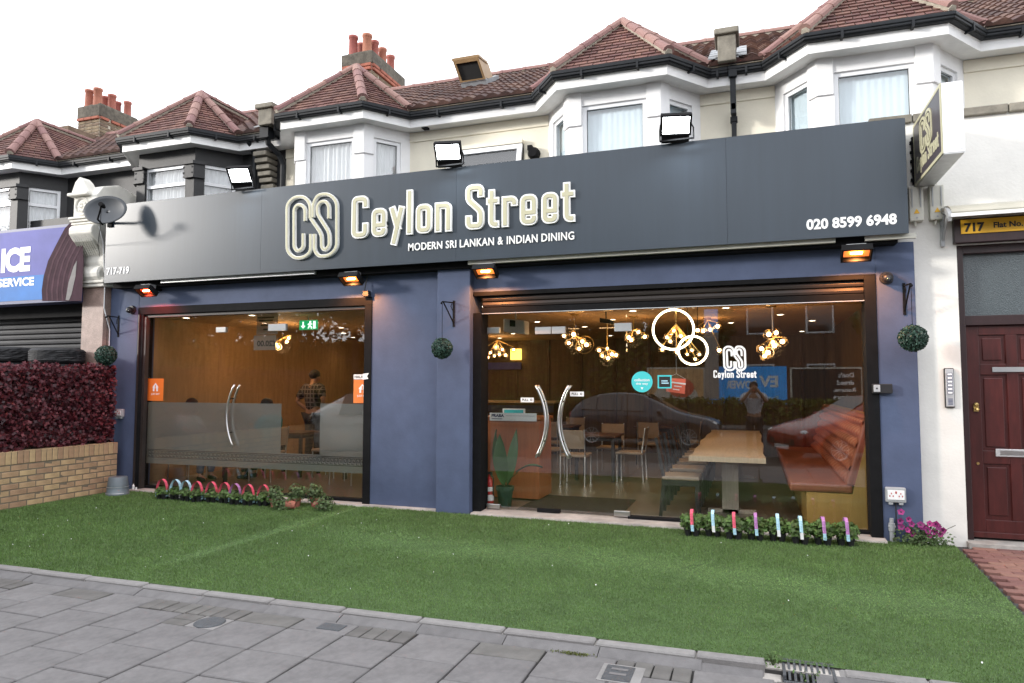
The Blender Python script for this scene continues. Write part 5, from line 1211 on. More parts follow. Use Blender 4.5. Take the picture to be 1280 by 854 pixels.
def geranium(label, x, y, tilt=None):
    t = thing('potted_plant', label, 'plant', (x, y, 0), 'terracotta pots below the frosted window')
    G = MB(); pr = [(0.038, 0.0), (0.052, 0.085), (0.058, 0.085), (0.058, 0.105), (0.050, 0.105), (0.047, 0.09), (0.0, 0.09)]
    ax = Vector((0, 0, 1)) if tilt is None else Vector((tilt, -0.25, 0.12)).normalized(); base = Vector((x, y, 0.0 if tilt is None else 0.052))
    a_ = ax.orthogonal().normalized(); b_ = ax.cross(a_); n_ = 14; vs = [base+ax*h+(a_*math.cos(2*math.pi*j/n_)+b_*math.sin(2*math.pi*j/n_))*r for r, h in pr for j in range(n_)]
    G.add(vs, [(i*n_+j, i*n_+(j+1) % n_, (i+1)*n_+(j+1) % n_, (i+1)*n_+j) for i in range(len(pr)-1) for j in range(n_)]); G.build('pot', M['pot'], t, smooth=False)
    c = base+ax*0.16; n = 330; d = rng.normal(0, 1, (n, 3)); d /= np.linalg.norm(d, axis=1)[:, None]; p = np.array(c)+d*0.12*rng.random(n)[:, None]**0.5; p[:, 2] = np.maximum(p[:, 2], 0.012)
    leafmesh('foliage', p, d+np.array([0, -0.2, 0.5]), np.full(n, 0.034), M['leaf2'], t, 0.85, 0.4, lobes=True)
    G = MB()
    for i in range(6): q = d[i]; G.tube([base+ax*0.09, c+Vector(q)*0.07], 0.0025, 4)
    G.build('stems', M['leaf2'], t)
geranium('terracotta pot plant standing next to the last arched-label tray', -5.32, -0.46)
geranium('terracotta pot plant standing behind the fallen pots', -5.10, -0.34)
geranium('terracotta pot lying on its side with leaves on the turf towards the kerb', -5.00, -0.50, -0.7)
geranium('terracotta pot tipped over with leaves pointing along the glass', -4.80, -0.40, 0.9)
geranium('terracotta pot plant standing against the glass behind its neighbours', -4.92, -0.24)
# petunias
t = thing('petunia_plant', 'magenta petunias blooming at the corner of blue and white wall', 'plant', (1.42, -0.12, 0))
n = 620; p = np.stack([np.clip(rng.normal(1.43, 0.10, n), 1.20, 1.66), rng.normal(-0.10, 0.04, n), 0.012+rng.gamma(1.7, 0.038, n)], 1); p[:, 2] = np.minimum(p[:, 2], 0.19-0.35*np.abs(p[:, 0]-1.43)); p[:, 1] = np.minimum(p[:, 1], -0.02)
leafmesh('foliage', p, np.tile([0, -0.6, 0.7], (n, 1)), np.full(n, 0.030), M['leaf2'], t, 0.6, 0.5)
G = MB()
for i in range(16): x = random.gauss(1.44, 0.10); G.tube([(1.42+random.uniform(-.06, .06), -0.1, 0.0), ((1.42+x)/2, -0.11, 0.12), (x, -0.12, 0.20)], 0.0025, 4)
G.build('stems', M['leaf2'], t)
fl = [(386, 466), (380, 532), (388, 575), (432, 597), (463, 555), (470, 625), (545, 575), (528, 560), (595, 635), (630, 610), (655, 575), (672, 630), (595, 552), (580, 600), (440, 520), (690, 600), (640, 555)]
for k, (fx, fy) in enumerate(fl):
    c = atY(1060+fx*0.1719, 560+fy*0.1719, -0.15+0.03*random.random()); G = MB(); nd = Vector((random.uniform(-.5, .5), -1, random.uniform(-.1, .5))).normalized()
    a_ = nd.orthogonal().normalized(); b_ = nd.cross(a_); R_ = random.uniform(0.026, 0.034)
    ring = [c+(a_*math.cos(2*math.pi*j/15)+b_*math.sin(2*math.pi*j/15))*R_*(0.88+0.14*math.cos(5*2*math.pi*j/15))+nd*0.006 for j in range(15)]; inn = [c+(q-c)*0.36-nd*0.004 for q in ring]
    G.cr = random.random(); G.add(ring+inn, [(j, (j+1) % 15, 15+(j+1) % 15, 15+j) for j in range(15)]); b2 = G.build('flower', M['petal'], t, rndattr=True)
    G = MB(); G.face(inn); G.tube([c-nd*0.003, c-nd*0.035], [0.009, 0.003], 6); G.build('flower_eye', M['petaleye'], b2)
# bucket turned upside down
t = thing('bucket', 'grey plastic bucket upside down against the buff brick wall', 'bucket', (-7.86, -0.36, 0))
G = MB(); G.lathe([(0.135, 0.0), (0.140, 0.004), (0.140, 0.022), (0.132, 0.024), (0.128, 0.10), (0.124, 0.12), (0.112, 0.228), (0.105, 0.235), (0.0, 0.235)], (-7.86, -0.36, 0), n=32); G.build('body', M['galv'], t, smooth=True)
G = MB(); G.lathe([(0.130, 0.0), (0.1305, 0.006), (0.125, 0.006)], (-7.86, -0.36, 0.105), n=32); G.tube([(-7.86+0.14*math.cos(a), -0.36+0.14*math.sin(a), 0.03) for a in np.linspace(-2.9, -0.2, 14)], 0.003, 5); G.build('rim_and_bail', M['alu'], t)
t = thing('cleaning_bottle', 'tiny white bottle on the sill at the frosted window frame corner', 'bottle', (-7.95, -0.06, 0.02))
G = MB(); G.lathe([(0.0, 0), (0.016, 0), (0.016, 0.05), (0.007, 0.062), (0.007, 0.075), (0.0, 0.075)], (-7.93, -0.055, 0.022), n=12); G.lathe([(0.0, 0), (0.012, 0), (0.012, 0.03), (0.0, 0.035)], (-7.88, -0.055, 0.022), n=10); G.build('bottle', M['whiteprint'], t)

# ================================================================== BRICK WALL AND RED HEDGE
BW = thing('garden_wall', 'low buff brick wall with soldier coping carrying the red hedge screen', 'wall', (-8.26, -1.3, 0))
core = MB().box(-8.37, -8.157, -4.4, -0.125, -0.05, 0.645).build('mortar_core', M['bmortar'], BW)
bme = [bevmesh('brick', 0.10, 0.196, 0.062, M['buff'], 0.004, 0.0018) for _ in range(3)]
sol = [bevmesh('soldier_brick', 0.225, 0.063, 0.148, M['buff'], 0.004, 0.0018) for _ in range(2)]
for r_ in range(7):
    z = 0.036+0.0715*r_; y = -0.12-(0.1025 if r_ % 2 else 0)
    if r_ % 2: piece('brick', bevmesh('half_brick', 0.10, 0.093, 0.062, M['buff'], 0.004), core, (-8.205, -0.172, z))
    while y > -4.2:
        piece('brick', random.choice(bme), core, (-8.205+random.uniform(-.0015, .0015), y-0.1025, z)); y -= 0.205
y = -0.125
while y > -4.3: piece('soldier_brick', random.choice(sol), core, (-8.262, y-0.0345, 0.583+random.uniform(-.002, .002))); y -= 0.0715
HG = thing('artificial_hedge', 'dark red artificial maple leaf screen standing on the buff brick wall', 'hedge', (-8.3, -1.2, 0.65))
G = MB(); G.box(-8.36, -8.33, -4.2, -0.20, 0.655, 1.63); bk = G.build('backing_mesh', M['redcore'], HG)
G = MB()
for i in range(60):
    y0 = -4.2+i*0.067; G.tube([(-8.31, y0, 0.66), (-8.31, y0+0.5, 1.62)], 0.004, 4) if y0 < -0.72 else None; G.tube([(-8.305, y0, 1.62), (-8.305, y0+0.5, 0.66)], 0.004, 4) if y0 < -0.72 else None
G.build('lattice', M['walnut'], bk)
n = 17000; y = -0.16-rng.random(n)**1.3*4.0; z = 0.67+rng.random(n)*1.02; x = -8.30+rng.random(n)**1.5*0.13; z += 0.02*np.sin(y*9)+0.015*np.sin(y*23)
leafmesh('foliage', np.stack([x, y, z], 1), np.tile([1.0, -0.3, 0.35], (n, 1)), np.full(n, 0.050), M['redleaf'], HG, 0.55, 0.9, lobes=True)
# ================================================================== TYRE SHOP
TS = thing('tyre_shop', 'tyre shop front with grey roller shutter beside the granite pilaster', 'shop', (-10.6, 0.1, 0))
G = MB(); G.box(-13.5, -8.95, 0.36, 0.6, -0.05, 4.0); G.build('wall', M['blackpaint'], TS)
G = MB(); G.box(-13.0, -8.97, 0.02, 0.36, 2.42, 2.66); G.build('shutter_box', M['blackmetal'], TS)
G = MB(); G.prism([(0, 0.03, 0), (0, 0.004, 0.012), (0, 0.0, 0.04), (0, 0.008, 0.066), (0, 0.03, 0.076)], (4.0, 0, 0)); sm = bpy.data.meshes.new('slat'); sm.from_pydata(G.v, [], G.f); sm.materials.append(M['greyshutter'])
gd = MB().box(-13.0, -8.97, 0.24, 0.34, 0.0, 2.42).build('shutter_core', M['dark'], TS)
for i in range(30): piece('slat', sm, gd, (-12.98, 0.19, 0.05+0.0795*i))
SG = thing('shop_sign', 'violet and blue tyre shop sign with a printed tyre, ending in ICE and SERVICE', 'sign', (-10.6, -0.25, 2.62))
G = MB(); G.box(-13.0, -8.93, -0.25, 0.0, 2.60, 3.70); G.build('box', M['navy'], SG)
def sgp(px, py): return atY(px, py, -0.254)
zs = sgp(30, 345).z
G = MB(); G.box(-13.0, -8.95, -0.253, -0.2502, zs, 3.66); pn = G.build('upper_panel', M['purple'], SG); G = MB(); G.box(-13.0, -8.95, -0.2535, -0.2502, 2.645, zs); G.build('lower_band', M['azure'], SG)
def poly(name, pts, m, par, d): G = MB(); G.prism([Vector((p.x, -0.253-d, p.z)) for p in pts], (0, -0.0012, 0)); return G.build(name, M[m], par)
s_ = 180/732
tp = lambda x, y: sgp(x*s_, 230+y*s_)
ed = [(215, 595), (212, 540), (222, 470), (245, 390), (285, 310), (330, 225), (365, 190), (400, 200), (420, 260), (425, 400), (420, 520), (415, 595)]
ty = poly('printed_tyre', [tp(*q) for q in ed], 'tyreprint', pn, 0.001)
for k in range(5):
    o_ = 22+26*k; pts = [(a+o_, b) for a, b in ed[:6]]; inner = [(a+o_+9, b) for a, b in ed[:6]][::-1]
    poly('tread_groove', [tp(*q) for q in pts+inner], 'tyreprint2', ty, 0.0025)
rim = [(335, 590), (350, 500), (375, 420), (392, 390), (385, 470), (365, 560), (352, 592)]; poly('printed_rim', [tp(*q) for q in rim], 'kerb', ty, 0.004)
G = MB(); a = tp(5, 448); b = tp(152, 448); add_text(G, 'ICE', (a.x, -0.2565, a.z-0.02), X_, Z_, b.x-a.x, 0.365, 0.05, 0.95); G.build('lettering', M['whiteprint'], SG)
G = MB(); a = tp(0, 525); b = tp(172, 525); add_text(G, 'SERVICE', (a.x-0.04, -0.2565, a.z-0.005), X_, Z_, b.x-a.x+0.04, 0.125, 0.035); G.build('lettering', M['whiteprint'], SG)
# pilaster and carved corbel
CB = thing('corbel_pilaster', 'cream painted carved corbel on a pink granite pilaster between the shops', 'pilaster', (-8.72, 0.0, 0))
G = MB(); G.box(-8.94, -8.535, -0.10, 0.4, 0, 2.80); G.build('granite_shaft', M['granite'], CB, bevel=0.006)
cx0, cx1 = -8.93, -8.50
G = MB(); G.prism([(cx0, 0.5, 2.98), (cx0, -0.12, 2.98), (cx0, -0.16, 3.15), (cx0, -0.14, 3.25), (cx0, -0.20, 3.36), (cx0, -0.30, 3.44), (cx0, -0.36, 3.52), (cx0, -0.36, 3.60), (cx0, -0.33, 3.64), (cx0, -0.30, 3.64), (cx0, -0.30, 4.06), (cx0, -0.20, 4.20), (cx0, 0.05, 4.28), (cx0, 0.5, 4.18)], (cx1-cx0, 0, 0)); cb = G.build('corbel', M['corbel'], CB, bevel=0.02)
G = MB(); G.lathe([(0.0, 0.0), (0.10, 0.0), (0.125, 0.02), (0.125, 0.34), (0.10, 0.36), (0, 0.36)], (cx0+0.035, -0.09, 2.985), 'x', 16); G.build('base_roll', M['corbel'], cb, smooth=False)
for k, (o_, za, zb) in enumerate(((0.02, 2.80, 2.85), (0.045, 2.85, 2.89), (0.02, 2.89, 2.93))): G = MB(); G.box(cx0-o_+0.02, cx1+o_, -0.14-o_, 0.3, za, zb); G.build('base_moulding', M['corbel'], cb, bevel=0.01)
for k in range(3): G = MB(); G.box(cx0-0.012-0.012*k, cx1+0.004, -0.32-0.014*k, 0.0, 3.655+0.038*k, 3.685+0.038*k); G.build('neck_moulding', M['corbel'], cb, bevel=0.008)
G = MB(); G.box(cx0-0.05, cx1-0.10, -0.37, -0.20, 4.055, 4.10); G.prism([(cx0-0.02, -0.33, 4.10), (cx0+0.05, -0.33, 4.26), (cx0+0.13, -0.33, 4.33), (cx0+0.21, -0.33, 4.26), (cx0+0.31, -0.33, 4.10)], (0, 0.16, 0)); G.build('pediment', M['corbel'], cb, bevel=0.012)
G = MB(); G.lathe([(0.105, -0.006), (0.12, -0.018), (0.132, -0.006), (0.132, 0.0)], (cx0+0.17, -0.30, 3.91), 'y', 24)
for k in range(8): a = k*math.pi/4; G.ball((cx0+0.17+0.055*math.cos(a), -0.305, 3.91+0.055*math.sin(a)), 0.028, 8, 5, sy=0.5)
G.ball((cx0+0.17, -0.31, 3.91), 0.025, 8, 5, sy=0.6); G.build('rosette', M['corbel'], cb)
G = MB()
for k in range(9):
    x = cx0+0.04+0.04*k; G.tube([(x, -0.355, 3.56), (x+0.02, -0.30, 3.42), (x-0.01, -0.205, 3.33), (x+0.01, -0.165, 3.24)], [0.012, 0.017, 0.014, 0.006], 5)
G.build('acanthus_ribs', M['corbel'], cb)
G = MB(); G.tube([(-8.50, -0.25, 3.62), (-8.47, -0.2, 3.4), (-8.49, -0.13, 2.85), (-8.52, -0.105, 2.5), (-8.50, -0.02, 2.2), (-8.50, -0.02, 1.2)], 0.007, 6); G.build('cable', M['whiteprint'], CB)
# satellite dish
DS = thing('satellite_dish', 'grey satellite dish on a wall arm beside the carved corbel', 'dish', (-8.3, -0.30, 3.5))
dc = atY(131, 262, -0.56); dn = Vector((0.32, -0.92, 0.26)).normalized(); da = dn.cross(Z_).normalized(); db = da.cross(dn)
if db.z < 0: db = -db
G = MB(); K, N_ = 6, 32; vs = []
for i in range(K+1):
    for j in range(N_):
        th = 2*math.pi*j/N_; r_ = i/K; vs.append(dc+(da*math.cos(th)*0.285+db*math.sin(th)*0.205)*r_+dn*(-0.06+0.06*r_*r_))
fs = [(i*N_+j, i*N_+(j+1) % N_, (i+1)*N_+(j+1) % N_, (i+1)*N_+j) for i in range(K) for j in range(N_)]
G.add(vs, fs); o = G.build('reflector', M['dish'], DS, smooth=True); sd = o.modifiers.new('thick', 'SOLIDIFY'); sd.thickness = 0.008
feed = dc+dn*0.26-db*0.08+da*(-0.12)
G = MB(); G.tube([dc-db*0.21-dn*0.02, dc-db*0.20+dn*0.10, feed], 0.012, 6); G.build('feed_arm', M['blackmetal'], DS)
G = MB(); G.tube([feed-dn*0.03, feed+dn*0.03], 0.03, 12); G.tube([feed-dn*0.06, feed-dn*0.03], 0.02, 10); G.build('feed_horn', M['blackmetal'], DS)
G = MB(); G.tube([dc-dn*0.06, dc-dn*0.13-db*0.03, (-8.25, -0.30, dc.z-0.10)], 0.018, 8); G.box(-8.29, -8.21, -0.30, -0.275, dc.z-0.16, dc.z-0.04); G.build('wall_arm', M['blackmetal'], DS)
G = MB(); G.tube([feed-db*0.02, dc-db*0.26+dn*0.02, (-8.42, -0.32, 3.35), (-8.46, -0.25, 3.2)], 0.004, 5); G.build('cable', M['blackplastic'], DS)
# tyres stacked behind the hedge
def tyre_mesh():
    G = MB(); pr = [(0.19, 0.01), (0.25, 0.0), (0.30, 0.012), (0.325, 0.035)]
    for k in range(5): z = 0.045+k*0.026; pr += [(0.330, z), (0.330, z+0.019), (0.322, z+0.021), (0.322, z+0.0255)]
    pr += [(0.325, 0.175), (0.30, 0.198), (0.25, 0.21), (0.19, 0.20), (0.18, 0.105), (0.19, 0.01)]; G.lathe(pr, (0, 0, 0), n=40); return G
for k, (px, ztop) in enumerate(((72, 1.93), (10, 1.96))):
    y = -0.42; c = atY(px, 440, y)
    for i in range(9):
        zb = ztop-0.212*(i+1)
        if zb < -0.05: break
        G = tyre_mesh(); G.v = [(a+c.x+random.uniform(-.01, .01), b+y, z_+zb) for a, b, z_ in G.v]
        o = G.build('tyre', M['rubber'], org=Vector((c.x, y, zb)), smooth=False)
        tag(o, 'black tyre behind the hedge, %s down the stack %s the pilaster' % (NTH[i], 'next to' if k == 0 else 'farther from'), 'tyre', 'tyres stacked behind the hedge, next to the pilaster' if k == 0 else 'tyres stacked behind the hedge, farther from the pilaster')
# ================================================================== RESTAURANT INTERIOR
RX0, RX1, RY1, CZ = -8.45, 1.36, 7.6, 2.44
struct(MB().box(RX0-0.1, RX1+0.1, 0.2, RY1+0.1, -0.3, 0.0).build('restaurant_floor', M['floor']))
struct(MB().box(RX0-0.1, RX1+0.1, 0.29, RY1+0.1, CZ, CZ+0.2).build('ceiling', M['ceil']))
struct(MB().box(RX0-0.1, RX0, 0.285, RY1+0.1, 0, CZ).build('wall_left', M['wallwarm']))
struct(MB().box(RX1, RX1+0.1, 0.285, RY1+0.1, 0, CZ).build('wall_right', M['walldark']))
struct(MB().box(RX0, RX1, RY1, RY1+0.1, 0, CZ).build('wall_back', M['walldark']))
struct(MB().box(RX0, RX1, 0.22, 0.29, 2.40, 2.9).build('ceiling_edge', M['ceil']))
# downlights
def downlight():
    t = thing('downlight', 'small round recessed ceiling downlight inside the restaurant', 'downlight', (0, 0, 0), 'recessed ceiling downlights')
    G = MB(); G.lathe([(0.045, 0.0), (0.058, 0.0), (0.058, -0.008), (0.045, -0.008), (0.045, 0.0)], (0, 0, 0), n=16); G.build('bezel', M['whiteprint'], t)
    G = MB(); G.lathe([(0.0, -0.004), (0.044, -0.004)], (0, 0, 0), n=16); G.build('lamp', M['down'], t)
    l = bpy.data.lights.new('downlight_beam', 'SPOT'); l.energy = 2.5; l.spot_size = R(125); l.spot_blend = 0.7; l.color = (1.0, 0.62, 0.30); l.shadow_soft_size = 0.04
    lo = bpy.data.objects.new('downlight_beam', l); COL.objects.link(lo); lo.parent = t; lo.location = (0, 0, -0.015); return t
dl = downlight(); first = True
for i in range(8):
    for j in range(6):
        x, y = -8.0+1.2*i+(0.5 if j % 2 else 0), 0.85+1.15*j
        if x > 1.1 or (i+j) % 3 == 2: continue
        if first: dl.location = (x, y, CZ); first = False
        else: dup(dl, (x, y, CZ))
# pendant lamps
def cluster(label, c, globes, power=14, ring=None):
    t = thing('pendant_lamp', label, 'lamp', (c.x, c.y, CZ)); G = MB()
    G.tube([(c.x, c.y, CZ), (c.x, c.y, c.z)], 0.006, 6); G.lathe([(0.0, 0), (0.06, 0), (0.06, -0.02), (0.0, -0.02)], (c.x, c.y, CZ-0.001), n=16)
    for g, r in globes: G.tube([c, g+Z_*r*0.8], 0.005, 5)
    if ring: 
        for (rc, rr, thin) in ring:
            if thin: G.tube([rc+Vector((math.cos(a)*rr, 0.04*math.sin(a), math.sin(a)*rr)) for a in np.linspace(0, 2*math.pi, 33)], 0.005, 5)
    G.build('frame', M['brass'], t)
    for g, r in globes:
        G = MB(); G.ball(g, r, 16, 10); s_ = G.build('globe', M['globe'], t, smooth=True)
        G = MB(); G.ball(g, r*0.40, 10, 7); G.build('bulb', M['bulb'], s_, smooth=True)
    if ring:
        for (rc, rr, thin) in ring:
            if not thin:
                G = MB(); G.tube([rc+Vector((math.cos(a)*rr, 0, math.sin(a)*rr)) for a in np.linspace(0, 2*math.pi, 49)], 0.0125, 8); G.build('light_ring', M['ringlight'], t, smooth=True)
                G = MB(); 
                for dx in (-0.06, 0.06): G.tube([(rc.x+dx, rc.y, rc.z+rr*0.97), (rc.x+dx, rc.y, CZ)], 0.004, 5)
                G.build('ring_wires', M['blackmetal'], t)
    l = bpy.data.lights.new('pendant_glow', 'POINT'); l.energy = power*0.15; l.color = (1.0, 0.60, 0.27); l.shadow_soft_size = 0.12
    lo = bpy.data.objects.new('pendant_glow', l); COL.objects.link(lo); lo.parent = t; lo.location = c-Vector(t.location)-Z_*0.15
def gl(pts, y, r=0.055): return [(atY(a, b, y+random.uniform(-.12, .12)), r*random.uniform(0.9, 1.15)) for a, b in pts]
cluster('double glowing ring pendant with glass globes above the long table', atY(845, 405, 1.4), gl([(842, 413), (851, 420), (834, 422), (838, 427), (828, 437), (846, 440)], 1.4, 0.048)+gl([(865, 438), (859, 443), (874, 443), (869, 449)], 1.4, 0.036), 16, [(atY(841.5, 412, 1.35), 0.245, False), (atY(866, 438, 1.35), 0.172, False)])
cluster('bunched glass globe pendant near the booth end of the long table', atY(966, 422, 2.0), gl([(961, 418), (970, 416), (966, 428), (978, 427), (952, 436), (960, 441), (956, 445), (968, 432)], 2.0, 0.068), 20)
cluster('globe pendant with a thin brass hoop over the entrance doors', atY(718, 420, 2.2), gl([(705, 420), (717, 418), (711, 429), (728, 427), (724, 436), (733, 431)], 2.2, 0.062), 20, [(atY(731, 431, 2.2), 0.125, True)])
cluster('compact globe pendant hanging beyond the doors above the dining chairs', atY(759, 436, 3.2), gl([(749, 438), (759, 436), (753, 445), (760, 448), (765, 443), (770, 444)], 3.2, 0.055), 20)
cluster('globe pendant pair on a bar behind the double ring pendant', atY(884, 400, 3.4), gl([(872, 413), (879, 414), (897, 408), (899, 438), (888, 412)], 3.4, 0.065), 16)
cluster('globe pendant on a dark bar between the hoop and ring pendants', atY(792, 412, 2.8), gl([(786, 422), (798, 415), (806, 421), (789, 425)], 2.8, 0.065), 16)
cluster('long row of small globe bulbs far back over the bar counter', atY(622, 425, 6.2), gl([(607, 437), (620, 434), (628, 437), (613, 441), (624, 443), (632, 444), (610, 447), (618, 445), (642, 437)], 6.2, 0.06), 30)
for i, (x, y) in enumerate(((-7.3, 2.2), (-6.0, 4.2))):
    c = Vector((x, y, 2.2)); cluster('globe pendant in the dining area behind the frosted window, %s' % ('near the standing person' if i == 0 else 'towards the back'), c, [(c+Vector((0.12*math.cos(k*1.6), 0.12*math.sin(k*1.6), -0.05*k)), 0.055) for k in range(4)], 75)
# long table
def slabpoly(x0, x1, y0, y1, n=18, wav=0.012):
    L = [(x0+wav*math.sin(i*1.3)+wav*math.sin(i*0.5), y0+(y1-y0)*i/n) for i in range(n+1)]; Rr = [(x1+wav*math.sin(i*0.9+2), y0+(y1-y0)*i/n) for i in range(n+1)]; return L, Rr
t = thing('dining_table', 'long pale oak slab table with wide plank legs beside the rust booth', 'table', (-0.27, 2.6, 0))
L_, R_ = slabpoly(-0.655, 0.11, 0.36, 4.85)
G = MB(); T_ = 0.685
for i in range(len(L_)-1):
    a, b, c, d = L_[i], R_[i], R_[i+1], L_[i+1]
    for zz, fl in ((T_, 1), (T_-0.055, 0)): q = [(a[0], a[1], zz), (b[0], b[1], zz), (c[0], c[1], zz), (d[0], d[1], zz)]; G.face(q if fl else q[::-1])
    G.face([(b[0], b[1], T_-0.055), (c[0]-0.0, c[1], T_-0.055), (c[0], c[1], T_), (b[0], b[1], T_)]); G.face([(d[0], d[1], T_-0.055), (a[0], a[1], T_-0.055), (a[0], a[1], T_), (d[0], d[1], T_)])
a, b = L_[0], R_[0]; G.face([(a[0], a[1], T_-0.055), (b[0], b[1], T_-0.055), (b[0], b[1], T_), (a[0], a[1], T_)]); G.build('table_top', M['tabletop'], t)
for y in (0.95, 4.1): G = MB(); G.box(-0.345, -0.165, y, y+0.07, 0, T_-0.056); G.box(-0.50, 0.02, y+0.0, y+0.071, 0.0, 0.045); G.build('leg', M['tableleg'], t, bevel=0.004)
G = MB(); G.box(-0.28, -0.23, 1.0, 4.15, 0.10, 0.18); G.build('stretcher', M['tableleg'], t)
# dark dining chair, faces +x at rest
def dining_chair():
    t = thing('dining_chair', 'x', 'chair', (0, 0, 0))
    G = MB(); G.box(-0.20, 0.20, -0.20, 0.20, 0.40, 0.445); G.build('seat', M['chairseat'], t, bevel=0.014)
    G = MB(); G.box(-0.20, 0.20, -0.20, 0.20, 0.34, 0.398); G.build('apron', M['chairframe'], t)
    for sy in (-1, 1):
        G = MB(); G.prism([(0.155, sy*0.18-0.017, 0.0), (0.19, sy*0.18-0.017, 0.0), (0.20, sy*0.18-0.017, 0.34), (0.155, sy*0.18-0.017, 0.34)], (0, 0.034, 0)); G.build('leg', M['chairframe'], t)
        G = MB(); G.prism([(-0.235, sy*0.18-0.017, 0.0), (-0.20, sy*0.18-0.017, 0.0), (-0.155, sy*0.18-0.017, 0.42), (-0.195, sy*0.18-0.017, 0.42)], (0, 0.034, 0)); G.build('leg', M['chairframe'], t)
        G = MB(); G.prism([(-0.195, sy*0.18-0.017, 0.42), (-0.16, sy*0.18-0.017, 0.42), (-0.245, sy*0.18-0.017, 0.86), (-0.275, sy*0.18-0.017, 0.86)], (0, 0.034, 0)); G.build('back_post', M['chairframe'], t)
    for k in range(3): G = MB(); z = 0.56+0.10*k; x = -0.20-0.085*(z-0.42)/0.44; G.obox((x, -0.165, z), (0.018, 0, 0), (0, 0.33, 0), (-0.014, 0, 0.085)); G.build('back_slat', M['walnut'], t)
    return t
pos = [0.70, 1.45, 2.25, 3.05, 3.85]
lab = ['dark wooden dining chair at the window end of the long table', 'dark wooden dining chair second from the window along the long table', 'dark wooden dining chair third from the window along the long table', 'dark wooden dining chair fourth from the window along the long table', 'dark wooden dining chair at the far end of the long table']
ch0 = dining_chair()
for i, (y, l_) in enumerate(zip(pos, lab)):
    o = ch0 if i == 0 else dup(ch0, (0, 0, 0)); o.location = (-0.76, y, 0); o['label'] = l_; o['group'] = 'dark chairs along the long table'
# booth bench with tufted back
t = thing('booth_bench', 'rust leather booth bench with buttoned back and ochre base', 'bench', (0.75, 2.4, 0))
y0, y1 = 0.36, 4.7
G = MB(); G.box(0.50, 1.14, y0+0.01, y1, 0.0, 0.36); G.build('base', M['ochre'], t)
G = MB(); G.prism([(0.87, y0-0.012, 0.0), (1.16, y0-0.012, 0.0), (1.20, y0-0.012, 1.12), (1.12, y0-0.012, 1.12), (0.93, y0-0.012, 0.40)], (0, 0.02, 0)); G.build('end_panel', M['ochre'], t)
G = MB(); G.box(0.34, 0.93, y0, y1, 0.362, 0.455); G.build('seat', M['rust'], t, bevel=0.03)
G = MB(); ny, nz = 420, 60; vs = []
for j in range(nz+1):
    for i in range(ny+1):
        y, z = y0+(y1-y0)*i/ny, 0.44+0.70*j/nz; f = (z-0.44)/0.70
        x = 0.90+0.20*f; pitch = 0.19; a = (y-y0)/pitch; b_ = (z-0.44)/0.115
        row = math.floor(b_); aa = a+(0.5 if row % 2 else 0); du = aa-math.floor(aa)-0.5; dv = b_-row-0.5
        bul = 0.055*math.cos(math.pi*du)**0.8*math.cos(math.pi*dv)**0.8
        if f > 0.93: bul = 0.05*math.sqrt(max(0, 1-((f-0.965)/0.035)**2)) if f < 1 else 0.0
        vs.append((x-bul, y, z))
G.add(vs, [(j*(ny+1)+i+1, j*(ny+1)+i, (j+1)*(ny+1)+i, (j+1)*(ny+1)+i+1) for j in range(nz) for i in range(ny)]); bk = G.build('tufted_back', M['rust'], t, smooth=True)
G = MB(); G.prism([(0.90, y0+0.001, 0.44), (1.14, y0+0.001, 0.44), (1.19, y0+0.001, 1.14), (1.10, y0+0.001, 1.14)], (0, 0.06, 0)); G.prism([(0.86, y0-0.002, 0.44), (0.93, y0-0.002, 0.44), (1.13, y0-0.002, 1.14), (1.06, y0-0.002, 1.14)], (0, 0.14, 0)); G.build('back_border', M['rust'], bk, bevel=0.02)
G = MB(); G.box(1.10, 1.19, y0+0.06, y1, 0.44, 1.14); G.build('back_board', M['ochre'], t)
# reception desk, plant, extinguisher
t = thing('reception_desk', 'cherry laminate reception desk with a white PRABA strip inside the doors', 'desk', (-2.85, 1.2, 0))
G = MB(); G.box(-3.30, -2.52, 1.0, 1.55, 0.02, 1.0); q = G.build('body', M['deskwood'], t, bevel=0.004)
G = MB(); G.box(-3.32, -2.50, 0.98, 1.57, 1.0, 1.035); G.build('top', M['deskwood'], t, bevel=0.004)
G = MB(); G.box(-3.17, -2.545, 0.975, 0.98, 0.985, 1.085); q = G.build('name_strip', M['whiteprint'], t); G = MB(); add_text(G, 'PRABA', (-3.145, 0.973, 1.030), X_, Z_, 0.17, 0.04, 0.05); G.box(-3.145, -3.0, 0.9735, 0.9745, 1.004, 1.013); G.box(-2.95, -2.57, 0.9735, 0.9745, 1.048, 1.051); G.build('lettering', M['navy'], q)
t = thing('monitor', 'small pale monitor standing on the reception desk', 'monitor', (-2.9, 1.1, 1.035)); G = MB(); G.box(-3.04, -2.74, 1.10, 1.12, 1.06, 1.135); q = G.build('screen', M['whiteprint'], t); G = MB(); G.box(-3.02, -2.76, 1.098, 1.0995, 1.07, 1.12); G.build('display', M['teal'], q); G = MB(); G.box(-2.94, -2.84, 1.10, 1.16, 1.035, 1.061); G.build('stand', M['alu'], t)
PP = thing('potted_rubber_plant', 'broad leaved plant in a dark green pot in front of the desk', 'plant', (-2.80, 0.52, 0))
G = MB(); G.lathe([(0.075, 0.0), (0.098, 0.19), (0.108, 0.19), (0.108, 0.24), (0.098, 0.24), (0.095, 0.21), (0.0, 0.21)], (-2.80, 0.52, 0.0), n=24); G.build('pot', mat('green_pot', (0.012, 0.045, 0.03), 0.4, 0.1, 6), PP, smooth=False)
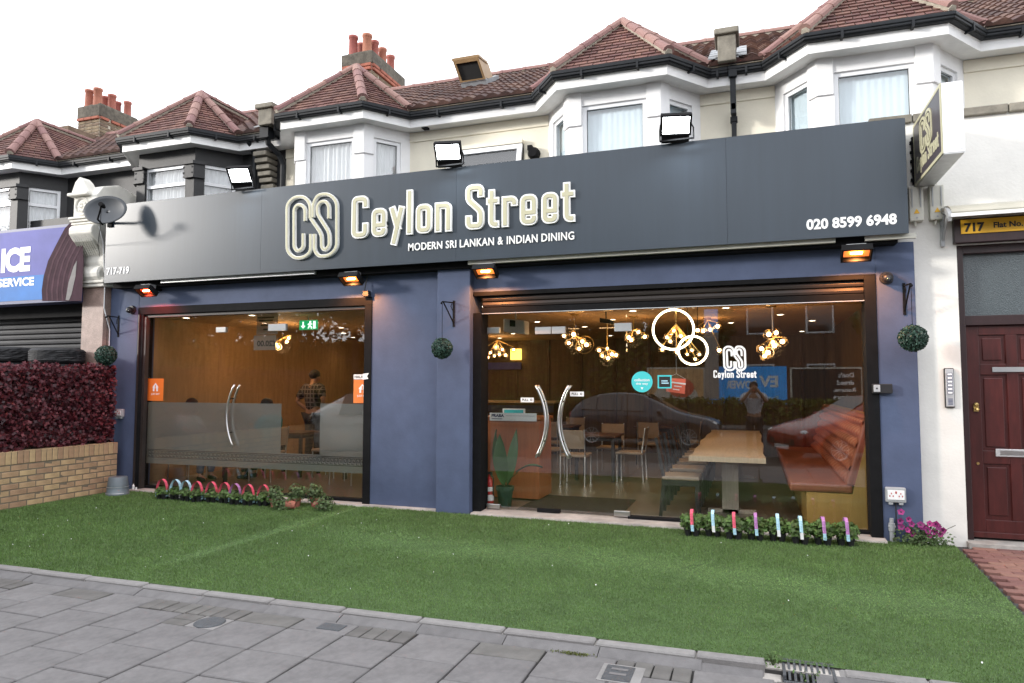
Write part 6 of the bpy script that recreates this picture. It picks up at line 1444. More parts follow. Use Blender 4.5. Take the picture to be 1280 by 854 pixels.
def bigleaf(name, base, tip, w, nrm, par):
    base, tip, nrm = Vector(base), Vector(tip), Vector(nrm); d = tip-base; s_ = d.cross(nrm).normalized(); G = MB(); vs = []; n = 12
    for i in range(n+1):
        f = i/n; ww = w*math.sin(math.pi*min(1, f*1.02))**0.75*(1-0.25*f); c = base+d*f+nrm*(0.05*math.sin(math.pi*f)); G.cr = 0.5
        vs += [c-s_*ww+nrm*0.02, c, c+s_*ww+nrm*0.02]
    G.add(vs, [(3*i+k, 3*i+k+1, 3*i+k+4, 3*i+k+3) for i in range(n) for k in (0, 1)]); return G.build(name, M['rubberleaf'], par, smooth=True, rndattr=True)
bigleaf('leaf', (-2.80, 0.50, 0.24), (-2.83, 0.44, 0.86), 0.10, (0, -1, 0.1), PP); bigleaf('leaf', (-2.78, 0.54, 0.24), (-2.68, 0.60, 0.92), 0.07, (0.4, -1, 0), PP); bigleaf('leaf', (-2.82, 0.54, 0.24), (-2.94, 0.62, 0.90), 0.07, (-0.4, -1, 0), PP); bigleaf('leaf', (-2.66, 0.52, 0.40), (-2.30, 0.42, 0.48), 0.03, (0, -0.3, 1), PP)
G = MB(); G.tube([(-2.80, 0.52, 0.2), (-2.72, 0.52, 0.34), (-2.64, 0.52, 0.405)], 0.006, 5); G.tube([(-2.80, 0.52, 0.2), (-2.80, 0.5, 0.30)], 0.012, 6); G.build('stalk', M['leaf2'], PP)
t = thing('fire_extinguisher', 'red fire extinguisher standing at the frame beside the green pot', 'extinguisher', (-2.945, 0.36, 0)); G = MB(); G.lathe([(0.0, 0.0), (0.05, 0.0), (0.052, 0.02), (0.052, 0.30), (0.035, 0.345), (0.014, 0.36), (0.014, 0.39), (0.0, 0.39)], (-2.935, 0.36, 0), n=20); q = G.build('cylinder', M['red'], t, smooth=True)
G = MB(); G.box(-2.955, -2.90, 0.355, 0.37, 0.385, 0.42); G.tube([(-2.935, 0.36, 0.40), (-2.88, 0.34, 0.36), (-2.875, 0.33, 0.15)], 0.008, 6); G.build('valve_and_hose', M['blackplastic'], q)
G = MB(); G.tube([(-2.935, 0.36, 0.09), (-2.935, 0.36, 0.16)], 0.0528, 20, False); G.tube([(-2.935, 0.36, 0.20), (-2.935, 0.36, 0.25)], 0.0528, 20, False); G.build('label_band', M['whiteprint'], q)
t = thing('door_mat', 'dark brown entrance mat inside the double glass doors', 'mat', (-2.0, 0.8, 0)); G = MB(); G.box(-2.58, -1.42, 0.28, 1.45, 0.0, 0.012); q = G.build('pile', M['mat_'], t); G = MB(); G.box(-2.60, -1.40, 0.26, 1.47, 0.0, 0.008); G.build('rubber_border', M['rubber'], t)
t = thing('air_heater', 'white box heater hanging under the ceiling above the reception desk', 'heater', (-2.85, 0.9, 2.6)); c = atY(641, 408, 0.9); G = MB(); G.obox(c+Vector((-0.13, 0, -0.065)), (0.27, 0.05, -0.03), (0, 0.2, 0), (0.0, 0, 0.17)); q = G.build('case', M['whiteprint'], t, bevel=0.015); G = MB(); G.obox(c+Vector((-0.04, -0.002, 0.0)), (0.07, 0.010, -0.006), (0, 0.004, 0), (0, 0, 0.08)); G.build('grille', M['darkcloth'], q); G = MB(); G.tube([c+Vector((0, 0.12, 0.1)), (c.x, c.y+0.12, CZ)], 0.012, 6); G.build('hanger', M['whiteprint'], t)
t = thing('cctv_camera', 'small dark camera hanging from the restaurant ceiling beside a downlight', 'camera', (-1.2, 2.4, CZ)); c = atY(757, 400, 2.0); G = MB(); G.obox(c-Vector((0.08, 0, 0.03)), (0.17, 0.05, -0.03), (0, 0.07, 0), (0, 0, 0.06)); G.tube([c+Vector((0, 0.03, 0.02)), (c.x, 2.03, CZ)], 0.01, 6); G.build('body', M['blackplastic'], t)
# emergency exit sign
t = thing('exit_sign', 'green running man exit sign hanging behind the frosted window', 'sign', (-6.1, 1.2, 2.3)); a = atY(374, 412.5, 1.2); b = atY(396.5, 400, 1.2)
G = MB(); G.box(a.x, b.x, 1.2, 1.22, a.z, b.z); q = G.build('panel', M['exitgreen'], t); w_, h_ = b.x-a.x, b.z-a.z
G = MB(); yy = 1.1985
def rc(u0, u1, v0, v1): G.face([(a.x+u0*w_, yy, a.z+v0*h_), (a.x+u1*w_, yy, a.z+v0*h_), (a.x+u1*w_, yy, a.z+v1*h_), (a.x+u0*w_, yy, a.z+v1*h_)])
rc(0.18, 0.26, 0.35, 0.85); G.face([(a.x+0.08*w_, yy, a.z+0.42*h_), (a.x+0.22*w_, yy, a.z+0.12*h_), (a.x+0.36*w_, yy, a.z+0.42*h_)]); rc(0.78, 0.92, 0.1, 0.9); G.disc((a.x+0.62*w_, yy, a.z+0.80*h_), 0.018, (0, -1, 0), 10)
for (p0, p1) in (((0.60, 0.70), (0.58, 0.42)), ((0.58, 0.42), (0.50, 0.12)), ((0.58, 0.42), (0.70, 0.28)), ((0.70, 0.28), (0.68, 0.10)), ((0.60, 0.66), (0.48, 0.52)), ((0.60, 0.66), (0.73, 0.55))):
    d = Vector((p1[0]-p0[0], p1[1]-p0[1])); nn = Vector((-d.y, d.x)).normalized()*0.035; G.face([(a.x+(p[0]+s*nn.x)*w_, yy-0.0002, a.z+(p[1]+s*nn.y*1.5)*h_) for p, s in ((p0, 1), (p1, 1), (p1, -1), (p0, -1))])
G.build('pictogram', emit('exit_white', (0.8, 1, 0.85), 0.9), q); G = MB(); G.tube([((a.x+b.x)/2, 1.21, b.z), ((a.x+b.x)/2, 1.21, CZ)], 0.006, 6); G.build('hanger', M['alu'], t)
# price poster facing inwards: reads reversed from the street
t = thing('price_poster', 'pale price poster facing inward so its 20.00 reads reversed through the glass', 'poster', (-6.0, 0.5, 2.0)); a = atY(317, 438, 0.5); b = atY(347.5, 391, 0.5)
G = MB(); G.box(a.x+0.04, b.x, 0.5, 0.503, a.z+(b.z-a.z)*0.42, b.z); G.box(a.x, b.x-0.02, 0.4975, 0.4995, a.z, a.z+(b.z-a.z)*0.40); pm = frostmat('thin_paper', (0.30, 0.28, 0.28), 0.55); q = G.build('sheet', pm, t)
w_, h_ = b.x-a.x, b.z-a.z; G = MB()
add_text(G, '£20.00', (b.x-0.05*w_, 0.4965, a.z+0.10*h_), (-1, 0, 0), Z_, w_*0.80, 0.16*h_, 0.03)
for z, ww in ((0.86, 0.7), (0.78, 0.6), (0.66, 0.42), (0.54, 0.2)): G.box(b.x-(0.5+ww/2)*w_, b.x-(0.5-ww/2)*w_, 0.4962, 0.4968, a.z+z*h_, a.z+(z+0.04)*h_)
G.build('lettering', M['darkcloth'], q)
# cafe tables and pale-backed chairs in the room
def cafe_table(label, x, y, sx=0.34, sy=0.34, top='walnut'):
    t = thing('cafe_table', label, 'table', (x, y, 0)); G = MB(); G.box(x-sx, x+sx, y-sy, y+sy, 0.655, 0.685); G.build('table_top', M[top], t, bevel=0.006)
    G = MB(); G.box(x-sx+0.04, x+sx-0.04, y-sy+0.04, y+sy-0.04, 0.60, 0.654); G.build('apron', M['chairframe'], t)
    for a_ in (-1, 1):
        for b_ in (-1, 1): G = MB(); G.box(x+a_*(sx-0.06)-0.022, x+a_*(sx-0.06)+0.022, y+b_*(sy-0.06)-0.022, y+b_*(sy-0.06)+0.022, 0, 0.60); G.build('leg', M['chairframe'], t)
def cafe_chair():
    t = thing('cafe_chair', 'x', 'chair', (0, 0, 0)); G = MB(); G.box(-0.20, 0.20, -0.20, 0.20, 0.40, 0.44); G.build('seat', M['chairseat'], t, bevel=0.015)
    for sy in (-1, 1):
        G = MB(); G.tube([(0.18, sy*0.18, 0), (0.18, sy*0.18, 0.40)], 0.011, 8); G.build('leg', M['steel'], t); G = MB(); G.tube([(-0.21, sy*0.18, 0), (-0.19, sy*0.18, 0.42), (-0.24, sy*0.18, 0.80)], 0.011, 8); G.build('leg', M['steel'], t)
    G = MB(); G.obox((-0.21, -0.19, 0.52), (0.02, 0, 0), (0, 0.38, 0), (-0.035, 0, 0.27)); G.build('backrest', M['chairseat'], t, bevel=0.008); return t
cc = cafe_chair(); used = False
def put_chair(x, y, rz, label):
    global used
    o = cc if not used else dup(cc, (0, 0, 0)); used = True; o.location = (x, y, 0); o.rotation_euler = (0, 0, rz); o['label'] = label; o['group'] = 'beige cafe chairs'
HP = math.pi/2
cafe_table('dark square cafe table seen through the glass doors behind the mat', -2.25, 3.25); cafe_table('dark square cafe table at the back near the bar counter', -3.4, 5.2); cafe_table('dark square cafe table at the back beyond the globe pendant', -1.7, 5.6)
put_chair(-2.45, 2.62, HP, 'beige backed cafe chair with steel legs directly behind the door mat'); put_chair(-1.75, 3.25, math.pi, 'beige backed cafe chair on the long-table side of the doorway table'); put_chair(-2.95, 3.35, 0, 'beige backed cafe chair on the desk side of the doorway table'); put_chair(-2.2, 3.95, -HP, 'beige backed cafe chair behind the doorway table')
put_chair(-3.4, 4.6, HP, 'beige backed cafe chair in front of the bar-side table'); put_chair(-3.3, 5.8, -HP, 'beige backed cafe chair behind the bar-side table'); put_chair(-1.7, 4.95, HP, 'beige backed cafe chair in front of the rear table'); put_chair(-1.1, 5.6, math.pi, 'beige backed cafe chair at the side of the rear table')
cafe_table('walnut cafe table just in front of the person in the plaid shirt', -7.0, 2.1, 0.40, 0.30); cafe_table('walnut cafe table between the seated diners behind the frosted glass', -7.52, 1.2, 0.28, 0.30); cafe_table('walnut cafe table at the middle of the frosted window side', -5.6, 2.2, 0.35, 0.35)
put_chair(-8.07, 1.05, 0, 'beige backed cafe chair under the diner in jeans'); put_chair(-6.93, 1.42, math.pi, 'beige backed cafe chair under the diner in teal'); put_chair(-6.30, 2.1, math.pi, 'beige backed cafe chair at the table in front of the plaid shirt'); put_chair(-7.75, 2.15, 0, 'beige backed cafe chair between the side wall and the walnut table'); put_chair(-5.6, 1.55, HP, 'beige backed cafe chair at the middle walnut table, glass side'); put_chair(-5.0, 2.2, math.pi, 'beige backed cafe chair at the middle walnut table, pillar side')
t = thing('bar_counter', 'dark bar counter with blue front strip at the back of the room', 'counter', (-5.0, 6.9, 0)); G = MB(); G.box(-6.6, -3.9, 6.6, 7.2, 0.0, 1.05); q = G.build('body', M['walnut'], t); G = MB(); G.box(-6.6, -3.9, 6.585, 6.60, 0.86, 1.0); G.build('blue_strip', M['navy'], q); G = MB(); G.box(-6.65, -3.85, 6.55, 7.25, 1.05, 1.09); G.build('top', M['tabletop'], t)
t = thing('menu_lightbox', 'small glowing yellow lightbox above a violet band behind the bar', 'lightbox', (-4.7, 7.5, 1.9)); a = atY(638, 450, 7.5); b = atY(651, 436, 7.5); G = MB(); G.box(a.x, b.x, 7.5, 7.56, a.z, b.z); q = G.build('panel', emit('lightbox_yellow', (1.0, 0.62, 0.12), 1.5), t); a = atY(605, 462, 7.5); b = atY(651, 453, 7.5); G = MB(); G.box(a.x, b.x, 7.5, 7.56, a.z, b.z); G.build('violet_band', M['purple'], t)
# panelling battens on the warm wall
wl = bpy.data.objects['wall_left']; bt = bevmesh('panel_batten', 0.025, 0.05, CZ, M['wallwarm'], 0.004)
for k in range(0): piece('panel_batten', bt, wl, (RX0+0.012, 0.7+0.75*k, CZ/2))
wb_ = bpy.data.objects['wall_back']; bt = bevmesh('panel_batten', 0.06, 0.03, CZ, M['walnut'], 0.004)
for k in range(13): piece('panel_batten', bt, wb_, (RX0+0.4+0.75*k, RY1-0.014, CZ/2))

# ================================================================== PEOPLE
def skinmesh(name, chain_pts, edges_, radii, m, par, sub=1, root=0):
    me = bpy.data.meshes.new(name); O = ORG[par.name]
    me.from_pydata([tuple(Vector(p)) for p in chain_pts], edges_, []); o = bpy.data.objects.new(name, me); COL.objects.link(o); o.parent = par; ORG[o.name] = O
    sk = o.modifiers.new('skin', 'SKIN'); sk.use_smooth_shade = True
    for v, r in zip(me.skin_vertices[0].data, radii): v.radius = r if isinstance(r, tuple) else (r, r)
    me.skin_vertices[0].data[root].use_root = True
    if sub: s_ = o.modifiers.new('sub', 'SUBSURF'); s_.levels = sub; s_.render_levels = sub
    me.materials.append(m); return o
def person(label, loc, rz, J, shirt, trousers, hairm='hair', sc=0.93, shortsleeve=True):
    """J: joint positions in metres for a 1.74 m figure facing -y; sc scales to the scene"""
    t = thing('person', label, 'person', loc); t.rotation_euler = (0, 0, rz); t.scale = (sc, sc, sc)
    ORG[t.name] = Vector((0, 0, 0))
    P, E, Rd = [], [], []
    def add(p, r, prev=None): P.append(p); Rd.append(r); i = len(P)-1; (E.append((prev, i)) if prev is not None else None); return i
    pel = add(J['pelvis'], 0.115); sp = add(J['spine'], (0.125, 0.095), pel); ch = add(J['chest'], (0.145, 0.10), sp); nk = add(J['neck'], 0.052, ch); hd = add(J['head'], (0.072, 0.085), nk)
    hv = Vector(J['head'])-Vector(J['neck']); hv.normalize(); fw = Vector(J.get('face', (0, -1, 0)))
    tp_ = add(tuple(Vector(J['head'])+hv*0.11), (0.070, 0.080), hd)
    h = Vector(J['head'])+hv*0.02
    n1 = add(tuple(h+fw*0.085), 0.022, hd); add(tuple(h+fw*0.108-hv*0.012), 0.012, n1)
    sd_ = fw.cross(hv).normalized()
    for s_ in (-1, 1): add(tuple(h+sd_*s_*0.082), 0.014, hd)
    for S_ in ('L', 'R'):
        sh_ = add(J['sh'+S_], 0.062, ch); el = add(J['el'+S_], 0.042, sh_); wr = add(J['wr'+S_], 0.029, el); hnd = Vector(J['ha'+S_]); w = Vector(J['wr'+S_]); pm_ = add(tuple(hnd), (0.038, 0.020), wr)
        d = (hnd-w).normalized(); side = d.cross(Vector(J.get('palm'+S_, (0, -1, 0.1)))).normalized(); cu = Vector(J.get('palm'+S_, (0, -1, 0.1))).normalized()
        for k, ln in enumerate((0.055, 0.066, 0.062, 0.048)):
            b0 = hnd+side*(0.024-0.016*k)+d*0.03; f1 = add(tuple(b0), 0.009, pm_); f2 = add(tuple(b0+d*ln*0.6+cu*0.012), 0.0085, f1); add(tuple(b0+d*ln*0.95+cu*0.035), 0.007, f2)
        b0 = hnd+side*0.036-d*0.01; f1 = add(tuple(b0), 0.011, pm_); add(tuple(b0+d*0.035+side*0.018+cu*0.01), 0.009, f1)
        hp = add(J['hi'+S_], 0.085, pel); kn = add(J['kn'+S_], 0.055, hp); an = add(J['an'+S_], 0.038, kn); to = add(tuple(Vector(J['an'+S_])+Vector(J.get('toe', (0, -0.14, -0.05)))), 0.03, an)
    skinmesh('body', P, E, Rd, M['skin'], t)
    P2 = [J['pelvis'], J['spine'], J['chest'], tuple(Vector(J['chest']).lerp(Vector(J['neck']), 0.85))]; E2 = [(0, 1), (1, 2), (2, 3)]; R2 = [(0.145, 0.115), (0.145, 0.112), (0.178, 0.125), 0.075]
    for S_ in ('L', 'R'):
        i = len(P2); mid_ = Vector(J['sh'+S_]).lerp(Vector(J['el'+S_]), 0.85 if shortsleeve else 1.0); P2 += [J['sh'+S_], tuple(mid_)]; R2 += [0.092, 0.072]; E2 += [(2, i), (i, i+1)]
        if not shortsleeve: P2.append(tuple(Vector(J['el'+S_]).lerp(Vector(J['wr'+S_]), 0.92))); R2.append(0.04); E2.append((i+1, i+2))
    skinmesh('shirt', P2, E2, R2, M[shirt], t)
    P3 = [J['pelvis']]; E3 = []; R3 = [(0.138, 0.112)]
    for S_ in ('L', 'R'):
        i = len(P3); P3 += [J['hi'+S_], J['kn'+S_], tuple(Vector(J['an'+S_])+Vector((0, 0, 0.03)))]; R3 += [0.10, 0.072, 0.058]; E3 += [(0, i), (i, i+1), (i+1, i+2)]
    skinmesh('trousers', P3, E3, R3, M[trousers], t)
    for S_ in ('L', 'R'):
        a = Vector(J['an'+S_]); tt = Vector(J.get('toe', (0, -0.14, -0.05))); skinmesh('shoe', [tuple(a+Vector((0, 0.05, -0.035))), tuple(a+Vector((0, 0, -0.025))), tuple(a+tt)], [(0, 1), (1, 2)], [0.040, 0.050, (0.042, 0.032)], M['shoe'], t)
    G = MB(); hc = Vector(J['head'])+hv*0.075-fw*0.018; G.ball(hc, 0.098, 16, 10, 0.93, 1.04, 0.90)
    keep = [i for i, v in enumerate(G.v) if True]
    vs = [Vector(v) for v in G.v]; G.f = [f for f in G.f if (sum((vs[i]-hc).dot(hv) for i in f)/len(f) > -0.085+0.13*max(0, sum((vs[i]-hc).dot(fw) for i in f)/len(f)/0.1))]; G.mi = [0]*len(G.f); G.r = [0.5]*len(G.f)
    G.v = [tuple(hc+(v-hc)*random.uniform(0.97, 1.05)) for v in vs]; G.build('hair', M[hairm], t, smooth=True)
    G = MB(); 
    for s_ in (-1, 1): G.ball(h+fw*0.078+sd_*s_*0.030+hv*0.022, 0.011, 8, 6)
    G.build('eyes', M['shoe'], t); G = MB(); G.tube([h+fw*0.086-sd_*0.022-hv*0.05, h+fw*0.094-hv*0.052, h+fw*0.086+sd_*0.022-hv*0.05], 0.006, 6); G.build('mouth', M['coral'], t)
    return t
def stand(arms):
    J = dict(pelvis=(0, 0, 0.95), spine=(0, 0.01, 1.14), chest=(0, 0.01, 1.34), neck=(0, 0.005, 1.475), head=(0, -0.015, 1.565), hiL=(0.09, 0, 0.90), hiR=(-0.09, 0, 0.90), knL=(0.10, -0.01, 0.50), knR=(-0.10, -0.02, 0.50), anL=(0.11, 0.02, 0.085), anR=(-0.11, 0.01, 0.085), shL=(0.19, 0.01, 1.41), shR=(-0.19, 0.01, 1.41)); J.update(arms); return J
hip = dict(elL=(0.33, 0.10, 1.18), wrL=(0.20, -0.03, 1.02), haL=(0.15, -0.07, 0.99), palmL=(-1, 0, -0.2), elR=(-0.34, 0.08, 1.20), wrR=(-0.20, -0.05, 1.04), haR=(-0.14, -0.09, 1.01), palmR=(1, 0, -0.2))
p = atY(392, 500, 2.75); person('person seen from behind in a dark plaid shirt, hands on hips behind the tables', (p.x, 2.75, 0), R(165), stand(hip), 'plaid', 'darkcloth', sc=0.98)
shoot = dict(elL=(0.24, -0.20, 1.30), wrL=(0.07, -0.24, 1.53), haL=(0.045, -0.245, 1.57), palmL=(-1, 0.2, 0), elR=(-0.25, -0.18, 1.30), wrR=(-0.08, -0.24, 1.54), haR=(-0.05, -0.245, 1.58), palmR=(1, 0.2, 0), face=(0, -1, 0))
person('person in a pale shirt photographing the shopfront, mirrored in the window glass', (0.03, -7.66, -0.165), R(180), stand(shoot), 'paleshirt', 'darkcloth', sc=0.97)
def sit(dx=0.0):
    return dict(pelvis=(0, 0.05, 0.52), spine=(0, 0.05, 0.70), chest=(0, 0.02, 0.90), neck=(0, -0.02, 1.07), head=(0, -0.05, 1.17), hiL=(0.09, 0.02, 0.50), hiR=(-0.09, 0.02, 0.50), knL=(0.11, -0.40, 0.52), knR=(-0.11, -0.40, 0.52), anL=(0.11, -0.38, 0.085), anR=(-0.11, -0.36, 0.085), shL=(0.18, 0.02, 0.98), shR=(-0.18, 0.02, 0.98), elL=(0.22, -0.12, 0.80), wrL=(0.14, -0.33, 0.79), haL=(0.12, -0.40, 0.79), palmL=(0, 0, -1), elR=(-0.22, -0.12, 0.80), wrR=(-0.14, -0.33, 0.79), haR=(-0.12, -0.40, 0.79), palmR=(0, 0, -1))
person('seated diner in blue jeans, hair just above the frosted vinyl by the side wall', (-8.09, 1.05, 0), R(90), sit(), 'paleshirt', 'denim')
person('seated diner in a teal top beside the clear gap in the frosted vinyl', (-6.91, 1.42, 0), R(-90), sit(), 'tealcloth', 'darkcloth')
# ================================================================== ACROSS THE STREET (seen mirrored in the glass)
def refl(px, py, y): p = atY(px, py, 2*GY-y); return Vector((p.x, y, p.z))
struct(MB().box(-40, 40, -60, -17.2, -0.4, -0.04).build('far_pavement', M['slabdark']))
def billboard(label, px0, py0, px1, py1, y, m, txts=(), frame='greyplastic'):
    a, b = refl(px0, py1, y), refl(px1, py0, y); x0, x1, z0, z1 = min(a.x, b.x), max(a.x, b.x), a.z, b.z
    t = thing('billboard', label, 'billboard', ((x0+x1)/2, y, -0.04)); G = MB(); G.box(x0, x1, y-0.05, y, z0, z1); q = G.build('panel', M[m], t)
    G = MB(); e = 0.06; G.box(x0-e, x1+e, y-0.08, y+0.02, z1, z1+e); G.box(x0-e, x1+e, y-0.08, y+0.02, z0-e, z0); G.box(x0-e, x0, y-0.08, y+0.02, z0, z1); G.box(x1, x1+e, y-0.08, y+0.02, z0, z1); G.build('frame', M[frame], t)
    G = MB()
    for xx in (x0+0.3, x1-0.3): G.box(xx-0.05, xx+0.05, y-0.2, y-0.09, -0.05, z1)
    G.build('posts', M['blackmetal'], t)
    for (s_, u0, v0, w, h, mm) in txts: G = MB(); add_text(G, s_, (x1-u0*(x1-x0), y+0.004, z0+v0*(z1-z0)), (-1, 0, 0), Z_, w*(x1-x0), h*(z1-z0), 0.04); G.build('lettering', M[mm], q)
    return t, q, x0, x1, z0, z1
BY = -20.0
billboard('blue EV POWER billboard across the street, mirrored in the window', 898, 460, 981, 508, BY, 'bill_blue_glow', [('EV', 0.10, 0.50, 0.28, 0.30, 'whiteprint'), ('POWER', 0.42, 0.46, 0.46, 0.22, 'whiteprint'), ('Fast Clean Energy', 0.10, 0.14, 0.70, 0.15, 'skyblue')], 'bill_blue_glow')
t, q, x0, x1, z0, z1 = billboard('food photograph billboard across the street, mirrored beside the blue post', 811, 461, 879, 508, BY, 'bill_food_glow', (), 'offwhite')
G = MB(); G.disc(((x0+x1)/2, BY+0.006, z0+0.3*(z1-z0)), 0.42, (0, 1, 0), 24, sx=2.0); G.build('printed_bowl', M['offwhite'], q); G = MB(); G.disc(((x0+x1)/2+0.2, BY+0.009, z0+0.5*(z1-z0)), 0.38, (0, 1, 0), 16, sx=1.3); G.build('printed_food', M['coral'], q)
billboard('dark slatted billboard about returns across the street, mirrored above the booth', 991, 461, 1076, 520, BY, 'darkcloth', [("Don't", 0.10, 0.82, 0.22, 0.10, 'whiteprint'), ('dread', 0.10, 0.66, 0.24, 0.10, 'whiteprint'), ('Returns,', 0.08, 0.50, 0.32, 0.10, 'whiteprint'), ('embrace', 0.08, 0.36, 0.32, 0.10, 'whiteprint'), ('them.', 0.10, 0.22, 0.22, 0.10, 'whiteprint')], 'offwhite')
t = thing('sign_post', 'tall blue and white post standing between the two billboards', 'post', (refl(890, 500, BY+0.4).x, BY+0.4, 0)); a = refl(882, 500, BY+0.4); b = refl(899, 500, BY+0.4)
G = MB(); G.box(a.x, b.x, BY+0.3, BY+0.5, -0.05, 0.9); G.build('base', M['bill_blue_glow'], t); G = MB(); G.box(a.x, b.x, BY+0.3, BY+0.5, 0.9, 3.4); G.build('shaft', M['oppwhite'], t); G = MB(); G.box(a.x, b.x, BY+0.3, BY+0.5, 3.4, 4.6); G.build('head', M['bill_blue_glow'], t)  # blue parts carry the same added glow as the blue billboard
# hedge under the boards
t = thing('boundary_hedge', 'long clipped green hedge beneath the billboards across the street', 'hedge', (0, -19.6, 0)); n = 9000
G = MB(); G.box(-16, 14, -19.75, -19.25, -0.05, 0.72); G.build('twigs', M['bark'], t); x = rng.uniform(-16, 14, n); top = rng.random(n) < 0.4; y = np.where(top, rng.uniform(-19.85, -19.15, n), -19.18+rng.normal(0, 0.05, n)); z = np.where(top, 0.82+rng.normal(0, 0.05, n), rng.uniform(0, 0.85, n))
leafmesh('foliage', np.stack([x, y, z], 1), np.tile([0, 0.6, 0.5], (n, 1)), np.full(n, 0.16), M['hedgeleaf'], t, 0.6, 0.6)
t = thing('conifer_hedge', 'tall dark clipped hedge behind the billboards and hedge', 'hedge', (-20, -22.3, 0)); n = 26000
G = MB(); G.box(-46, -4.2, -22.9, -22.1, -0.05, 3.3); G.build('twigs', M['bark'], t); x = rng.uniform(-46, -4.2, n); top = rng.random(n) < 0.15; y = np.where(top, rng.uniform(-23, -22, n), -22.05+rng.normal(0, 0.08, n)); z = np.where(top, 3.4+rng.normal(0, 0.12, n), rng.uniform(0, 3.5, n))
leafmesh('foliage', np.stack([x, y, z], 1), np.tile([0, 0.6, 0.5], (n, 1)), np.full(n, 0.26), M['hedgeleaf'], t, 0.6, 0.6)
# buildings
def block(label, x0, x1, y, h, m, roof):
    t = thing('building', label, 'building', ((x0+x1)/2, y, 0)); w = MB().box(x0, x1, y-6, y, -0.05, h).build('wall', M[m], t)
    n = int((x1-x0)/2.6)
    for i in range(n):
        for z in (1.0, 3.8):
            if z+1.5 > h: continue
            xx = x0+(x1-x0)*(i+0.5)/n; G = MB(); G.box(xx-0.6, xx+0.6, y-0.02, y+0.03, z, z+1.4); f = G.build('window', M['upvc'], w); G = MB(); G.box(xx-0.52, xx+0.52, y+0.031, y+0.036, z+0.08, z+1.32); G.build('pane', M['carglass'], f)
    if roof: G = MB(); G.prism([(x0-0.2, y+0.3, h), (x0-0.2, y-6.3, h), (x0-0.2, y-3, h+2.2)], (x1-x0+0.4, 0, 0)); G.build('roof', M['pantile'], t)
block('brown brick building behind the billboards across the street', -3.5, 9.5, -27, 5.4, 'oppbrick', False); block('pale rendered house across the street with a brown tiled roof', -22, -12, -29, 5.6, 'oppwhite', True); block('red brick house across the street beyond the trees', 12, 21, -28, 5.6, 'redbrick', True)
def tree(label, x, y, h, r, n=8500):
    t = thing('tree', label, 'tree', (x, y, 0)); G = MB(); G.tube([(x, y, -0.05), (x+0.05, y, h*0.3), (x-0.05, y+0.1, h*0.6), (x, y, h*0.85)], [0.2, 0.16, 0.10, 0.03], 9)
    tips = []
    for k in range(9):
        a = k*2.4; z0 = h*(0.20+0.06*k); e = Vector((x+math.cos(a)*r*0.75, y+math.sin(a)*r*0.75, z0+r*0.5)); G.tube([(x, y, z0), (x+math.cos(a)*r*0.35, y+math.sin(a)*r*0.35, z0+r*0.15), e], [0.08, 0.05, 0.02], 6); tips.append(e)
    G.build('trunk', M['bark'], t); tips += [Vector((x, y, h*0.88)), Vector((x, y+0.3, h*0.68)), Vector((x, y+0.3, h*0.5))]; cs = np.array([tuple(q) for q in tips]); idx = rng.integers(0, len(cs), n); d = rng.normal(0, 1, (n, 3)); d /= np.linalg.norm(d, axis=1)[:, None]
    leafmesh('crown', cs[idx]+d*(r*0.55*rng.random(n)[:, None]**0.45)*np.array([1, 1, 0.75]), d, np.full(n, 0.30), M['treeleaf'], t, 0.6, 0.6)
for x, y, h, r, lb in ((-6.5, -23.5, 7.5, 2.6, 'bushy street tree behind the food billboard'), (-11.5, -21.5, 9.0, 3.2, 'tall spreading tree facing the frosted window'), (-2.8, -24.5, 6.0, 1.8, 'slender tree behind the blue and white post'), (6.8, -24.0, 6.8, 2.2, 'rounded tree behind the returns billboard'), (-17.5, -20.5, 9.5, 3.3, 'tall tree in front of the pale rendered house'), (12.5, -22.5, 8.0, 2.8, 'large tree in front of the red brick house'), (-22.5, -17.5, 9.0, 3.4, 'tall tree beside the road, first beyond the pale rendered house'), (-27.5, -20.0, 10.5, 3.8, 'tall tree beside the road, second beyond the pale rendered house'), (-34.0, -19.0, 10.0, 4.0, 'tall tree beside the road, third beyond the pale rendered house'), (-21.0, -11.9, 3.4, 1.9, 'low rounded tree on the verge opposite the tyre shop')): tree(lb, x, y, h, r)
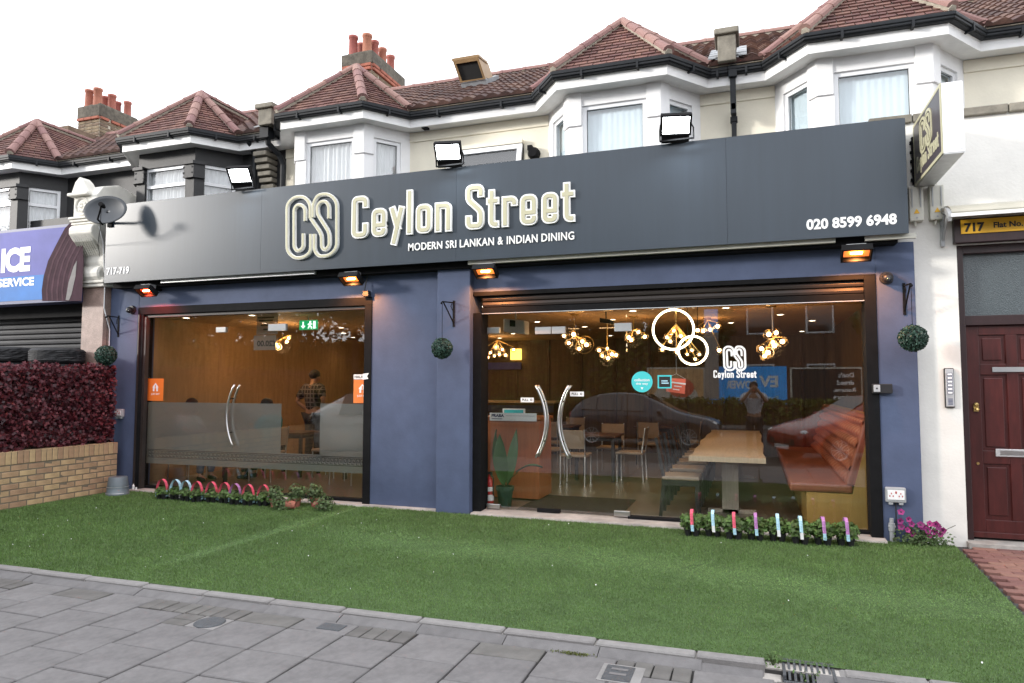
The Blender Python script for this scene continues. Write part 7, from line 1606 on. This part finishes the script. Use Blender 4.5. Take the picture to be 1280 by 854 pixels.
# parked cars
def car(label, x, y, z, rz, paint, sc=0.95):
    t = thing('car', label, 'car', (x, y, z)); ORG[t.name] = Vector((0, 0, 0)); t.rotation_euler = (0, 0, rz); t.scale = (sc, sc, sc)
    # sections along the length (front at x=0): x, floor, belt, roof, half width, roof half width
    st = [(0.0, 0.34, 0.58, 0.62, 0.62, 0.50), (0.10, 0.22, 0.70, 0.74, 0.76, 0.60), (0.45, 0.20, 0.80, 0.84, 0.84, 0.66), (1.0, 0.19, 0.88, 0.95, 0.865, 0.68), (1.22, 0.19, 0.92, 1.02, 0.87, 0.66), (1.95, 0.19, 0.95, 1.44, 0.875, 0.58), (2.55, 0.19, 0.96, 1.49, 0.875, 0.58), (3.25, 0.19, 0.98, 1.45, 0.875, 0.57), (3.75, 0.20, 1.00, 1.28, 0.86, 0.58), (4.02, 0.24, 0.96, 1.04, 0.82, 0.60), (4.12, 0.34, 0.78, 0.82, 0.72, 0.52)]
    def sec(s): X, f, b, r, w, rw = s; return [(X, -w*0.90, f), (X, -w, f+0.10), (X, -w, (f+b)/2), (X, -w*0.965, b), (X, -rw, r-0.03), (X, -rw*0.8, r), (X, rw*0.8, r), (X, rw, r-0.03), (X, w*0.965, b), (X, w, (f+b)/2), (X, w, f+0.10), (X, w*0.90, f)]
    G = MB(); secs = [sec(s) for s in st]; K = 12
    G.add([p for s in secs for p in s], [(i*K+j, (i+1)*K+j, (i+1)*K+(j+1) % K, i*K+(j+1) % K) for i in range(len(st)-1) for j in range(K)]+[tuple(range(K)), tuple((len(st)-1)*K+j for j in range(K))[::-1]])
    b = G.build('body', M[paint], t, smooth=True); e = b.modifiers.new('s', 'SUBSURF'); e.levels = 1; e.render_levels = 1
    def glass(idx, rows, name):
        G = MB(); 
        for i in idx:
            for (j0, j1) in rows:
                q = [Vector(secs[i][j0]), Vector(secs[i+1][j0]), Vector(secs[i+1][j1]), Vector(secs[i][j1])]; c = sum(q, Vector())/4; n_ = (q[1]-q[0]).cross(q[3]-q[0]).normalized(); n_ = n_ if n_.dot(c-Vector((c.x if abs(c.y) > 0.3 else 2.4, 0, 0.8))) > 0 else -n_
                G.face([c+(p-c)*0.90+n_*0.006 for p in q])
        return G.build(name, M['carglass'], t)
    for rows, nm in (([(3, 4)], 'side_window'), ([(8, 7)], 'side_window')):
        for i in (5, 6, 7): glass([i], rows, nm)
    glass([4], [(5, 6)], 'windscreen'); glass([8], [(5, 6)], 'rear_window')
    for X in (0.80, 3.38):
        for s_ in (-1, 1):
            G = MB(); G.lathe([(0.375, 0.0), (0.375, 0.02*s_)], (X, s_*0.862, 0.33), 'y', 28); G.disc((X, s_*0.882, 0.33), 0.375, (0, s_, 0), 28); ar = G.build('wheel_arch', M['black'], t)
            G = MB(); pr = [(0.205, 0.0), (0.215, 0.02), (0.30, 0.02), (0.318, -0.01), (0.318, -0.19), (0.20, -0.20)]; G.lathe([(r, h*s_) for r, h in pr], (X, s_*0.875, 0.318), 'y', 28); wh = G.build('wheel', M['rubber'], t)
            G = MB(); G.disc((X, s_*0.868, 0.318), 0.205, (0, s_, 0), 28); G.build('rim_well', M['black'], wh); G = MB()
            for k in range(10): a = k*math.pi/5; G.obox((X+0.03*math.cos(a)-0.012*math.sin(a), s_*0.878, 0.318+0.03*math.sin(a)+0.012*math.cos(a)), (0.17*math.cos(a), 0, 0.17*math.sin(a)), (0.024*math.sin(a), 0, -0.024*math.cos(a)), (0, s_*0.012, 0))
            G.lathe([(0.185, 0.0), (0.205, 0.014*s_), (0.212, 0.014*s_)], (X, s_*0.878, 0.318), 'y', 28); G.lathe([(0.0, 0.016*s_), (0.04, 0.014*s_)], (X, s_*0.878, 0.318), 'y', 12); G.build('rim', M['alu'], wh)
    for s_ in (-1, 1):
        G = MB(); G.ball((0.20, s_*0.60, 0.66), 0.12, 12, 8, 1.0, 1.0, 0.55); G.build('headlight', M['whiteprint'], t); G = MB(); G.ball((4.02, s_*0.66, 0.84), 0.10, 12, 8, 0.6, 0.9, 1.0); G.build('tail_light', M['red'], t)
        G = MB(); G.ball((1.55, s_*0.98, 0.98), 0.09, 12, 8, 0.8, 1.1, 0.75); G.tube([(1.55, s_*0.80, 0.95), (1.55, s_*0.95, 0.97)], 0.02, 6); G.build('wing_mirror', M[paint], t, smooth=True)
        for X in (2.42, 3.05): G = MB(); G.box(X-0.09, X+0.09, s_*0.862, s_*0.882, 0.82, 0.85); G.build('door_handle', M[paint], t)
    G = MB(); G.box(0.015, 0.06, -0.45, 0.45, 0.40, 0.52); G.build('grille', M['black'], t)
    G = MB(); G.box(0.0, 0.02, -0.26, 0.26, 0.30, 0.39); G.build('number_plate', M['whiteprint'], t)
car('red hatchback parked at the kerb, mirrored over the booth bench', 0.55, -7.98, -0.165, R(-30), 'carred')
car('dark blue saloon on the road, mirrored behind the dining chairs', -0.75, -11.0, -0.165, math.pi, 'cardark')
car('white hatchback parked on the pavement, mirrored in the frosted window', -9.5, -4.95, -0.08, 0.0, 'carwhite')
